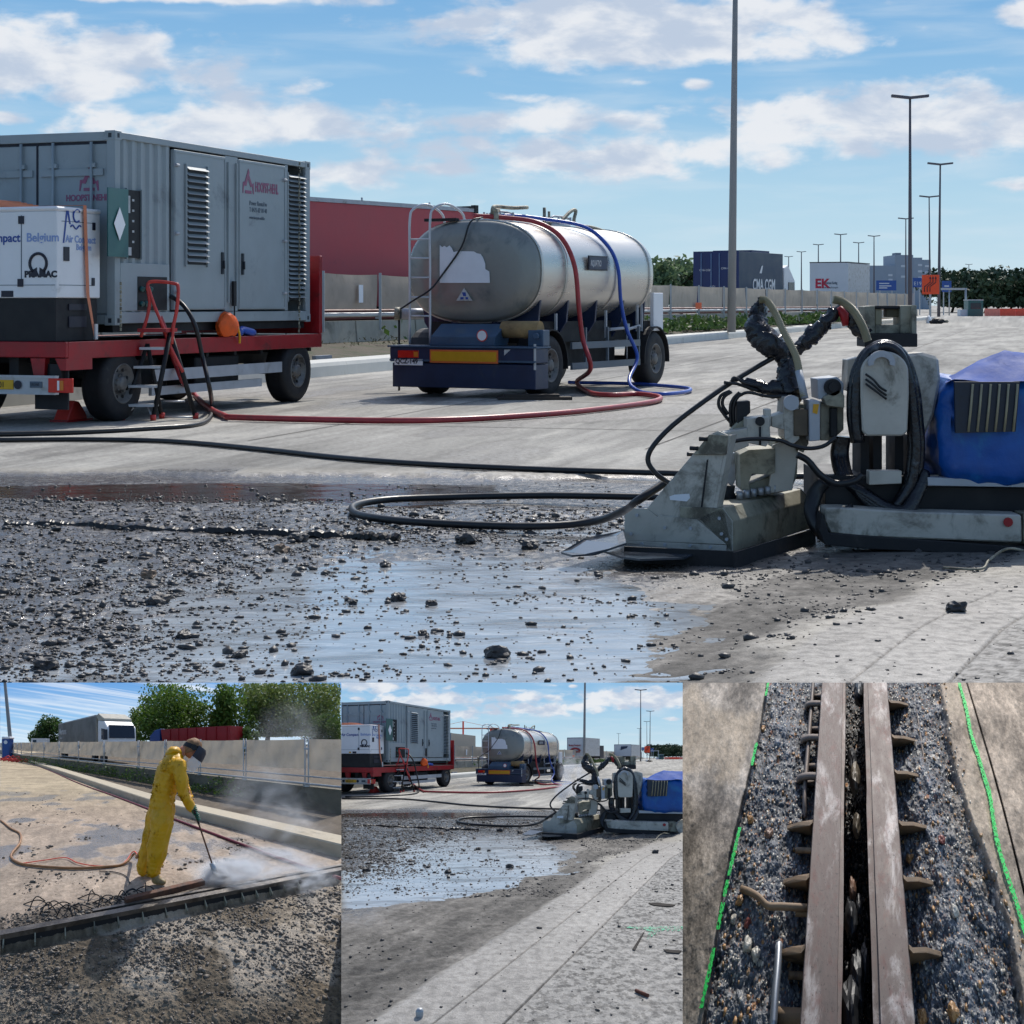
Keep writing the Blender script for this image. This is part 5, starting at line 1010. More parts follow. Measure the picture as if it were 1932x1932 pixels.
# ------------------------------------------------------------------ leaves
def leaf_cloud(name, P, size, m_, par, rng, asp=.6):
    n = len(P); a = rng.normal(size=(n, 3)); a /= np.linalg.norm(a, axis=1)[:, None]; b = np.cross(a, rng.normal(size=(n, 3))); b /= np.linalg.norm(b, axis=1)[:, None]
    s = size*rng.uniform(.5, 1.4, (n, 1)); A = a*s; B = b*s*asp; V_ = np.stack([P-A, P-B, P+A, P+B], 1).reshape(-1, 3); F_ = np.arange(n*4).reshape(-1, 4)
    return np_mesh(name, V_, F_, m_, par)
def crown_points(rng, n, c, rx, ry, rz, lumps=9, thr=.42):
    """points gathered in uneven clumps inside an egg"""
    cs = [(rng.normal(size=3)*.42) for _ in range(lumps)]; out = []
    k = n//lumps
    for q in cs:
        q = q/max(1, np.linalg.norm(q)/.72); r = rng.uniform(.26, .48); d = rng.normal(size=(k, 3)); d /= np.linalg.norm(d, axis=1)[:, None]; d *= (rng.random((k, 1))**.4)*r; out.append(q+d)
    P = np.concatenate(out); P[:, 2] = np.where(P[:, 2] < -.55, -.55-(P[:, 2]+.55)*.2, P[:, 2]); return P*np.array([rx, ry, rz])+np.array(c)
def tree(name, label, x, y, z0, h, w_, rng, lm=None, n=2500, lumps=22, leaf=.25, group=None, tf=.25, parent=None):
    t = thing(name, label, 'tree', (x, y, z0), 0, group); cz = h*(tf+(1-tf)*.52); rz = h*(1-tf)*.62
    m = MB().tube([(0, 0, 0), (.05*w_, 0, h*.25), (-.03*w_, 0, h*.5), (0, 0, h*.8)], [.035*h, .028*h, .018*h, .006*h], 8)
    for k in range(7): a = rng.uniform(0, 6.28); q = h*rng.uniform(.25, .55); m.tube([(0, 0, q), (math.cos(a)*w_*.18, math.sin(a)*w_*.18, q+h*.14), (math.cos(a)*w_*.34, math.sin(a)*w_*.34, q+h*.26)], [.014*h, .009*h, .003*h], 5)
    m.build('trunk', M_bark, t); leaf_cloud('crown', crown_points(rng, n, (0, 0, cz), w_*.62, w_*.62, rz, lumps), leaf, lm or M_leafh, t, rng); return t
rt = np.random.default_rng(5)
# ------------------------------------------------------------------ lorries beyond the fence
def lorry(label, px0, v0, px1, v1, Y0, Y1, side_m, end_m, zbot, ext=0, name='lorry', width=2.5, roofm=None, cab=None, ln=13.6):
    a = at(px0, v0, Y0); b = at(px1, v1, Y1); d = Vector((b.x-a.x, b.y-a.y, 0)); Lg = d.length; d.normalize(); nrm = Vector((-d.y, d.x, 0))
    zt_ = (a.z+b.z)/2; t = thing(name, label, 'truck', (a.x, a.y, 0), math.atan2(d.y, d.x)); x0 = -ext
    MB().box(x0, Lg, 0, width, zbot, zt_-.12).build('cargo_box', side_m, t, .01)
    MB().box(x0-.02, Lg+.02, -.03, width+.03, zt_-.119, zt_).build('roof_rail', roofm or M_galv, t)
    MB().box(x0+.2, Lg, .5, width-.5, .7, zbot-.003).build('chassis', M_dark, t)
    for s in ((x0+1.2), (x0+2.5), (Lg-1)):
        for yy, ax in ((.05, (0, -1, 0)), (width-.05, (0, 1, 0))): wheel(t, (s, yy, .95), ax, .5, .34, rim_r=.27)
    return t, Lg, zt_
t, Lg, zt_ = lorry('red curtain sided lorry parked behind the tan fence left of the tanker', 590, 372, 897, 393, 52, 58.2, M_curtain, M_curtain, 1.5, 8, roofm=M_lightgrey)
MB().box(Lg-.35, Lg+.06, -.05, 2.5, zt_-.01, zt_+.06).box(Lg-.1, Lg+.08, -.06, .1, zt_-.35, zt_+.1).build('roof_corner', M_dark, t)
m = MB()
for k in range(5): s = -7+k*3.2; m.cyl((s, .4, zt_), (s, .4, zt_+.12), .03, seg=6)
m.build('roof_stud', M_galv, t)
# container lorry
def boxtruck(label, uL, uR, vT, Y, side_u, side_v, m_end, m_side, zb_=1.6):
    a = at(uR, vT, Y); b0 = at(uL, vT, Y*1.01); Yb = Y+6.3; b = at(side_u, side_v, Yb); d = Vector((b.x-a.x, b.y-a.y, 0)); Lg = d.length; t = thing('lorry', label, 'truck', (a.x, a.y, 0), math.atan2(d.y, d.x)); w_ = (Vector((a.x, a.y))-Vector((b0.x, b0.y))).length
    zt_ = a.z; MB().box(.06, Lg, .0, w_, zb_, zt_).build('cargo_box', m_side, t, .01); en = MB().box(-.02, .055, .0, w_, zb_, zt_+.02).build('end_doors', m_end, t)
    MB().box(0, Lg, .4, w_-.4, .8, zb_-.003).build('chassis', M_dark, t)
    for s in (1, 2.3, Lg-1):
        for yy, ax in ((.05, (0, -1, 0)), (w_-.05, (0, 1, 0))): wheel(t, (s, yy, .95), ax, .5, .34, rim_r=.27)
    return t, en, Lg, w_, zt_
t, en, Lg, w_, zt_ = boxtruck('lorry carrying a dark blue shipping container behind the fence left of the tall lamp pole', 1304, 1394, 474, 112, 1477, 480, M_dblue, M_dteal)
m = MB()
for k in (.22, .42, .60, .82): m.cyl((-.05, w_*k, 1.7), (-.05, w_*k, zt_-.1), .03, seg=6)
m.build('locking_bar', mat('dull_steel_bar', S(120, 140, 170), .5), en)
text(t, 'CMA CGM', 1.0, M_white, t, (Lg*.30, -.01, 2.45), (1, 0, 0), (0, 0, 1), .01, sx=.8, bold=.02)
MB().prism([(Lg*.45, -.01, 3.5), (Lg*.5, -.01, 3.5), (Lg*.53, -.01, 4.0), (Lg*.50, -.01, 3.95)], (0, -.01, 0)).build('emblem', M_white, t)
for a, b in ((.78, 3.6), (.30, 3.7), (.55, 2.6)): text(t, 'CMA CGM' if b > 3 else '45G1', .17, M_white, en, (-.03, w_*a+.25, b), (0, -1, 0), (0, 0, 1), .006, sx=1)
cb = MB().prism([(Lg+.5, .1, 1.2), (Lg+.5, .1, 3.9), (Lg+1.2, .1, 4.1), (Lg+2.4, .1, 3.1), (Lg+2.5, .1, 1.2)], (0, w_-.2, 0)).build('cab', M_white, t, .03); MB().box(Lg+1.2, Lg+2.2, .06, .095, 2.3, 3.0).build('cab_window', M_glass, cb)
MB().box(Lg*.35, Lg*.75, .2, w_-.2, zt_+.001, zt_+.14).build('roof_load', M_dblue, t)
t, en, Lg, w_, zt_ = boxtruck('white box lorry with red EK letters on its rear behind the fence', 1529, 1600, 496, 152, 1641, 503, M_box, M_whited)
text(t, 'EK', 1.05, mat('crimson_ink', S(176, 30, 60), .5), en, (-.025, w_-.45, 2.95), (0, -1, 0), (0, 0, 1), .01, sx=1, bold=.04); text(t, 'Eurotrans Kering', .30, M_inkg, en, (-.025, w_-1.2+.02, 3.25), (0, -1, 0), (0, 0, 1), .01, sx=.55, bold=.01); text(t, 'International transport', .24, M_inkg, en, (-.025, w_-1.2+.02, 2.9), (0, -1, 0), (0, 0, 1), .01, sx=.55)
MB().box(-.04, Lg, -.02, w_+.02, zt_+.021, zt_+.10).build('top_edge', M_ink, t)
# ------------------------------------------------------------------ lamp posts
def lamp(u, vtop, ubase, label, Y=None, hz=16.0, r=.20, arm=1.3):
    Y = Y or (hz-H0)*F/(VH-vtop); b = at(ubase, VH, Y); tp = at(u, vtop, Y); o = thing('lamp_post', label, 'lamp post', (b.x, b.y, .3), 0, 'lamp posts along the motorway')
    x = tp.x-b.x; m = MB().tube([(0, 0, 0), (x*.33, 0, hz*.33), (x*.66, 0, hz*.66), (x, 0, hz-.3)], [r, r*.85, r*.66, r*.5], 14); m.build('pole', M_pole if Y < 110 else M_poled, o)
    m = MB().prism([(x-arm, -.2, hz-.16), (x, -.2, hz-.30), (x+arm, -.2, hz-.16), (x+arm, -.2, hz+.02), (x, -.2, hz-.12), (x-arm, -.2, hz+.02)], (0, .4, 0)); m.build('lamp_head', M_poled, o); return o
lamp(1389, 575-(19.0-H0)/85*F, 1380, 'tallest nearest lamp post, its pale concrete pole running out of the top', 85, 19.0, .20)
lamp(1717, 187, 1717, 'second tallest lamp post with a wide T shaped head right of the nearest pole', r=.16)
lamp(1774, 312, 1771, 'lamp post with T head standing just right of the orange sign', r=.17)
lamp(1753, 373, 1755, 'lamp post between the second tallest and the one right of the orange sign', r=.15)
lamp(1709, 414, 1709, 'lamp post half hidden behind the second tallest lamp post', r=.16)
lamp(1586, 443.5, 1586, 'far lamp post above the white box lorry, tallest of the small ones', r=.2)
lamp(1649, 446.6, 1649, 'far lamp post in front of the low grey building', r=.2)
lamp(1620, 459, 1620, 'far lamp post just right of the white box lorry roof centre', r=.2)
lamp(1544, 462.6, 1544, 'far lamp post at the left end of the white box lorry', r=.22)
lamp(1512, 476, 1512, 'small far lamp post between the container lorry and the white lorry', r=.24)
lamp(1488, 485, 1488, 'smallest far lamp post beside the container lorry cab', r=.24)
lamp(1828, 499.6, 1828, 'tiny far lamp post above the dark trees at the right', r=.24)
# ------------------------------------------------------------------ far buildings, signs, gantry
bd = thing('office_block', 'far grey stepped office tower above the fence end', 'building'); Y = 620.0
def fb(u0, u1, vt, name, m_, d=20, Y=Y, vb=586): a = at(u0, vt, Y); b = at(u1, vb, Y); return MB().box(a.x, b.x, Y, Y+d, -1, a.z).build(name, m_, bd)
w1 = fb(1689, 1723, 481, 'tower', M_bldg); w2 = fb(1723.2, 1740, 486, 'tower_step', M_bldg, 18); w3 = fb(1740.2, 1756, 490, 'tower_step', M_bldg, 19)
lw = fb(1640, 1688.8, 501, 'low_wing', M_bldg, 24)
for (u0, v0, par) in ((1732, 498, w2), (1732, 510, w2), (1732, 522, w2), (1745, 500, w3), (1745, 512, w3), (1745, 524, w3), (1676, 517, lw), (1676, 526, lw), (1700, 500, w1), (1700, 520, w1)):
    a = at(u0, v0, Y-.1); MB().box(a.x, a.x+1.4, Y-.12, Y-.02, a.z-.7, a.z).build('window', M_box, par)
MB().box(at(1690, 1, Y).x, at(1700, 1, Y).x, Y, Y+6, at(1, 481, Y).z+.02, at(1, 477, Y).z).build('roof_plant', M_bldgd, w1)
def sign(label, u0, u1, v0, v1, Y, m_, name='road_sign', posts=2, zg_=0.0):
    a = at(u0, v0, Y); b = at(u1, v1, Y); t = thing(name, label, 'sign', ((a.x+b.x)/2, Y, zg_)); hw = (b.x-a.x)/2
    pn = MB().box(-hw, hw, -.05, .05, b.z-zg_, a.z-zg_).build('panel', m_, t, .02)
    for k in range(posts): x = (-hw*.6, hw*.6)[k] if posts == 2 else 0; MB().box(x-.08, x+.08, .06, .2, 0, b.z-zg_+.3).build('post', M_galv, t)
    return t, pn, a, b, hw
t, pn, a, b, hw = sign('wide blue motorway sign right of the white box lorry', 1653, 1691, 529, 548, 290, M_signb); m = MB()
for k, (x0, x1, z) in enumerate(((-.7, .3, .65), (-.7, .5, .4), (-.7, .1, .2))): m.box(hw*x0, hw*x1, -.056, -.051, b.z+(a.z-b.z)*z, b.z+(a.z-b.z)*z+.16)
m.build('place_names', M_box, pn); 
t, pn, a, b, hw = sign('blue motorway sign left of the orange sign', 1722, 1739, 524, 542, 280, M_signb); text(t, 'E19', .8, M_box, pn, (-hw*.8, -.056, b.z+.3), (1, 0, 0), (0, 0, 1), .01)
t, pn, a, b, hw = sign('blue motorway sign right of the orange sign on a gantry arm', 1777, 1795, 530, 551, 280, M_signb); MB().box(-hw*.5, hw*.5, -.056, -.051, b.z+.8, b.z+1.0).build('place_names', M_box, pn)
t, pn, a, b, hw = sign('orange lane diversion sign with black bent arrows', 1739.5, 1772, 518.6, 555, 160, M_signo, posts=1); H_ = a.z-b.z
m = MB()
for dx in (-.30, .02, .34):
    P_ = [(hw*(dx-.42), -.058, b.z+H_*.12), (hw*(dx-.42), -.058, b.z+H_*.38), (hw*(dx+.25), -.058, b.z+H_*.62), (hw*(dx+.25), -.058, b.z+H_*.86)]
    m.tube(P_, .035, 6); m.prism([(hw*(dx+.25)-.10, -.058, b.z+H_*.80), (hw*(dx+.25)+.10, -.058, b.z+H_*.80), (hw*(dx+.25), -.058, b.z+H_*.93)], (0, -.01, 0))
m.build('arrow', M_ink, pn)
g_ = thing('gantry', 'thin grey sign gantry in front of the dark trees', 'gantry', tuple(at(1822, VH, 270).xy)+(0,)); MB().cyl((0, 0, 0), (0, 0, 4.0), .15, seg=8).build('column', M_galv, g_); MB().box(-3.6, .2, -.1, .1, 3.7, 4.0).build('beam', M_galv, g_); MB().cyl((-2.4, 0, 0), (-2.4, 0, 3.7), .1, seg=8).build('column', M_galv, g_)
a = at(1827, 565, 250); cb_ = thing('site_cabin', 'small green site cabin by the red and white barrier', 'cabin', (a.x, 250, 0)); MB().box(0, 2.0, 0, 2.5, 0, a.z-.15).build('wall', M_green, cb_, .02); MB().box(-.05, 2.05, -.05, 2.55, a.z-.149, a.z).build('roof', M_galv, cb_); MB().box(.3, 1.7, -.02, -.001, 1.0, 1.8).build('window', M_glass, cb_); MB().box(-1.0, -.01, .3, 2, 0, .9).build('step_box', M_box, cb_)
a = at(1858, 581, 246); mm_ = thing('roadworks_barrier', 'red and white roadworks barrier line at the far right', 'barrier', (a.x, 246, 0))
for k in range(9): MB().box(k*2.1, k*2.1+2.0, -.2+.15*k, .2+.15*k, .05, 1.05).build('barrier_unit', M_safety if k % 3 else mat('pale_red_plastic', S(226, 130, 112), .5), mm_, .03)
def sack(label, u, v, r, m_, seed, s=(1.3, .8, .6)):
    p = gnd(u, v); bm = bmesh.new(); bmesh.ops.create_icosphere(bm, subdivisions=3, radius=1); from mathutils import noise as mn
    for q in bm.verts: k = 1+.3*mn.noise(q.co*1.5+Vector((seed, 0, 0)))+.15*mn.noise(q.co*4); q.co = Vector((q.co.x*s[0], q.co.y*s[1], max(q.co.z, -.8)*s[2]))*k*r
    me = bpy.data.meshes.new('sack'); bm.to_mesh(me); bm.free(); me.materials.append(m_); set_attrs(me); o = link('bundle', me); o.location = (p.x, p.y, r*.45); return tag(o, label, 'bundle')
sack('white bundle lying on the far deck right of the robot mast', 1752, 610, .42, M_paper, 3, (.6, .8, 1.1)); sack('black bundle beside the white one on the far deck', 1768, 611, .45, M_dark, 8); sack('grey low bundle at the right end of the black bundle', 1783, 609, .25, M_rmud, 12)
# pale far deck and tree line
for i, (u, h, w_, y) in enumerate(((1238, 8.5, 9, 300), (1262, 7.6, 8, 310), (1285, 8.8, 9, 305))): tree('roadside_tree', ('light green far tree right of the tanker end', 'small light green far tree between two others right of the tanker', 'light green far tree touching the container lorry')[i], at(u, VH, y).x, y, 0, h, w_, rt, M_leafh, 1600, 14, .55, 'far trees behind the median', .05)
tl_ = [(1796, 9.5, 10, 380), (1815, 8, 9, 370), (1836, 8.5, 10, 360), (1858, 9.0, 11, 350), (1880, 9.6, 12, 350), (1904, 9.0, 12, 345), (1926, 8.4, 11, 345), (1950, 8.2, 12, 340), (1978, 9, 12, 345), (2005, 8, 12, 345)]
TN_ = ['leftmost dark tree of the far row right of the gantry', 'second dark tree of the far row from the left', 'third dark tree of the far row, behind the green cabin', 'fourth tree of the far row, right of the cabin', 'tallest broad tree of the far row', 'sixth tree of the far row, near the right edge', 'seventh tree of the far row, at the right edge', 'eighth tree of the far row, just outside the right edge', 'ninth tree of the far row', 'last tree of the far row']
for i, (u, h, w_, y) in enumerate(tl_[:8]): tree('far_tree', TN_[i], at(u, VH, y).x, y, 0, h-1.2, w_*1.25, rt, mat('hazy_dark_leaves', S(54, 72, 46), .7, 0, .35, .3), 2600, 18, .5, 'row of trees at the far right', .02)  # haze over the far row is part of this leaf colour
# shrubs on the verge
ys = rt.uniform(50, 130, 9000); pr = fbm(ys*.35, ys*0+3, 3); ys = ys[rt.random(len(ys)) < sst(pr, .3, .6)]; w_ = np.maximum(KX(ys)-FX(ys), 1.0)
xs = FX(ys)+rt.uniform(0.3, .9, len(ys))*w_*.8; zs_ = .5+rt.random(len(ys))**2*.55*(.4+fbm(ys*.8, xs, 3)); tag(leaf_cloud('verge_shrubs', np.stack([xs, ys, zs_], -1), .12, M_leafd, None, rt), 'low dark green weeds growing along the foot of the fence', 'shrubs', kind='stuff')
ys = rt.uniform(30, 52, 1500); xs = FX(ys)+rt.uniform(.4, 2, len(ys)); k = fbm(xs*1.5, ys*1.5, 3) > .56; xs, ys = xs[k], ys[k]; tag(leaf_cloud('verge_grass', np.stack([xs, ys, .5+rt.random(len(ys))*.2], -1), .06, mat('dry_grass', S(96, 92, 60), .9, 0, .3, 3), None, rt, .2), 'thin dry grass tufts on the soil verge left of the tanker', 'grass', kind='stuff')

# expansion lines sawn into the dry deck
m = MB(); ca, sa = math.cos(R(15.7)), math.sin(R(15.7))
for ac in (-13.2, -8.6, -4.0, .6, 5.2):
    pts = [(ac*ca+al*sa, al*ca-ac*sa) for al in np.linspace(19.5, 120, 40)]
    for (xa, ya), (xb, yb) in zip(pts[:-1], pts[1:]):
        if ya > 18 and xa > KX(ya)+.1: m.quad((xa-.012, ya, .006), (xa+.012, ya, .006), (xb+.012, yb, .006), (xb-.012, yb, .006))
for al in (22.5, 28.6, 35, 42, 51, 62):
    for k in range(30):
        a0, a1 = -13+k*.9, -13+(k+1)*.9; q = [(a*ca+al*sa, al*ca-a*sa) for a in (a0, a1)]
        if q[0][0] > KX(q[0][1])+.1: m.quad((q[0][0], q[0][1]-.022, .0065), (q[1][0], q[1][1]-.022, .0065), (q[1][0], q[1][1]+.022, .0065), (q[0][0], q[0][1]+.022, .0065))
tag(m.build('joint_lines', mat('joint_sealant', S(70, 66, 62), .8, 0, .4, 3)), kind='structure')
# ------------------------------------------------------------------ three display models standing in front of the deck
# Each is a solid curved-ground model: places of another view (x, y, z in metres from that view's eye) are carried on to it by model_point()
class Panel:
    def __init__(s, f, uc, vh, h, rect, k, rref, dref): s.f, s.uc, s.vh, s.h, s.rect, s.k, s.rref, s.dref = f, uc, vh, h, rect, k, rref, dref
    def model_point(s, V):
        V = np.asarray(V, float); r = np.linalg.norm(V, axis=-1); y = np.maximum(V[..., 1], 1e-3)
        a = (s.uc+s.f*V[..., 0]/y-CX)/F; b = (VH-(s.vh-s.f*V[..., 2]/y))/F; n = np.sqrt(a*a+1+b*b); D = s.dref*(r/s.rref)**s.k
        return np.stack([a, np.ones_like(a), b], -1)/n[..., None]*D[..., None]+np.array([0, 0, H0]), D/r*s.f/F
    def planes(s):
        u0, v0, u1, v1 = s.rect      # keep side of: left, right, top
        return [((1, (s.uc-u0)/s.f, 0)), ((-1, (u1-s.uc)/s.f, 0)), ((0, (s.vh-v0)/s.f, -1)), ((0, 1, 0))]
    def g(s, x, y, z=0.0):   # zoomed crop pixel -> ground
        u, v = s.z(x, y); Y = s.f*(s.h-z)/(v-s.vh); return Vector(((u-s.uc)/s.f*Y, Y, z))
    def at(s, x, y, Y): u, v = s.z(x, y); return Vector(((u-s.uc)/s.f*Y, Y, s.h-(v-s.vh)/s.f*Y))
    def z(s, x, y): return .33399*x+s.rect[0]-(.6 if s.rect[0] else 0), .33399*y+1286.8
PW = Panel(620., 322., 1403., 1.6, (0, 1288, 644, 1932), .177, 400., 4.95)
PM = Panel(1110., 970.6, 1426., 1.55, (644, 1288, 1288, 1932), .26, 400., 6.4)
PJ = Panel(620., 1605., 449., 1.5, (1288, 1288, 1934, 1932), 2.0, 1.75, 3.2)
def wmat(o):
    m = o.matrix_basis.copy(); p = o.parent
    while p: m = p.matrix_basis @ m; p = p.parent
    return m
def warp_mesh(me, M, pan, off, base, sub=True):
    """returns a mesh carried on to the model, or None when nothing of it is inside"""
    n = len(me.vertices); co = np.empty(n*3); me.vertices.foreach_get('co', co); co = co.reshape(-1, 3); Mn = np.array(M); V = co @ Mn[:3, :3].T+Mn[:3, 3]+np.array(off)-np.array([0, 0, pan.h])
    d = [V @ np.array(p) for p in pan.planes()]; d[3] = d[3]-.25
    if any((q < 0).all() for q in d): return None
    me = me.copy(); me.vertices.foreach_set('co', V.ravel()); cross = [i for i in range(4) if (d[i] < 0).any()]
    if n < 20000:
        bm = bmesh.new(); bm.from_mesh(me); pl = pan.planes()
        for i in cross:
            nn = Vector(pl[i]); bmesh.ops.bisect_plane(bm, geom=bm.verts[:]+bm.edges[:]+bm.faces[:], plane_co=(0, .25, 0) if i == 3 else (0, 0, 0), plane_no=nn, clear_inner=True, dist=1e-7)
        if sub:
            for _ in range(3):
                es = [e for e in bm.edges if e.calc_length() > max(.35, .045*min(e.verts[0].co.length, e.verts[1].co.length))]
                if not es or len(bm.verts) > 60000: break
                bmesh.ops.subdivide_edges(bm, edges=es, cuts=1, use_grid_fill=False)
                bmesh.ops.triangulate(bm, faces=[f for f in bm.faces if len(f.verts) > 4])
        if not bm.faces: bm.free(); return None
        bm.to_mesh(me); bm.free()
    elif cross:
        bad = np.zeros(n, bool)
        for i in cross: bad |= d[i] < 0
        bm = bmesh.new(); bm.from_mesh(me); bm.verts.ensure_lookup_table(); bmesh.ops.delete(bm, geom=[bm.verts[i] for i in np.nonzero(bad)[0]], context='VERTS'); bm.to_mesh(me); bm.free()
    n = len(me.vertices)
    if not n: return None
    V = np.empty(n*3); me.vertices.foreach_get('co', V); P, s = pan.model_point(V.reshape(-1, 3)); me.vertices.foreach_set('co', (P-np.array(base)).ravel())
    if 'sc' in me.attributes: me.attributes['sc'].data.foreach_set('value', s.astype('f'))
    me.update(); return me
def to_model(root, pan, label=None, copy=False, off=(0, 0, 0), group=None, sub=True, drop=()):
    """carry a thing with its parts on to a display model (or a copy of it)"""
    M0 = wmat(root); b = M0.translation+Vector(off)-Vector((0, 0, pan.h)); b.y = max(b.y, .5); base = pan.model_point(np.array([b]))[0][0]
    if root.type == 'MESH' or abs(b.x) > b.y*2: base = base if root.type != 'MESH' else base
    def rec(o, par):
        M = wmat(o); me = None
        if o.type == 'MESH':
            me = warp_mesh(o.data, M, pan, off, base, sub)
        kids = [c for c in o.children if not c.name.startswith(drop)] if drop else list(o.children)
        if o.type == 'MESH' and me is None and par is not None:
            if not copy:
                for c in o.children_recursive: bpy.data.objects.remove(c)
                bpy.data.objects.remove(o)
            return None
        q = bpy.data.objects.new(o.name.split('.')[0], me if o.type == 'MESH' else None)
        if q.type == 'EMPTY': q.empty_display_size = .05
        COL.objects.link(q); q.parent = par
        for c in kids: rec(c, q)
        return q
    q = rec(root, None)
    if q is None: return None
    if (q.type == 'MESH' and q.data is None) or (q.type == 'EMPTY' and not q.children) : bpy.data.objects.remove(q); q = None
    if q:
        for k in ('label', 'category', 'group', 'kind'):
            if k in root: q[k] = root[k]
        if label: q['label'] = label
        if group: q['group'] = group
        elif copy and 'group' in q: q['group'] = q['group']+' of the small middle view'
        q.location = tuple(base)
    if not copy:
        nm = root.name.split('.')[0]
        for c in root.children_recursive: bpy.data.objects.remove(c)
        bpy.data.objects.remove(root)
    return q
def back_sky(pan, group_mat, umap, rows=40, cols_=50, low=3.6):
    u0, v0, u1, v1 = pan.rect; vs = np.linspace(v0, pan.vh+low, rows); us = np.linspace(u0, u1, cols_); U, V = np.meshgrid(us, vs)
    d = np.stack([(U-pan.uc)/pan.f, np.ones_like(U), (pan.vh-V)/pan.f], -1); d /= np.linalg.norm(d, axis=-1, keepdims=True); P, _ = pan.model_point(d*400.)
    o = np_mesh('sky', P.reshape(-1, 3), grid_faces(rows, cols_), group_mat, smooth=True, p0=umap(U, V)); tag(o, kind='structure'); return o
def model_ground(pan, fn, material, vstep=1.2, ustep=1.5, ymax=350., name='ground'):
    u0, v0, u1, v1 = pan.rect; vt = max(v0, pan.vh+pan.f*pan.h/ymax); vs = np.arange(v0-90, v1+14, vstep) if vt == v0 else pan.vh+np.concatenate([np.geomspace(vt-pan.vh, 30, 30)[:-1], np.arange(30, v1+14-pan.vh, vstep)])
    us = np.linspace(u0, u1, int((u1-u0)/ustep)); U, V = np.meshgrid(us, vs); Y = pan.f*pan.h/(V-pan.vh); X = (U-pan.uc)/pan.f*Y
    z, c, wet = fn(X, Y); W_ = np.stack([X, Y, z-pan.h], -1); P, s = pan.model_point(W_)
    o = np_mesh(name, P.reshape(-1, 3), grid_faces(len(vs), len(us)), material, smooth=True, p0=(np.stack([X, Y, z], -1)).reshape(-1, 3)); ground_attrs(o, c, wet, s)
    if vt == v0:     # trim the slab to its straight top edge
        bm = bmesh.new(); bm.from_mesh(o.data); bmesh.ops.bisect_plane(bm, geom=bm.verts[:]+bm.edges[:]+bm.faces[:], plane_co=EYE, plane_no=Vector((0, (VH-v0)/F, -1)), clear_inner=True); bm.to_mesh(o.data); bm.free()
    return tag(o, kind='structure')
# ================================================================== lower middle: the same deck seen wider
def explode(names):
    for o in [o for o in sc.objects if o.type == 'MESH' and o.parent is not None and o.name.split('.')[0] in names]:
        bm = bmesh.new(); bm.from_mesh(o.data); bm.verts.ensure_lookup_table(); seen = {}; k = 0
        for v in bm.verts:
            if v.index in seen: continue
            st_ = [v]; seen[v.index] = k
            while st_:
                q = st_.pop()
                for e in q.link_edges:
                    r_ = e.other_vert(q)
                    if r_.index not in seen: seen[r_.index] = k; st_.append(r_)
            k += 1
        bm.free()
        if k < 2 or k > 60: continue
        for i in range(k):
            b2 = bmesh.new(); b2.from_mesh(o.data); b2.verts.ensure_lookup_table(); bmesh.ops.delete(b2, geom=[v for v in b2.verts if seen[v.index] != i], context='VERTS')
            if i == k-1: b2.to_mesh(o.data); b2.free(); break
            me = bpy.data.meshes.new(o.name); b2.to_mesh(me); b2.free()
            for m_ in o.data.materials: me.materials.append(m_)
            q = bpy.data.objects.new(o.name.split('.')[0], me); COL.objects.link(q); q.parent = o.parent
explode({'bracket', 'power_socket', 'foot', 'bolt', 'hand_hole', 'bar_bracket', 'latch', 'hinge', 'locking_bar', 'corner_slot', 'stud', 'support_post', 'nozzle_fitting', 'roof_stud', 'switch'})
MAIN = [o for o in sc.objects if o.parent is None and o.type in ('EMPTY', 'MESH')]
SKYM = emis_group_mat('sky_model_cloudy', SKY)
back_sky(PM, SKYM, lambda U, V: np.stack([740+(U-899)/.317, 575+(V-1426)/.317, 0*U], -1))
model_ground(PM, surf, M_ground, 1.1, 1.4)
vs = np.linspace(PM.vh+PM.f*1.597/17.4, 1940, 120); us = np.linspace(644, 1288, 60); U, V = np.meshgrid(us, vs); Y_ = PM.f*(1.55-ZW)/(V-PM.vh); X_ = (U-PM.uc)/PM.f*Y_; X_ = np.minimum(X_, np.maximum(lineA(Y_)-.05, -.294*Y_))
P, s = PM.model_point(np.stack([X_, Y_, np.full_like(X_, ZW-1.55)], -1)); o = np_mesh('water', P.reshape(-1, 3), grid_faces(120, 60), M_water, p0=np.stack([X_, Y_, 0*X_], -1).reshape(-1, 3)); o.data.attributes['sc'].data.foreach_set('value', s.ravel().astype('f')); tag(o, kind='structure')
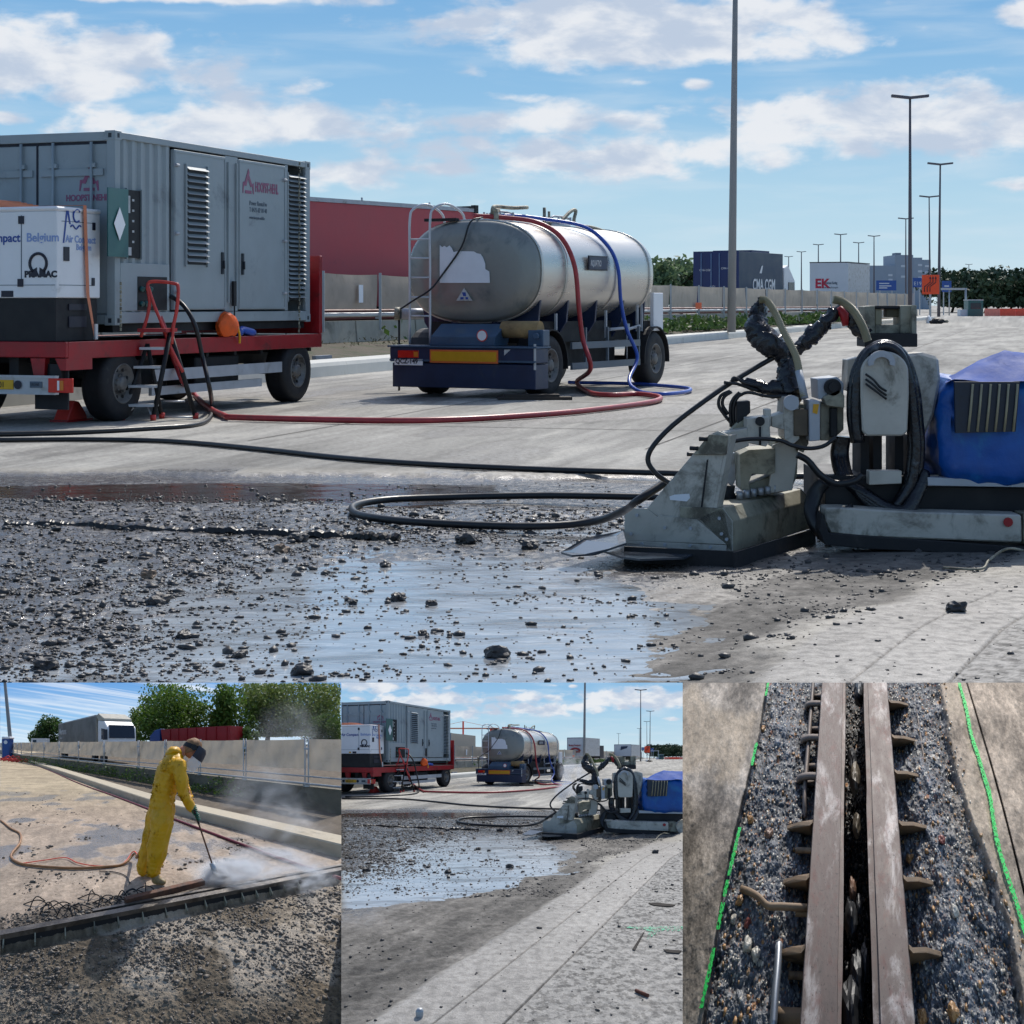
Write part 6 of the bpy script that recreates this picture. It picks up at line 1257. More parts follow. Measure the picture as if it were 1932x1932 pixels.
ML = {'flatbed_trailer': 'small model of the red flatbed trailer in the lower middle view', 'generator_container': 'small grey generator container in the lower middle view', 'silent_generator': 'small white generator set in the lower middle view', 'lashing_strap': 'orange lashing strap over the white generator in the lower middle view',
 'folded_strap': 'folded orange strap on the white generator in the lower middle view', 'wheel_chock': 'red wheel chock in the lower middle view', 'orange_bag': 'orange bag on the trailer bed in the lower middle view', 'blue_cloth': 'blue cloth on the trailer bed in the lower middle view', 'step_ladder': 'step ladder with red handrail in the lower middle view',
 'tanker_trailer': 'small stainless tanker trailer in the lower middle view', 'red_hose': 'red hose across the deck in the lower middle view', 'blue_hose': 'blue hose over the tanker in the lower middle view', 'black_strap': 'thin black cable on the tank end in the lower middle view', 'timber_board': 'dark boards under the tanker in the lower middle view',
 'pipe_coupling': 'grey pipe end beside the tanker ladder in the lower middle view', 'air_hose': 'black hose from the container socket in the lower middle view', 'black_hose': 'long black hose crossing the deck in the lower middle view', 'hose_loop': 'looped black hose on the gravel in the lower middle view',
 'feed_hose': 'black hose arching from the hood in the lower middle view', 'demolition_robot': 'concrete demolition robot with blue cover in the lower middle view', 'concrete_barrier': 'concrete barrier under the fence in the lower middle view', 'screened_fence': 'tan screened fence in the lower middle view',
 'office_block': 'far grey tower block in the lower middle view', 'gantry': 'thin sign gantry in the lower middle view', 'site_cabin': 'green site cabin in the lower middle view', 'roadworks_barrier': 'red and white barrier in the lower middle view', 'gravel': 'dark concrete chips strewn over the deck of the lower middle view', 'verge_shrubs': 'low weeds at the fence foot in the lower middle view', 'buried_rail': 'broken dark steel rail across the gravel in the lower middle view', 'loose_wire': 'thin bent wire below the robot in the lower middle view'}
skip = {'lorry', 'water', 'ground', 'verge_grass', 'road_sign_x', 'roadside_tree'}
lampl = ['nearest tall lamp post', 'second tallest lamp post', 'lamp post right of the orange sign', 'lamp post left of the orange sign', 'lamp post half hidden behind the second one', 'far lamp post above the white lorry', 'far lamp post before the low building', 'far lamp post right of the lorry roof', 'far lamp post left of the white lorry', 'small far lamp post left of the others', 'smallest far lamp post', 'tiny far lamp post above the trees']; li = 0
signl = ['wide blue sign', 'blue sign left of the orange one', 'blue sign right of the orange one', 'orange lane diversion sign']; si = 0; bi = 0; ti = 0
bunl = ['white bundle on the far deck', 'black bundle on the far deck', 'grey bundle on the far deck']; treel = ['leftmost', 'second', 'third', 'fourth', 'broadest', 'sixth', 'seventh', 'eighth']
for o in MAIN:
    nm = o.name.split('.')[0]
    if nm in skip: continue
    robotish = nm in ('demolition_robot', 'feed_hose', 'hose_loop', 'loose_wire'); off = (-.15, 0, 0) if robotish else (0, 0, 0)
    lb = ML.get(nm); t_ = ' in the lower middle view'
    if nm == 'lamp_post': lb = lampl[li]+t_; li += 1
    if nm == 'road_sign': lb = signl[si]+t_; si += 1
    if nm == 'bundle': lb = bunl[bi]+t_; bi += 1
    if nm == 'far_tree': lb = treel[ti]+' dark tree of the far row'+t_; ti += 1
    if nm == 'loose_rock': lb = ' '.join(o['label'].split()[:12])+', lower middle view'
    to_model(o, PM, lb, True, off)
# lorries, crane and hall that only this view has
def m_at(x, y, Y): p = PM.at(x, y, Y); return p
def m_truck(label, xL, xR, yT, Y, xs, ys, m_end, m_side, zb_=1.5, nm='lorry', dy=6.3):
    a = m_at(xR, yT, Y); b0 = m_at(xL, yT, Y); b = m_at(xs, ys, Y+dy); d = Vector((b.x-a.x, b.y-a.y, 0)); Lg = d.length; w_ = b0.x-a.x; t = thing(nm, label, 'truck', (a.x, a.y, 0), math.atan2(d.y, d.x)); w_ = abs(w_)
    MB().box(.06, Lg, 0, w_, zb_, a.z).build('cargo_box', m_side, t); e = MB().box(-.02, .055, 0, w_, zb_, a.z+.02).build('end_doors', m_end, t); m = MB().box(-.04, -.021, 0, .08, zb_, a.z).box(-.04, -.021, w_-.08, w_, zb_, a.z).box(-.04, -.021, .08, w_-.08, a.z-.1, a.z); m.build('door_frame', M_bldgd, e)
    for yy, ax in ((.05, (0, -1, 0)), (w_-.05, (0, 1, 0))): wheel(t, (1, yy, .9), ax, .5, .34, rim_r=.27)
    return t, e, Lg, w_, a.z
t, e, Lg, w_, zt_ = m_truck('white lorry with a red arched emblem on its rear in the lower middle view', 1270, 1370, 313, 88, 1462, 318, M_box, M_whited)
MB().tube([(-.06, w_/2+.75*math.cos(q), 2.25+.42*math.sin(q)) for q in np.linspace(0, math.pi, 10)], .16, 6).box(-.08, -.045, w_/2-.8, w_/2+.8, 2.0, 2.28).build('emblem', mat('brick_red_ink', S(150, 44, 50), .5), e); text(t, 'Moving-Transport', .42, mat('brick_red_ink', S(150, 44, 50)), e, (-.05, w_/2+1.05, 3.0), (0, -1, 0), (0, 0, 1), .01, sx=.62, bold=.01)
MB().box(Lg+.4, Lg+2.2, .1, w_-.1, 1.2, 3.2).build('cab', M_ink, t); to_model(t, PM)
t, e, Lg, w_, zt_ = m_truck('white lorry with a dark blue flag emblem beside the tower in the lower middle view', 1540, 1640, 352, 118, 1690, 357, M_box, M_whited)
MB().prism([(-.05, w_*.62, 2.7), (-.05, w_*.25, 3.1), (-.05, w_*.2, 3.5), (-.05, w_*.6, 3.45)], (-.02, 0, 0)).build('emblem', M_navy, e); to_model(t, PM)
t, e, Lg, w_, zt_ = m_truck('beige container lorry behind the fence between the container and the tanker, lower middle view', 560, 622, 288, 50, 760, 300, mat('beige_cladding', S(168, 162, 150), .7, 0, .06), mat('beige_cladding', S(168, 162, 150)), dy=7); to_model(t, PM)
cr = thing('tower_crane', 'small orange tower crane above the beige lorry in the lower middle view', 'crane', tuple(m_at(690, 400, 330).xy)+(0,)); a = m_at(690, 222, 330); MB().box(-.45, .45, -.45, .45, 0, a.z).build('mast', M_safety, cr); j = m_at(690, 262, 330).z; MB().box(-19, 20, -.3, .3, j-.35, j+.35).build('jib', M_strap, cr); MB().box(15, 19, -.8, .8, j-2, j-.36).build('counterweight', M_safety, cr); MB().tube([(-18, 0, j), (0, 0, a.z), (19, 0, j)], .1, 5).build('tie_bar', M_strap, cr); to_model(cr, PM)
# marks and litter on the near deck of this view
def flat(name, pts, z, m_, par=None, th=.004): return MB().prism([PM.g(x, y)+Vector((0, 0, z)) for x, y in pts], (0, 0, th)).build(name, m_, par)
M_gpf = mat('faded_green_paint', S(112, 200, 158), .8, 0, .2, 20)
def speckle(m, sc_, lo, hi):   # sprayed paint: only specks of it stick
    t = NT(m.node_tree); b = m.node_tree.nodes['Principled BSDF']; t.l.new(t.sm(t.noise(t.attr('P0'), sc_, 4, .7), lo, hi), b.inputs['Alpha'])
speckle(M_gpf, 45, .52, .64)
o = flat('paint_mark', [(1590, 1384), (1700, 1388), (1932, 1384), (1932, 1410), (1800, 1412), (1760, 1440), (1725, 1462), (1742, 1412), (1700, 1400), (1600, 1392)], .006, M_gpf); tag(o, 'faded green spray paint mark on the near right deck, lower middle view', 'paint mark'); to_model(o, PM)
a, b = PM.g(1665, 1752), PM.g(1735, 1782); o = MB().cyl(a+Vector((0, 0, .012)), b+Vector((0, 0, .012)), .012, seg=8).build('rebar_stub', mat('rust_brown', S(104, 60, 44), .8, 0, .3, 12)); tag(o, 'short rusty steel bar on the near right deck, lower middle view', 'bar'); to_model(o, PM)
for i, (pts, lb) in enumerate(((((1735, 1252), (1790, 1250), (1890, 1262), (1870, 1272), (1770, 1266)), 'upper dark tar patch on the right deck, lower middle view'), (((1645, 1515), (1700, 1430), (1716, 1412), (1704, 1436), (1660, 1520)), 'long narrow dark tar patch on the right deck, lower middle view'), (((1820, 1515), (1925, 1522), (1910, 1538), (1840, 1532)), 'lower dark tar patch on the right deck, lower middle view'))):
    o = flat('tar_patch', pts, .005, mat('tar', S(70, 66, 62), .95, 0, .4, 9, spec=.1)); tag(o, lb, 'patch'); to_model(o, PM)
q = PM.g(444, 1888); o = MB().lathe([(0, .022), (.03, .024), (.045, .016), (.047, .001)], q, (0, 0, 1), 12).build('metal_cap', M_galv); tag(o, 'small grey metal cap on the pale strip at the bottom, lower middle view', 'cap'); to_model(o, PM)
r2 = np.random.default_rng(21)
def scat2(n, y0, y1, d): y = np.exp(r2.uniform(np.log(y0), np.log(y1), n)); x = y*r2.uniform(-.31, .30, n); k = r2.random(n) < d(x, y); return x[k], y[k]
gx_, gy_ = scat2(3500, 3.4, 7.2, lambda x, y: .05+.25*sst(fbm(x*2+5, y*2, 4), .5, .65)*sst(lineA(y)-x, .2, 1.5)); gz_ = surf(gx_, gy_)[0]; s_g = np.clip(r2.lognormal(math.log(.008), .5, len(gx_)), .003, .03); vv_, ff_ = stones(np.stack([gx_, gy_, np.maximum(gz_, ZW)+s_g*.2], -1), s_g, r2)
o = np_mesh('grit', vv_, ff_, M_rock); tag(o, 'sparse dark grit on the near deck of the lower middle view', 'grit', kind='stuff'); to_model(o, PM, sub=False)
# steam: soft clouds inside closed shells
def steam_mat(key, dens, ns=6.0, col=(.92, .95, 1, 1), em=0.0):
    m = bpy.data.materials.new(key); m.use_nodes = True; m.node_tree.nodes.clear(); t = NT(m.node_tree); tc = t.n('ShaderNodeTexCoord'); g = tc.outputs['Generated']
    d = t.vm('LENGTH', t.vm('MULTIPLY', t.vm('SUBTRACT', g, (.5, .5, .5)), (2, 2, 2))); n = t.noise(g, ns*.5, 6, .65, .5)
    f = t.m('MULTIPLY', t.sm(d, 1.0, .1), t.sm(n, .40, .66)); v = t.n('ShaderNodeVolumePrincipled'); v.inputs['Color'].default_value = col; t.l.new(t.m('MULTIPLY', f, dens), v.inputs['Density']); v.inputs['Anisotropy'].default_value = .3
    o = t.n('ShaderNodeOutputMaterial'); t.l.new(v.outputs[0], o.inputs['Volume']); return m
def steam(name, pan, blobs, label, dens, nosc=6.0):
    """blobs: (x, y crop pixel, distance, radii in metres)"""
    t = bpy.data.objects.new(name, None); COL.objects.link(t); c0 = None
    for i, (x, y, Y, rx, ry, rz, k) in enumerate(blobs):
        c = pan.at(x, y, Y); p, s = pan.model_point(np.array([c-Vector((0, 0, pan.h))])); p = Vector(p[0]); s = float(s[0])
        if c0 is None: c0 = p; t.location = p
        bm = bmesh.new(); bmesh.ops.create_icosphere(bm, subdivisions=3, radius=1); me = bpy.data.meshes.new('plume')
        for v in bm.verts: v.co = Vector((v.co.x*rx*s, v.co.y*ry*s, v.co.z*rz*s))
        lim = (pan.rect[2]-CX)/F
        bm2 = bm; q = p  # keep the plume inside the model's own edge
        nn = Vector((-1, lim, 0)); bmesh.ops.bisect_plane(bm2, geom=bm2.verts[:]+bm2.edges[:]+bm2.faces[:], plane_co=-q, plane_no=nn, clear_inner=True)
        es = [e for e in bm2.edges if e.is_boundary]
        if es: bmesh.ops.holes_fill(bm2, edges=es)
        bm2.to_mesh(me); bm2.free(); me.materials.append(steam_mat('%s_%d' % (name, i), dens*k/s, nosc)); o = link('plume', me, t); o.location = p-c0
    return tag(t, label, 'steam', kind='stuff')
steam('steam', PM, [(1300, 620, 12.8, .42, .35, .30, 1), (1325, 500, 13.6, .45, .3, .50, .45)], 'faint white steam rising left of the robot hood in the lower middle view', 22.0)
# ================================================================== lower left: the man with the jet lance
G, A_ = PW.g, PW.at
def C4(x, y, Y=3.84): u, v = .15625*x+226.4, .15625*y+1377.3; return Vector(((u-PW.uc)/PW.f*Y, Y, PW.h-(v-PW.vh)/PW.f*Y))
def vloc(t, p): return Vector(p)-Vector(t['_m'][:3])
SKYC = sky_group('cirrus_sky', [(0, S(104, 160, 220)), (.6, S(150, 194, 232)), (1, S(200, 222, 238))], [], True)
back_sky(PW, emis_group_mat('sky_model_cirrus', SKYC), lambda U, V: np.stack([U*1.0, (V-1288)*5.0, 0*U], -1))
KPTS = [Vector((-24, 51, 0)), Vector((-12.0, 27.7, 0)), Vector((-.61, 8.44, 0)), Vector((2.39, 4.59, 0)), Vector((4.0, 2.55, 0))]
def kx(y):
    ys = [p.y for p in KPTS][::-1]; xs = [p.x for p in KPTS][::-1]; return np.interp(y, ys, xs)
JA, JB = G(0, 1475), G(1850, 1108); jd = (JB-JA).normalized(); jn = Vector((-jd.y, jd.x, 0))
def surf1(x, y):
    n1 = fbm(x*.5+3, y*.5, 5); n2 = fbm(x*1.6+9, y*1.6, 6); n3 = fbm(x*6, y*6+3, 5, .6); n4 = fbm(x*30+5, y*30, 4, .65); st = fbm(x*.9+y*.3, y*3.2, 5, .6)
    jdist = (x-JA.x)*jn.x+(y-JA.y)*jn.y; far = sst(jdist, -.05, .10); near = 1-far
    tan = np.array([164, 146, 128])*(1+.32*(n2-.5)+.30*(n3-.5)+.3*(n4-.5)+.25*(fbm(x*9+y*2, y*2, 4)-.5))[..., None]
    wetp = sst(n2+.5*(n1-.5), .50, .62)*sst(y, 3.6, 5.0)*sst(y, 16, 8); dry2 = np.array([176, 162, 132]); far_pale = sst(y, 6, 12); tan = tan*(1-.6*far_pale[..., None])+dry2*(.6*far_pale*(1+.7*(st-.5)))[..., None]
    tan = tan*(1-.30*wetp[..., None])
    gv = np.array([112, 100, 84])*(1+.5*(n2-.5)+.7*(n3-.5)+.6*(n4-.5))[..., None]; lt = sst(fbm(x*1.2+40, y*1.2, 5, .6), .54, .62)*sst(y, 1.9, 2.3); gv = gv*(1-.8*lt[..., None])+np.array([182, 170, 154])*(.8*lt)[..., None]
    deb = sst(np.abs(jdist-.22), .30, .12)*sst(x, .6, .1); c = tan*far[..., None]+gv*near[..., None]; c = c*(1-.55*(deb*sst(n3, .35, .55))[..., None])
    beh = sst(x-kx(y), .25, .4); c = c*(1-beh[..., None])+np.array([104, 94, 82])*(1+.4*(n3-.5))[..., None]*beh[..., None]
    wet = np.clip(.85*wetp*far+.4*near*(1-lt)*sst(n2, .4, .6)+.35*far*sst(y, 9, 5), 0, 1)*(1-beh)
    z = .004*(n3-.5)+near*(.020*(n3-.5)+.020*(n4-.5)-.012)+deb*.02*(n4-.4)+.002*(n4-.5)-.05*sst(np.abs(jdist+.10), .09, .05)
    return z, np.clip(c, 0, 255), wet
M_g1 = ground_mat('tan_concrete_deck', 18., .010)
model_ground(PW, surf1, M_g1, 1.1, 1.4, 330.)
def P1(o, **k): return to_model(o, PW, **k)
# kerb
def polysweep(name, prof, path, m_, par=None):
    rs_ = []
    for i, p in enumerate(path):
        d = (path[min(i+1, len(path)-1)]-path[max(i-1, 0)]).normalized(); n = Vector((-d.y, d.x, 0)); n = n if n.x > 0 else -n
        rs_.append([tuple(p+n*o+Vector((0, 0, z))) for o, z in prof])
    return MB().loft(rs_, sm=False).build(name, m_, par)
def resample(path, step=.6):
    out = []
    for a, b in zip(path[:-1], path[1:]):
        k = max(1, int((b-a).length/(step*max(1, (a.y+b.y)*.12)))); out += [a.lerp(b, i/k) for i in range(k)]
    return out+[path[-1]]
KP = resample(KPTS); M_k2 = mat('kerb_cast_concrete', S(182, 170, 148), .8, 0, .12, 3, .004, 30, S(120, 110, 96), .64, 1.5)
o = polysweep('kerb', [(0, -.02), (.0, .17), (.02, .19), (.46, .19), (.48, -.02)], KP, M_k2); tag(o, kind='structure'); P1(o)
FO = 3.0
def FP(y0, off=0): # fence line through (1.76,10.3)
    return Vector((1.76+.779*(10.3-y0)+off*.789, y0+off*.615, 0)) if y0 < 30 else Vector((1.76+.779*(10.3-30)-.60*(y0-30)+off*.8, y0, 0))
bw = polysweep('base_wall', [(-.15, .0), (-.10, .55), (.12, .55), (.2, 0)], [FP(y) for y in (3.2, 5, 7, 9, 12, 16, 22, 30, 45, 60)], mat('shaded_wall_concrete', S(112, 106, 92), .9, 0, .2, 2, .01, 12, S(70, 66, 54), .55, 1.2)); tag(bw, 'low concrete wall under the fabric fence in the lower left view', 'wall'); P1(bw)  # wall's shade is mixed into its concrete colour
fn = thing('fabric_fence', 'tan fabric construction fence behind the man in the lower left view', 'fence')
yy = [3.6]
while yy[-1] < 60: yy.append(yy[-1]+ (1.95*.78 if yy[-1] < 14 else 2.6))
for a, b in zip(yy[:-1], yy[1:]):
    pa, pb = FP(a), FP(b); V_ = []; nx, nz = 26, 9; ph = random.random()*6
    for i in range(nx):
        t = i/(nx-1); p = pa.lerp(pb, .02+.96*t)
        for j in range(nz):
            s = j/(nz-1); w_ = .030*math.sin(t*26+ph+s*3.5)*(.4+s)+.016*math.sin(t*47+ph*2-s*5)+.02*math.sin(t*9+s*6+ph); V_.append((p.x-.04+w_*.7, p.y-.03+w_*.6, .97+.74*s-.015*math.sin(t*math.pi)))
    np_mesh('fabric_screen', V_, grid_faces(nx, nz), M_fab, fn, smooth=True)
for y in yy:
    p = FP(y); m = MB()
    for o_ in (-.03, .03): m.cyl(p+Vector((-.07+o_, -.06-o_, .56)), p+Vector((-.07+o_, -.06-o_, 1.75)), .018, seg=8)
    m.box(p.x-.14, p.x-.02, p.y-.1, p.y-.04, 1.45, 1.50).box(p.x-.14, p.x-.02, p.y-.12, p.y+.0, .54, .60); m.build('post', M_galv, fn)
for z, r in ((.62, .028), (.80, .02)): MB().tube([FP(y)+Vector((-.12, -.1, z)) for y in (3.2, 5, 8, 12, 18, 26, 30, 45)], r, 6).build('rail', M_galv, fn)
P1(fn)
rgt = np.random.default_rng(9)
P_ = []
for _ in range(2600):
    y = math.exp(rgt.uniform(math.log(9.5), math.log(30))); p = FP(y, -rgt.uniform(.05, .9)); P_.append((p.x, p.y, .1+.55*rgt.random()**1.5*(.3+.7*math.sin(y*1.7)**2)))
o = leaf_cloud('verge_weeds', np.array(P_), .05, M_leaf, None, rgt); tag(o, 'green weeds growing along the wall foot in the lower left view', 'weeds', kind='stuff'); P1(o, sub=False)
# lorries behind the fence
def dirbox(name, lab, cat, p0, d, ): t = thing(name, lab, cat, tuple(p0), math.atan2(d[1], d[0])); return t
a = Vector((-6.35, 28, 0)); b = Vector((-14, 41, 0)); d = (b-a).normalized(); t = dirbox('lorry', 'grey curtain sided lorry with white cab facing right in the lower left view', 'truck', a, d); Lg = (b-a).length
M_gc = mat('dark_grey_curtain', S(104, 106, 106), .5, 0, .2, .6, .01, 1.5, S(70, 74, 76), .5, .4); M_bg = mat('beige_cab_side', S(170, 164, 150), .5)
MB().box(0, Lg, -2.5, 0, 1.1, 4.0).build('curtain_box', M_gc, t); MB().box(0, Lg, -2.5, .02, 3.95, 4.06).build('roof_rail', M_galv, t); MB().box(-.05, -.01, -2.5, 0, 1.1, 4.0).build('headboard', M_bg, t)
text(t, 'Mertens', 1.0, M_whited, t, (Lg-.6, .01, 2.7), (-1, 0, 0), (0, 0, 1), .02, sx=1.1, bold=.02); text(t, 'transport', .42, M_whited, t, (Lg-.8, .01, 2.15), (-1, 0, 0), (0, 0, 1), .02)
cb = MB().prism([(-.5, 0, .9), (-.5, 0, 3.55), (-2.0, 0, 3.4), (-2.75, 0, 2.9), (-2.85, 0, .9)], (0, -2.45, 0)).build('cab', M_white, t, .05)
MB().prism([(-.5, .0, 3.56), (-.1, .0, 3.95), (-.5, .0, 4.15), (-1.9, 0, 3.66), (-1.9, 0, 3.45)], (0, -2.45, 0)).build('roof_deflector', M_bg, t, .03)
MB().prism([(-2.80, -.15, 2.02), (-2.62, -.15, 3.05), (-2.62, -2.3, 3.05), (-2.80, -2.3, 2.02)], (-.10, 0, .02)).build('windscreen', M_glass, cb); MB().prism([(-1.4, .004, 1.95), (-1.4, .004, 2.85), (-2.3, .004, 2.75), (-2.55, .004, 1.95)], (0, .02, 0)).build('side_window', M_glass, cb)
MB().box(-2.95, -2.75, .05, .35, 1.9, 2.7).build('mirror', M_ink, cb)
for s in (-1.5, .8, Lg-2, Lg-3.3): wheel(t, (s, .0, .5), (0, 1, 0), .5, .34, rim_r=.27)
P1(t)
a = Vector((6.1, 34, 0)); b = Vector((-2.8, 43, 0)); d = (b-a).normalized(); Lg = (b-a).length; t = dirbox('tipper_lorry', 'red tipper lorry with blue cab behind the fence in the lower left view', 'truck', a, d)
m = MB().prism([(0, 0, 1.5), (0, 0, 3.45), (Lg-2.2, 0, 3.40), (Lg-2.6, 0, 1.5)], (0, -2.5, 0)); bx = m.build('tipper_body', mat('tipper_red', S(150, 24, 34), .4, 0, .15, 1), t)
for k in range(7): MB().box(.3+k*1.4, .42+k*1.4, .005, .07, 1.5, 3.4).build('rib', M_red, bx)
MB().box(-.02, -.005, -2.4, -.1, 1.5, 3.4).build('tailgate', M_red, bx); MB().prism([(Lg-1.9, -.1, .9), (Lg-1.9, -.1, 3.5), (Lg-.9, -.1, 3.3), (Lg, -.1, 2.6), (Lg+.1, -.1, .9)], (0, -2.3, 0)).build('cab', M_signb, t, .05)
for s in (1, 2.3, Lg-1.2): wheel(t, (s, .0, .5), (0, 1, 0), .5, .34, rim_r=.27)
P1(t)
t = thing('delivery_van', 'small white van far away left of the grey lorry in the lower left view', 'van', tuple(A_(175, 345, 70).xy)+(0,)); w_ = A_(262, 345, 70).x-A_(175, 345, 70).x; MB().box(0, w_, 0, 2, .5, A_(1, 318, 70).z).build('body', M_box, t); MB().box(w_*.12, w_*.35, -.03, -.005, 1.5, 2.4).build('window', M_glass, t)
for s in (.15, .85): wheel(t, (w_*s, 0, .4), (0, -1, 0), .4, .25, rim_r=.2)
P1(t)
# portable toilet, barrier heap
q = G(32, 432); t = thing('portable_toilet', 'blue portable toilet with white roof at the left edge of the lower left view', 'toilet', tuple(q)); MB().box(-.38, .38, 0, 1.0, 0, 2.1).build('cabin', M_signb, t, .03); MB().box(-.45, .45, -.05, 1.1, 2.101, 2.35).build('roof', M_white, t, .08); MB().box(-.42, -.385, -.02, .1, 0, 2.1).build('door_edge', M_white, t); MB().cyl((0, -.03, 1.75), (0, -.003, 1.75), .2, seg=20).build('round_badge', M_white, t); P1(t)
m = MB()
for k in range(16): a = G(20+k*9, 436+((k*37) % 22)); m.tube([a+Vector((-.6, 0, .1)), a+Vector((0, .3, .35*((k*7) % 3)/2+.1)), a+Vector((.7, -.2, .05))], .06, 5)
o = m.build('barrier_tape_heap', M_redp); tag(o, 'heap of red and white tape by the blue toilet, lower left view', 'tape'); P1(o)
# lamp post
b_ = G(68, 430); tp = A_(22, -60, b_.y); t = thing('lamp_post', 'tall grey lamp post at the left of the lower left view', 'lamp post', (b_.x, b_.y, 0)); MB().tube([(0, 0, 0), ((tp.x-b_.x)*.5, 0, tp.z*.5), (tp.x-b_.x, 0, tp.z)], [.22, .18, .14], 12).build('pole', M_pole, t); MB().box(tp.x-b_.x-1, tp.x-b_.x+1, -.1, .1, tp.z, tp.z+.2).build('lamp_head', M_poled, t); P1(t)
# trees
def wtree(label, xc, ytop, wpx, Y, n, lm, leaf=.16, lumps=26): p = A_(xc, ytop, Y); w_ = wpx*.33399/PW.f*Y; t = tree('leafy_tree', label, p.x, Y, 0, p.z, w_, rgt, lm, n, lumps, leaf, None, .04); P1(t, sub=False)
M_lf1 = mat('grass_green_leaves', S(88, 116, 40), .55, 0, .5, 1.6); M_lf2 = mat('olive_green_leaves', S(112, 128, 66), .6, 0, .4, 1.2); thin_cloth(M_lf1, .35); thin_cloth(M_lf2, .35)  # plain base greens of the two crown kinds, varied by noise
wtree('small dark round tree behind the grey lorry, lower left view', 268, 200, 190, 75, 5000, M_leafd, .3, 22)
wtree('big green tree between the grey lorry and the red tipper, lower left view', 980, 22, 410, 50, 16000, M_lf1, .22, 46)
wtree('green tree above the red tipper lorry, lower left view', 1290, 24, 260, 48, 9000, M_lf1, .22, 34)
wtree('tall hazy tree right of the tipper, reaching the top edge, lower left view', 1500, -60, 330, 52, 13000, M_lf2, .22, 40)
wtree('broad olive tree at the right edge of the lower left view', 1790, -120, 420, 46, 16000, M_lf2, .2, 44)
wtree('low bright bush right of the red tipper at the edge, lower left view', 1880, 190, 240, 38, 6000, M_leaf, .15, 18)
wtree('bright bush just right of the red tipper tailgate, lower left view', 1400, 240, 120, 36, 2500, M_leaf, .13, 12)
wtree('yellow green treetop behind the lorry cab, lower left view', 770, 190, 110, 60, 2500, M_lf2, .25, 12)
# steel joint rails -----------------------------------------------
M_jt = mat('wet_dark_steel', S(96, 90, 84), .35, .5, .3, 9, .003, 40, S(56, 50, 46), .55, 5); M_rust = mat('rusty_bar_steel', S(104, 66, 46), .75, .1, .3, 9, .004, 40, S(60, 42, 34), .55, 6)
L_ = (JB-JA).length; J = thing('expansion_joint', 'exposed steel expansion joint rails crossing the deck in the lower left view', 'joint', (JA.x, JA.y, 0), math.atan2(jd.y, jd.x))
def rail1(y0, y1, z0, z1, name='rail', x0=-.6, x1=L_+.8, m_=M_jt): o = MB(); n = 40; [o.box(x0+(x1-x0)*i/n, x0+(x1-x0)*(i+1)/n-.0001, y0, y1, z0, z1) for i in range(n)]; return o.build(name, m_, J)
rail1(-.02, .055, .035, .075); rail1(.125, .165, .02, .06, x0=.75); rail1(-.015, -.005, -.06, .0345, 'web', m_=M_dark)
pts_ = [15, 195, 365, 530, 665, 805, 935, 1050, 1160, 1270, 1370, 1450, 1530, 1610, 1690]
for x in pts_: q = G(x, 1475-(x*.198)+12); s = (q-JA).dot(jd); MB().prism([(s, -.02, .04), (s, -.07, -.01), (s, -.06, -.045), (s, -.02, -.04)], (.010, 0, 0)).build('anchor_plate', M_rmud, J)
P1(J)
a, b = G(715, 1285), G(1160, 1172); d = (b-a).normalized(); n = Vector((-d.y, d.x, 0)); o = MB().prism([a+Vector((0, 0, .02)), a+Vector((0, 0, .095)), b+Vector((0, 0, .10)), b+Vector((0, 0, .045))], n*.07).build('steel_bar', M_rust, bevel=.004); tag(o, 'loose rusty steel bar lying on the rails in the lower left view', 'bar'); P1(o)
m = MB()
for k in range(26): x = 200+ (k*61) % 780; y = 1215+((k*37) % 60)+(40 if x < 500 else 0)-(50 if x > 700 else 0); q = G(x, y); h = .04+.05*((k*13) % 5)/5; a = k*1.3; e = Vector((math.cos(a)*.12, math.sin(a)*.08, 0)); m.tube(crv([q-e, q+Vector((0, 0, h)), q+e*.6+Vector((0, 0, h*.8)), q+e], 3), .006, 5)
o = m.build('rebar_loops', M_dark); tag(o, 'tangled bare reinforcement wires in the broken concrete, lower left view', 'rebar', kind='stuff'); P1(o)
# hoses
def h1(name, pts, r, m_, lb): o = MB().tube(crv(pts, 7), r, 8).build(name, m_); tag(o, lb, 'hose'); P1(o)
M_bh = mat('brown_hose_rubber', S(150, 104, 62), .5, 0, .25, 12); K_ = Vector((0, 0, .02))
h1('brown_hose', [G(-80, 740)+K_, G(0, 785)+K_, G(60, 832)+K_, G(112, 862)+K_, G(112, 915)+K_, G(62, 985)+K_, G(95, 1025)+K_, G(180, 1045)+K_, G(400, 1060)+K_, G(600, 1052)+K_, G(700, 1035)+K_, G(760, 1010)+Vector((0, 0, .1)), C4(200, 1540, 3.95), C4(235, 1480, 3.95)], .017, M_bh, 'brown pressure hose curving over the deck to the man, lower left view')
h1('orange_hose', [G(110, 1035)+K_, G(250, 1015)+K_, G(370, 1000)+K_, G(440, 1030)+K_, G(560, 1048)+K_, G(690, 1035)+K_, G(750, 1000)+Vector((0, 0, .1)), C4(215, 1500, 3.98)], .007, M_safety, 'thin orange hose beside the brown one in the lower left view')
h1('grey_cable', [G(560, 1072)+K_*.5, G(650, 1078)+K_*.5, G(710, 1100)+K_*.5, G(735, 1140)+K_*.5], .006, M_hose, 'thin grey cable end on the deck left of the boots, lower left view')
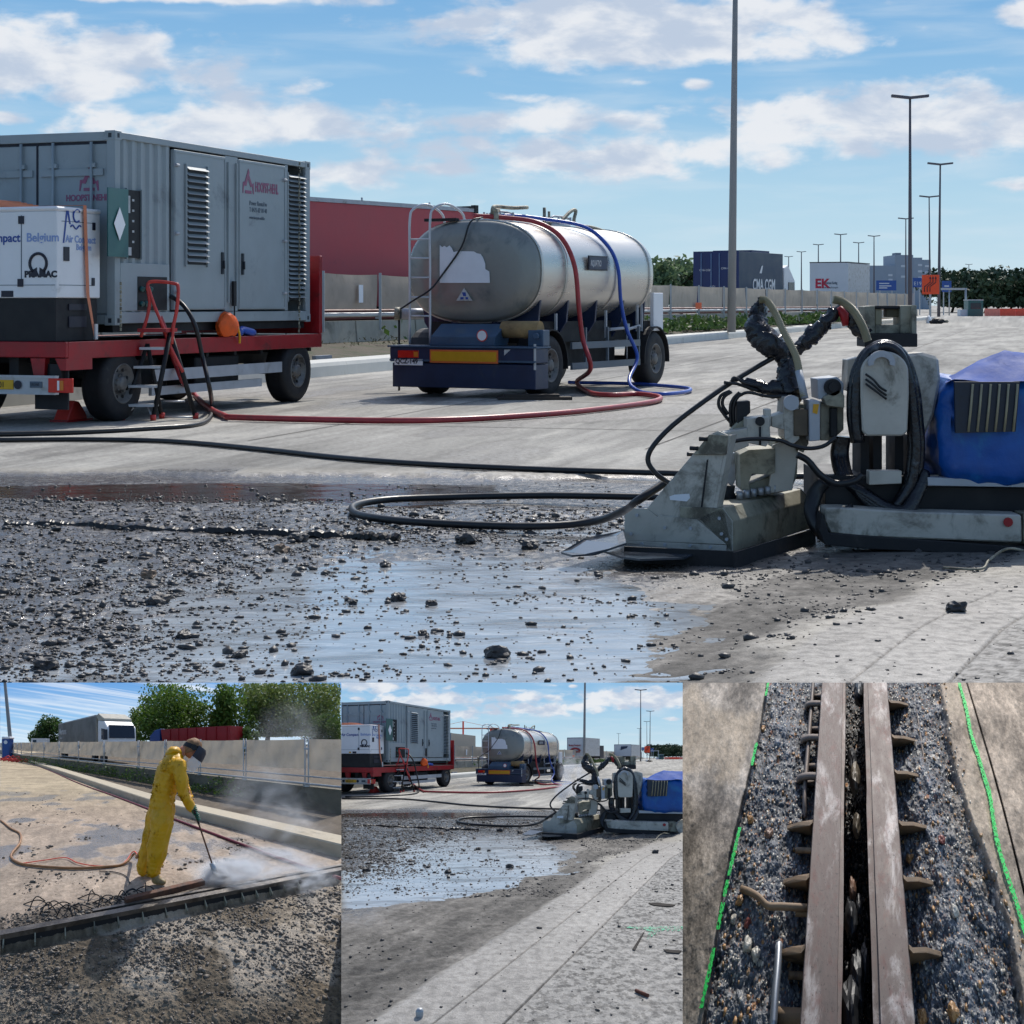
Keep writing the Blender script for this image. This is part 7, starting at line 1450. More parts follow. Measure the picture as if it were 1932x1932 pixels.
h1('maroon_hose', [G(70, 425)+K_, G(250, 490)+K_, G(430, 568)+K_, G(640, 645)+K_, G(830, 718)+K_, G(1000, 785)+K_, G(1250, 880)+K_, G(1500, 975)+K_, G(1700, 1045)+K_, G(1932, 1122)+K_, G(2100, 1180)+K_], .022, mat('maroon_hose_rubber', S(128, 48, 58), .5, 0, .15, 9), 'long dark red hose lying beside the kerb in the lower left view')
# gravel of this view
def sc1(n, x0, x1, y0, y1, rng, dens):   # points spread evenly over the crop's floor area
    x = rng.uniform(x0, x1, n); y = rng.uniform(y0, y1, n); u = .33399*x; v = .33399*y+1286.8; Y = PW.f*PW.h/(v-PW.vh); X = (u-PW.uc)/PW.f*Y; k = rng.random(n) < dens(X, Y, x, y); return X[k], Y[k]
def dn(X, Y, x, y):
    jd_ = (X-JA.x)*jn.x+(Y-JA.y)*jn.y; n2 = fbm(X*2+7, Y*2, 4); nr = sst(jd_, -.1, -.2)*(.25+.75*sst(n2, .35, .6)); pt = sst(n2, .55, .68)*sst(Y, 3.2, 4)*sst(X-kx(Y), .0, -.3)*.35; db = sst(np.abs(jd_-.25), .3, .1)*sst(x, 1000, 600)*.9; return np.maximum(np.maximum(nr, pt), db)*(X-kx(Y) < 0)
X_, Y_ = sc1(38000, -20, 1960, 620, 1990, rgt, dn); s_ = np.clip(rgt.lognormal(math.log(.0056), .62, len(X_)), .002, .024)*np.clip(Y_/2.6, .6, 1.6); z_ = surf1(X_, Y_)[0]; vv_, ff_ = stones(np.stack([X_, Y_, z_+s_*.2], -1), s_, rgt); o = np_mesh('rubble', vv_, ff_, mat('brown_grey_chip', S(84, 76, 68), .6, 0, .5, 14, .002, 60, S(150, 138, 122), .6, 9)); tag(o, 'brown grey broken concrete chips in front of the joint, lower left view', 'gravel', kind='stuff'); P1(o, sub=False)
# ------------------------------------------------------------------ the man
def skin_mesh(nodes, edges, sub=2):
    """nodes: list of (point, radius or (rx, ry)); grows one closed skin over the skeleton"""
    me = bpy.data.meshes.new('s'); me.from_pydata([tuple(p) for p, r in nodes], edges, []); ob = bpy.data.objects.new('s', me); COL.objects.link(ob)
    ob.modifiers.new('k', 'SKIN'); me.skin_vertices or None
    if not me.skin_vertices: 
        bpy.context.view_layer.objects.active = ob; bpy.ops.mesh.customdata_skin_add()
    for i, (p, r) in enumerate(nodes): me.skin_vertices[0].data[i].radius = r if isinstance(r, tuple) else (r, r)
    me.skin_vertices[0].data[0].use_root = True
    ob.modifiers['k'].use_smooth_shade = True; s = ob.modifiers.new('b', 'SUBSURF'); s.levels = s.render_levels = sub
    dg = bpy.context.evaluated_depsgraph_get(); dg.update(); out = bpy.data.meshes.new_from_object(ob.evaluated_get(dg)); bpy.data.objects.remove(ob); return out
def flesh(chains, vox=.011, smooth=3):
    """one closed continuous surface round chains of (point, (rx, ry)) nodes"""
    bm = bmesh.new()
    for ch_ in chains:
        for (p0, r0), (p1, r1) in zip(ch_[:-1], ch_[1:]):
            r0 = r0 if isinstance(r0, tuple) else (r0, r0); r1 = r1 if isinstance(r1, tuple) else (r1, r1); n = max(1, int((p1-p0).length/(min(r0[0], r1[0])*.35)))
            for i in range(n+1):
                t = i/n; p = p0.lerp(p1, t); a = r0[0]*(1-t)+r1[0]*t; b = r0[1]*(1-t)+r1[1]*t; bmesh.ops.create_icosphere(bm, subdivisions=2, radius=1, matrix=Matrix.Translation(p) @ Matrix.Diagonal((a, b, a, 1)))
    me = bpy.data.meshes.new('f'); bm.to_mesh(me); bm.free(); ob = bpy.data.objects.new('f', me); COL.objects.link(ob); rm = ob.modifiers.new('r', 'REMESH'); rm.mode = 'VOXEL'; rm.voxel_size = vox; rm.use_smooth_shade = True
    sm_ = ob.modifiers.new('s', 'SMOOTH'); sm_.iterations = smooth; sm_.factor = .5; dg = bpy.context.evaluated_depsgraph_get(); dg.update(); out = bpy.data.meshes.new_from_object(ob.evaluated_get(dg)); bpy.data.objects.remove(ob); return out
def put(me, name, m_, root, org, disp=None):
    from mathutils import noise as mn
    for v in me.vertices:
        if disp: v.co += disp(v.co.copy(), v.normal)
        v.co -= org
    me.materials.clear(); me.materials.append(m_); me.name = name
    for p in me.polygons: p.material_index = 0; p.use_smooth = True
    set_attrs(me); return link(name, me, root)
def join(meshes):
    bm = bmesh.new()
    for m_ in meshes: bm.from_mesh(m_)
    me = bpy.data.meshes.new('j'); bm.to_mesh(me); bm.free(); return me
from mathutils import noise as mn
FT = G(850, 1120); ORG = Vector((FT.x, 3.84, 0)); MAN = thing('person', 'person in a yellow waterproof suit and face shield bending over a jet lance', 'person', tuple(ORG))
M_suit = mat('yellow_waterproof_fabric', S(212, 158, 2), .45, 0, .14, 5, .0025, 16, S(176, 132, 20), .62, 3); M_skin = mat('skin', S(178, 120, 92), .5, 0, .08, 20); M_hair = mat('light_brown_hair', S(132, 96, 64), .7, 0, .3, 40); M_glove = mat('green_rubber_glove', S(24, 96, 74), .4, 0, .15, 20); M_boot = mat('muddy_yellow_boot', S(176, 146, 84), .5, 0, .25, 9, 0, 30, S(120, 104, 78), .5, 9)
Yc_ = 3.84; N_, F_2 = -.13, .13
# body: one skin from boots to hands, hidden by the suit except neck and head
nd = [(C4(505, 930), .09), (C4(525, 780), .085), (C4(580, 560), .095), (C4(640, 400), .09), (C4(700, 310), .065), (C4(770, 240), .055), (C4(850, 215), .060), (C4(880, 225), .06),
      (C4(690, 400, Yc_-.16), .06), (C4(745, 700, Yc_-.20), .048), (C4(850, 905, Yc_-.12), .032), (C4(690, 400, Yc_+.16), .06), (C4(790, 700, Yc_+.18), .045), (C4(880, 930, Yc_+.05), .030),
      (C4(470, 1080, Yc_-.09), .065), (C4(420, 1380, Yc_-.10), .055), (C4(395, 1720, Yc_-.11), .045), (C4(440, 1070, Yc_+.09), .065), (C4(345, 1370, Yc_+.10), .055), (C4(270, 1710, Yc_+.10), .045)]
ed = [(0, 1), (1, 2), (2, 3), (3, 4), (4, 5), (5, 6), (6, 7), (3, 8), (8, 9), (9, 10), (3, 11), (11, 12), (12, 13), (0, 14), (14, 15), (15, 16), (0, 17), (17, 18), (18, 19)]
body = flesh([[nd[i] for i in c] for c in ((0, 1, 2, 3, 4, 5, 6, 7), (3, 8, 9, 10), (3, 11, 12, 13), (0, 14, 15, 16), (0, 17, 18, 19))], .012)
hc = C4(875, 225); fd = Vector((.80, 0, -.60)); up_ = Vector((.60, 0, .80)); sd_v = fd.cross(up_)
def hp(f, s, u_): return hc+fd*f+sd_v*s+up_*u_
bm = bmesh.new(); bmesh.ops.create_icosphere(bm, subdivisions=4, radius=1)
for v in bm.verts:
    c = v.co.copy(); f, s, u_ = c.x, c.y, c.z; r = Vector((f*.098, s*.076, u_*.118-.0))
    if u_ < 0: r.y *= 1-.25*(-u_)**2; r.x += .012*(f > 0)*(-u_)          # jaw
    nose = math.exp(-((s/.16)**2+((u_+.05)/.22)**2))*(f > 0); r.x += .024*nose
    for e_ in (-.38, .38): r.x -= .012*math.exp(-(((s-e_)/.16)**2+((u_-.14)/.12)**2))*(f > 0)
    r.x -= .006*math.exp(-((s/.3)**2+((u_+.45)/.06)**2))*(f > 0); r.x += .006*math.exp(-((s/.26)**2+((u_+.38)/.06)**2))*(f > 0)
    for e_ in (-1, 1): r.y += e_*.014*math.exp(-(((f+.05)/.16)**2+((u_)/.24)**2))*(s*e_ > .6)
    v.co = hp(r.x, r.y, r.z)
hm_ = bpy.data.meshes.new('h'); bm.to_mesh(hm_); bm.free(); put(join([body, hm_]), 'body', M_skin, MAN, ORG)
# suit
sn = [(C4(510, 985), (.165, .165)), (C4(510, 830), (.150, .150)), (C4(560, 640), (.160, .165)), (C4(610, 470), (.155, .185)), (C4(650, 365), (.120, .170)), (C4(690, 300), (.080, .100)),
      (C4(705, 420, Yc_-.17), .082), (C4(735, 600, Yc_-.21), .076), (C4(765, 760, Yc_-.20), .070), (C4(845, 925, Yc_-.12), .048), (C4(700, 420, Yc_+.17), .080), (C4(790, 720, Yc_+.18), .066), (C4(870, 945, Yc_+.05), .046),
      (C4(505, 1110, Yc_-.085), .135), (C4(465, 1320, Yc_-.10), .120), (C4(435, 1540, Yc_-.11), .106), (C4(412, 1640, Yc_-.11), .096), (C4(402, 1695, Yc_-.11), .088),
      (C4(450, 1110, Yc_+.085), .130), (C4(375, 1330, Yc_+.10), .115), (C4(315, 1560, Yc_+.10), .102), (C4(292, 1630, Yc_+.10), .090), (C4(286, 1680, Yc_+.10), .084)]
se = [(0, 1), (1, 2), (2, 3), (3, 4), (4, 5), (3, 6), (6, 7), (7, 8), (8, 9), (3, 10), (10, 11), (11, 12), (0, 13), (13, 14), (14, 15), (15, 16), (16, 17), (0, 18), (18, 19), (19, 20), (20, 21), (21, 22)]
def folds(c, n):
    q = c-ORG; z = q.z; f = mn.noise(Vector((q.x*7+z*3, q.y*7, z*3.2)))*.022+mn.noise(Vector((q.x*17-z*7, q.y*15, z*7+5)))*.020+mn.noise(Vector((q.x*10, q.y*10, z*13)))*.007
    w = math.exp(-((z-1.02)/.03)**2)*.010; b = math.exp(-((z-.15)/.06)**2)*.012*mn.noise(Vector((q.x*6, q.y*6, z*34))); return n*(f-w+b)
put(flesh([[sn[i] for i in c] for c in ((0, 1, 2, 3, 4, 5), (3, 6, 7, 8, 9), (3, 10, 11, 12), (0, 13, 14, 15, 16, 17), (0, 18, 19, 20, 21, 22))], .010, 4), 'waterproof_suit', M_suit, MAN, ORG, folds)
hd = skin_mesh([(C4(560, 330), .04), (C4(600, 260), .058), (C4(660, 235), .060), (C4(715, 270), .048), (C4(740, 320), .03)], [(0, 1), (1, 2), (2, 3), (3, 4)], 2)
for v in hd.vertices: v.co.y = Yc_+(v.co.y-Yc_)*2.1
put(hd, 'hood', M_suit, MAN, ORG, lambda c, n: n*(.014*mn.noise(c*22)+.008*mn.noise(c*50)))
col_ = MB().tube([C4(745, 240, Yc_-.09), C4(730, 300, Yc_-.14), C4(650, 320, Yc_-.17), C4(560, 330, Yc_-.15)], .012, 6)
# hair cap, head band, shield
bm = bmesh.new(); bmesh.ops.create_icosphere(bm, subdivisions=4, radius=1)
for v in bm.verts: c = v.co.copy(); k = 1+.05*mn.noise(c*6)+.05*mn.noise(c*18); v.co = hp((c.x*.106-.006)*k, c.y*.085*k, c.z*.126*k+.004)
bmesh.ops.bisect_plane(bm, geom=bm.verts[:]+bm.edges[:]+bm.faces[:], plane_co=hp(.055, 0, .045), plane_no=(fd*.85-up_*.5).normalized(), clear_outer=True)
me = bpy.data.meshes.new('hr'); bm.to_mesh(me); bm.free(); put(me, 'hair', M_hair, MAN, ORG)
m = MB(); m.loft([[hp(.113*math.cos(t), .093*math.sin(t), z+.03*math.cos(t)) for t in np.linspace(0, 2*math.pi, 25)[:-1]] for z in (-.005, .05)], caps=False); m.cyl(hp(.0, .09, .02), hp(0, .108, .02), .035, seg=14).cyl(hp(0, -.09, .02), hp(0, -.108, .02), .035, seg=14); o = m.build('head_band', M_dark, MAN)
for v in o.data.vertices: v.co -= ORG
set_attrs(o.data)
rr = []
for z, r_ in ((.075, .125), (.04, .150), (-.03, .165), (-.07, .168)): rr.append([hp(.018+r_*math.cos(t), r_*.78*math.sin(t), z) for t in np.linspace(-1.45, 1.45, 17)])
o = MB().loft(rr, closed=False, caps=False).build('brow_guard', M_ink, MAN); [setattr(v, 'co', v.co-ORG) for v in o.data.vertices]; set_attrs(o.data)
rr = []
for z, r_ in ((-.0705, .168), (-.13, .170), (-.22, .165)): rr.append([hp(.018+r_*math.cos(t), r_*.78*math.sin(t), z) for t in np.linspace(-1.45, 1.45, 17)])
M_vis = mat('clear_visor', S(220, 226, 232), .08, 0, .03); M_vis.node_tree.nodes['Principled BSDF'].inputs['Alpha'].default_value = .55
o = MB().loft(rr, closed=False, caps=False).build('face_shield', M_vis, MAN); [setattr(v, 'co', v.co-ORG) for v in o.data.vertices]; set_attrs(o.data)
# gloves: palm and five separate fingers closing round the lance
LT = C4(885, 935, Yc_-.02); LB = C4(1108, 1605, Yc_-.10); ld_ = (LB-LT).normalized()
def glove(c, frm, side):
    ax_ = ld_; out = (c-frm).normalized(); out = (out-ax_*out.dot(ax_)).normalized(); lat = ax_.cross(out)*side; ms = [skin_mesh([(frm, .034), (frm.lerp(c, .5), .030), (c-out*.03+lat*.03, .026)], [(0, 1), (1, 2)], 2)]
    for k, ln in enumerate((.9, 1.0, .95, .78)):
        b0 = c-out*.022+lat*.030+ax_*(-.030+.021*k); r_ = .0088
        ms.append(skin_mesh([(b0, r_), (b0+out*.040*ln+lat*.004, r_), (b0+out*.050*ln-lat*.030*ln, r_*.95), (b0+out*.020-lat*.048*ln, r_*.85)], [(0, 1), (1, 2), (2, 3)], 1))
    t0 = c-out*.03+lat*.01-ax_*.035; ms.append(skin_mesh([(t0, .011), (t0+out*.02-lat*.02-ax_*.012, .010), (t0+out*.035-lat*.035+ax_*.006, .0085)], [(0, 1), (1, 2)], 1)); return join(ms)
h_a = LT+ld_*.02; h_b = LT+ld_*.12
put(glove(h_a, C4(850, 910, Yc_-.12), 1), 'glove', M_glove, MAN, ORG); put(glove(h_b, C4(872, 940, Yc_+.04), -1), 'glove', M_glove, MAN, ORG)
for (hx, hy, tx, ty, dy) in ((395, 1790, 560, 1800, -.11), (275, 1770, 400, 1785, .10)):
    h0 = C4(hx, hy, Yc_+dy); h0.z = .05; t0 = C4(tx, ty, Yc_+dy-.03); t0.z = .035; put(skin_mesh([(h0+Vector((-.02, 0, 0)), (.050, .045)), (h0+Vector((.04, 0, .0)), (.050, .045)), (h0.lerp(t0, .65), (.047, .036)), (t0, (.040, .030)), (h0+Vector((0, 0, .10)), .05)], [(0, 1), (1, 2), (2, 3), (1, 4)], 2), 'boot', M_boot, MAN, ORG)
P1(MAN)
LN = thing('jet_lance', 'long thin water jet lance held in both hands, ending in a grey nozzle', 'lance', tuple(LB)); NB = C4(1152, 1728, Yc_-.11)
MB().cyl(LT-ld_*.12-LB, LB-LB, .0095, seg=8).build('tube', M_rust, LN); MB().cyl(Vector((0, 0, 0)), NB-LB, .030, .034, seg=16).build('nozzle_shroud', M_galv, LN); MB().cyl(LT-LB-ld_*.13, LT-LB+ld_*.2, .014, seg=10).build('grip', M_hose, LN); P1(LN)
steam('jet_spray', PW, [(1330, 1080, 3.75, .60, .45, .18, 34), (1240, 1085, 3.75, .25, .25, .13, 110), (1560, 1030, 4.3, .95, .7, .26, 9), (1800, 1110, 3.7, .65, .5, .20, 14), (1700, 830, 5.4, 1.3, .9, .60, 1.7), (1500, 640, 8, 1.4, 1, 1.0, 1.4), (1740, 330, 9, 1.9, 1.2, 1.5, .5)], 'white water spray and drifting mist around the nozzle, lower left view', 1.0, 7)
# ================================================================== lower right: the expansion joint from above
GJ = PJ.g
def P2(o, **k): return to_model(o, PJ, **k)
lx = lambda y: -.285+.008*np.sin(y*14); rx_ = lambda y: .300+.05*sst(y, .88, .70)+.0*y
def surfJ(x, y):
    n1 = fbm(x*5+3, y*5, 5); n2 = fbm(x*14+9, y*14, 6); n3 = fbm(x*60, y*60+3, 5, .6); n4 = fbm(x*220+5, y*220, 3, .6)
    el = lx(y)+.006*(n3-.5); er = rx_(y)+.035*(n2-.5)+.03*(n1-.5)
    agg = sst(x-el, -.003, .004)*sst(er-x, -.006, .016)
    lc = np.array([152, 142, 130])*(1+.8*(n2-.5)+.6*(n3-.5)+.4*(n4-.5)+.5*(n1-.5))[..., None]; l2 = sst(n1, .52, .64); lc = lc*(1-.55*l2[..., None])+np.array([190, 170, 144])*(.55*l2)[..., None]
    rc = np.array([172, 156, 138])*(1+.6*(n2-.5)+.5*(n3-.5)+.4*(n4-.5))[..., None]; r2_ = sst(x, .40, .30)*sst(n2, .4, .6)*.5; rc = rc*(1-r2_[..., None])+np.array([188, 172, 148])*r2_[..., None]
    ag = np.array([96, 99, 104])*(1+.8*(n3-.5)+.5*(n2-.5)+.7*(n4-.5))[..., None]; sp = sst(n4, .66, .74); ag = ag*(1-.6*sp[..., None])+np.array([150, 150, 146])*(.6*sp)[..., None]
    br = sst(x, .20, .30)*sst(n2+.3*(n1-.5), .50, .62)*.6; ag = ag*(1-br[..., None])+np.array([126, 114, 98])*br[..., None]
    c = np.where((x < .0)[..., None], lc, rc); c = c*(1-agg[..., None])+ag*agg[..., None]
    cut = sst(np.abs(x-.395-.006*np.sin(y*9)), .0032, .0012); c = c*(1-.75*cut[..., None])
    ce = sst(np.abs(x-el+.001), .004, .001)*sst(n2, .3, .5); c = c*(1-.5*ce[..., None])
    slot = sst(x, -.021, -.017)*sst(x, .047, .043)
    z = .004*(n2-.5)+.003*(n3-.5)-.004*cut+agg*(-.012-.020*sst(np.abs(x-.013), .22, .08)+.007*(n3-.5)+.002*(n4-.5)+.008*(n2-.5))-.10*slot-.02*slot*(n2-.3)
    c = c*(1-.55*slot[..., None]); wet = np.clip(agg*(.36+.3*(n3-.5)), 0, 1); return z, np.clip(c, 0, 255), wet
M_gj = ground_mat('joint_concrete', 60., .0035)
def stones_in(m):   # broken aggregate shown by the milled band: chips of many colours set in dark mortar
    t = NT(m.node_tree); b = m.node_tree.nodes['Principled BSDF']; lk = b.inputs['Base Color'].links[0]; base = lk.from_socket; p = t.attr('P0'); ag = t.sm(t.attr('wet', 'Fac'), .12, .3)
    col = base
    for sc_, lo, k in ((190, .62, .75), (330, .55, .8), (95, .86, .9)):
        vd = t.n('ShaderNodeTexVoronoi'); t.l.new(p, vd.inputs['Vector']); vd.inputs['Scale'].default_value = sc_; sp = t.n('ShaderNodeSeparateColor'); t.l.new(vd.outputs[1], sp.inputs[0])
        c = t.ramp(sp.outputs[1], [(.0, S(206, 202, 192)), (.30, S(178, 172, 160)), (.42, S(186, 138, 88)), (.55, S(150, 92, 72)), (.62, S(120, 122, 124)), (1, S(84, 92, 106))]); edge = t.sm(vd.outputs[0], .46, .34)
        col = t.mix(t.m('MULTIPLY', t.m('MULTIPLY', t.sm(sp.outputs[0], lo, lo+.02, 0, k), edge), ag), col, c)
    t.l.new(col, b.inputs['Base Color'])
stones_in(M_gj)
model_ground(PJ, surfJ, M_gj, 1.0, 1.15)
M_jr = mat('rusted_joint_steel', S(112, 96, 88), .7, .05, .30, 46, .0012, 140, S(208, 198, 190), .585, 15, stretch=(1, .8, 1)); M_br = mat('brown_plate_steel', S(140, 116, 90), .75, .0, .2, 30, .001, 90, S(70, 56, 46), .6, 14); M_rb = mat('weathered_rebar', S(124, 112, 104), .7, .2, .2, 40, .001, 160)
def pits(m, sc_, lo, hi, dark):
    t = NT(m.node_tree); b = m.node_tree.nodes['Principled BSDF']; base = b.inputs['Base Color'].links[0].from_socket; n = t.noise(t.attr('P0'), sc_, 3, .7); n2 = t.noise(t.attr('P0'), sc_*.12, 6, .7); t.l.new(t.mix(t.sm(n, lo, hi, 0, .7), t.mix(t.sm(n2, .5, .68, 0, .55), base, S(116, 70, 60)), dark), b.inputs['Base Color'])
pits(M_jr, 260, .60, .66, S(48, 42, 40))
JT = thing('joint_rails', 'pair of rusty flat steel joint rails with anchor plates in the lower right view', 'joint', (0, .85, 0))
def rl(x0, x1, seed):
    n = 60; V_ = []; ys = np.linspace(-.30, .40, n); rr = np.random.default_rng(seed); jl = (fbm(ys*18+seed, ys*0, 4)-.5)*.004
    m = MB(); rings = [[(x0+.0, y, -.030), (x0, y, -.001), (x0+.002, y, .001), (x1-.010-j*.4, y, .001), (x1-.009-j*.4, y, -.0015), (x1+j, y, -.002), (x1+j*1.3, y, -.032)] if seed == 1 else [(x0+j*1.3, y, -.032), (x0+j, y, -.002), (x0+.014+j*.4, y, -.0015), (x0+.015+j*.4, y, .001), (x1-.002, y, .001), (x1, y, -.001), (x1, y, -.030)] for y, j in zip(ys, jl)]
    m.loft(rings, sm=False); return m.build('rail', M_jr, JT)
rl(-.097, -.017, 1); rl(.043, .123, 2)
MB().box(-.07, -.045, -.3, .4, -.12, -.033).build('web', M_dark, JT); MB().box(.07, .095, -.3, .4, -.12, -.033).build('web', M_dark, JT)
def tab(y, sgn, ln, droop):
    x0 = .1232 if sgn > 0 else -.0972; P_ = [(x0, y, .002), (x0+sgn*ln*.12, y-.004, .001), (x0+sgn*ln*.55, y+.001, -.005), (x0+sgn*ln*1.08, y, -.014), (x0+sgn*ln*.30, y, -.050), (x0, y, -.056)]
    MB().prism([Vector(p) for p in P_], (0, .0055, 0)).build('anchor_plate', M_br, JT, .0008)
for y, ln in ((1.063-.85, .060), (.988-.85, .066), (.9225-.85, .064), (.8416-.85, .068), (.7685-.85, .066), (.692-.85, .064), (1.15-.85, .06)): tab(y, 1, ln, .022)
for y, ln in ((.8416-.85, .062), (.77-.85, .058), (.692-.85, .058)): tab(y, -1, ln, .022)
P2(JT)
def rod(pts, r, lb, m_=M_rb, nm='rebar'):
    o = MB().tube(crv([GJ(x, y, z) for x, y, z in pts], 5), r, 8).build(nm, m_); tag(o, lb, 'rebar'); P2(o)
rod([(742, -60, -.02), (735, 60, -.018), (712, 350, -.018), (692, 620, -.02), (692, 770, -.03)], .0062, 'long straight bar left of the rails at the top, lower right view')
for i, y in enumerate((130, 322, 540)): rod([(820-i*14, y-6, -.012), (730-i*14, y-8, -.012), (700-i*22, y+6, -.016), (712-i*20, y+14, -.022), (740-i*14, y+18, -.03)], .0062, ('top', 'middle', 'lowest')[i]+' hooked bar crossing the long bar, lower right view')
for i, (y, x) in enumerate(((78, 745), (265, 725), (475, 712), (570, 700))): rod([(810-i*12, y, -.024), (x, y+4, -.026)], .0055, ('first', 'second', 'third', 'fourth')[i]+' short stub bar from the top left of the rails, lower right view')
rod([(545, 1485, -.008), (538, 1620, -.006), (524, 1780, -.006), (512, 1960, -.008)], .0075, 'light ribbed bar standing left of the rails at the bottom, lower right view', M_galv)
rod([(535, 1890, -.022), (690, 1898, -.022)], .0085, 'short thick brown bar at the bottom left of the rails, lower right view', M_br)
rod([(330, 1168, -.014), (390, 1190, -.006), (440, 1222, -.004), (485, 1265, -.004), (560, 1268, -.006), (715, 1276, -.012)], .0045, 'thin bent wire reaching the left rail, lower right view', M_br)
for i, (x0, x1, y) in enumerate(((640, 740, 950), (640, 720, 1305), (590, 690, 1555), (600, 690, 1655))): rod([(x0, y, -.018), (x1, y+4, -.018)], .004, ('uppermost', 'second', 'third', 'lowest')[i]+' small stub bar on the left side of the left rail, lower right view', M_br)
rod([(1300, 0, -.018), (1330, 200, -.016), (1380, 535, -.018)], .0035, 'thin straight bar half buried in the dark aggregate at right, lower right view')
# green paint lines: real paint film broken into specks
def paint(name, pts, w, lb, gaps=()):
    m = MB(); c = crv([GJ(x, y, 0) for x, y in pts], 12); rr = random.Random(3)
    for i in range(len(c)-1):
        f = i/(len(c)-1)
        if any(a < f < b for a, b in gaps): continue
        a, b = c[i], c[i+1]; wa = w*(.8+.4*rr.random()); m.prism([a+Vector((-wa, 0, .0025)), a+Vector((wa, 0, .0025)), b+Vector((wa, 0, .0025)), b+Vector((-wa, 0, .0025))], (0, 0, .0008))
    mm_ = mat('fluorescent_green_paint', S(40, 216, 96), .6, 0, .12, 60)
    o = m.build(name, mm_); tag(o, lb, 'paint line'); P2(o)
paint('green_line', [(1552, -30), (1600, 140), (1632, 300), (1668, 410), (1700, 520), (1735, 640), (1760, 800), (1785, 930), (1830, 1080), (1880, 1230), (1925, 1380), (1960, 1500)], .0050, 'continuous bright green paint line on the right of the lower right view')
speckle(MATS['fluorescent_green_paint'], 260, .42, .50)
paint('green_line', [(490, -20), (465, 120), (430, 300), (400, 440), (350, 700), (320, 850), (285, 1000), (262, 1100), (240, 1200), (215, 1330), (190, 1450), (150, 1650), (105, 1850)], .0038, 'broken bright green paint line on the left of the lower right view', ((.06, .19), (.26, .40), (.58, .60), (.68, .70), (.80, .86)))
# pebbles set in the aggregate, stones in the slot
rj = np.random.default_rng(31)
def peb(n, smin, smax, m_, nm, lb, wide=True):
    y = rj.uniform(.58, 1.16, n); x = rj.uniform(-.34, .40, n); k = (x > lx(y)+.004) & (x < rx_(y)+.02) & ((x < -.10) | (x > .126)); x, y = x[k], y[k]; s = rj.uniform(smin, smax, len(x))**1.0; z = surfJ(x, y)[0]; v, f = stones(np.stack([x, y, z+s*.05], -1), s, rj, .55); o = np_mesh(nm, v, f, m_, smooth=False); tag(o, lb, 'pebbles', kind='stuff'); P2(o, sub=False)
peb(2200, .0010, .0036, mat('pale_pebble', S(196, 190, 176), .5, 0, .2, 60), 'pale_pebbles', 'small white pebbles set in the dark aggregate, lower right view')
peb(900, .0012, .0048, mat('ochre_pebble', S(168, 126, 78), .5, 0, .3, 60), 'ochre_pebbles', 'small ochre pebbles set in the dark aggregate, lower right view')
peb(900, .0008, .0024, mat('dark_chip', S(84, 90, 98), .4, 0, .5, 80), 'dark_chips', 'dark broken stone chips between the pebbles, lower right view')
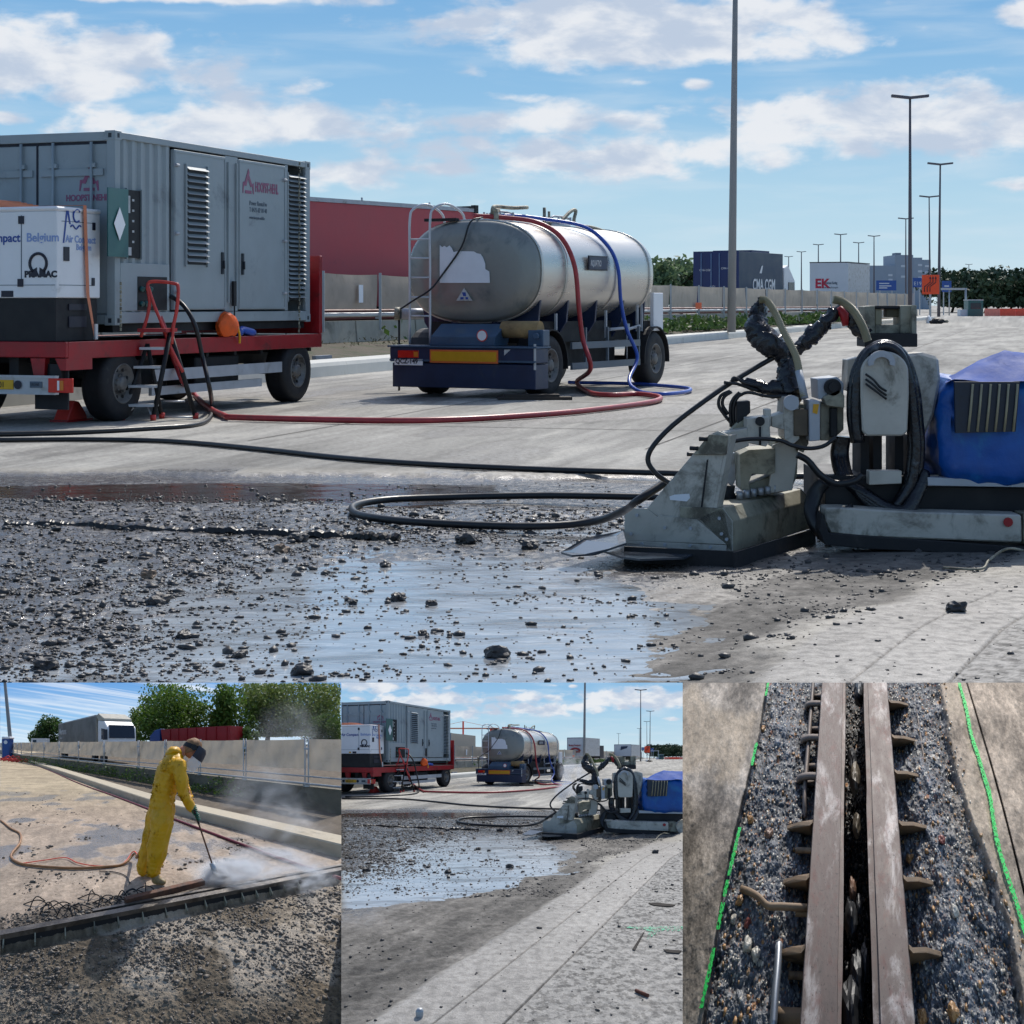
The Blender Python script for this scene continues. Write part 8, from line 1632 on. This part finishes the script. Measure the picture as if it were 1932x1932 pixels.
for i, (x, y, r, mm_, lb) in enumerate(((455, 262, .0075, 'ochre_pebble', 'ochre pebble on the upper left edge of the aggregate, lower right view'), (385, 772, .0070, 'ochre_pebble', 'orange pebble left of the bent stub, lower right view'), (490, 845, .0085, 'brown_stone', 'brown rough pebble in the left aggregate, lower right view'), (368, 1475, .0095, 'pale_pebble', 'large pale yellow pebble at the lower left, lower right view'), (415, 1530, .0085, 'pale_pebble', 'flat white pebble below the pale yellow one, lower right view'), (325, 1228, .0075, 'ochre_pebble', 'tan pebble above the bent wire start, lower right view'), (368, 1355, .0065, 'brick_stone', 'red brick coloured pebble at the left, lower right view'), (290, 1335, .0065, 'pale_pebble', 'white pebble left of the brick coloured one, lower right view'), (1355, 1850, .0085, 'ochre_pebble', 'ochre pebble at the bottom right of the rails, lower right view'), (1530, 1850, .0095, 'ochre_pebble', 'large ochre pebble at the bottom right, lower right view'), (1465, 890, .0070, 'brick_stone', 'reddish pebble right of the rails, lower right view'), (1540, 1300, .0085, 'pale_pebble', 'pale speckled pebble in the right aggregate, lower right view'), (1280, 965, .0070, 'ochre_pebble', 'ochre sliver beside the right rail, lower right view'),
    (975, 545, .020, 'slot_stone', 'pale edged stone wedged in the slot, lower right view'), (960, 440, .016, 'slot_dark', 'dark stone bridging the slot, lower right view'), (985, 815, .014, 'slot_stone', 'brown long stone in the middle of the slot, lower right view'), (915, 1330, .018, 'slot_dark', 'dark stone against the left rail in the slot, lower right view'), (1000, 60, .024, 'slot_dark', 'dark rock at the top end of the slot, lower right view'), (960, 1180, .012, 'brown_stone', 'brown stick like stone across the slot, lower right view'), (990, 1700, .020, 'slot_dark', 'dark shiny rock low in the slot, lower right view'), (925, 1880, .024, 'slot_dark', 'large dark rock at the bottom of the slot, lower right view'), (1030, 1600, .014, 'slot_dark', 'dark stone against the right rail near the bottom, lower right view'), (1000, 1260, .009, 'slot_dark', 'small dark stone deep in the slot, lower right view'))):
    col = {'brown_stone': S(128, 96, 76), 'brick_stone': S(140, 72, 60), 'slot_stone': S(96, 86, 70), 'slot_dark': S(50, 53, 58)}.get(mm_); m_ = MATS.get(mm_) or mat(mm_, col, .55, 0, .3, 50, .002, 90)
    slot = 'slot' in mm_ or i == 18; q = GJ(x, y, -.035 if slot else -.01); bm = bmesh.new(); bmesh.ops.create_icosphere(bm, subdivisions=3, radius=1); z0 = q.z if slot else float(surfJ(np.array([q.x]), np.array([q.y]))[0][0])
    if slot: q.x = min(max(q.x, .0), .03)
    for v in bm.verts: c = v.co.copy(); k = 1+.35*mn.noise(c*1.2+Vector((i*3.1, 0, 0)))+.15*mn.noise(c*3+Vector((i, 0, 0))); v.co = Vector((c.x*(.75 if slot else 1.1), c.y*(1.3 if slot else .9), c.z*.65))*k*r
    me = bpy.data.meshes.new('stone'); bm.to_mesh(me); bm.free(); me.materials.append(m_); set_attrs(me); o = link('stone', me); o.location = (q.x, q.y, z0+r*.15); tag(o, lb, 'stone'); P2(o, sub=False)
x_ = rj.uniform(-.014, .040, 420); y_ = rj.uniform(.58, 1.16, 420); s_ = rj.uniform(.002, .006, 420); v, f = stones(np.stack([x_, y_, -.085+rj.random(420)*.02*(fbm(y_*14, x_*0, 3) > .5)], -1), s_, rj); o = np_mesh('slot_rubble', v, f, MATS['slot_dark']); tag(o, 'dark rubble lying deep in the slot between the rails, lower right view', 'rubble', kind='stuff'); P2(o, sub=False)
# ------------------------------------------------------------------ say which view each thing of the wide deck belongs to
for o in sc.objects:
    if o.parent is None and 'label' in o and 'view' not in o['label']:
        if len(o['label'].split()) <= 12: o['label'] = o['label']+' in the top view'
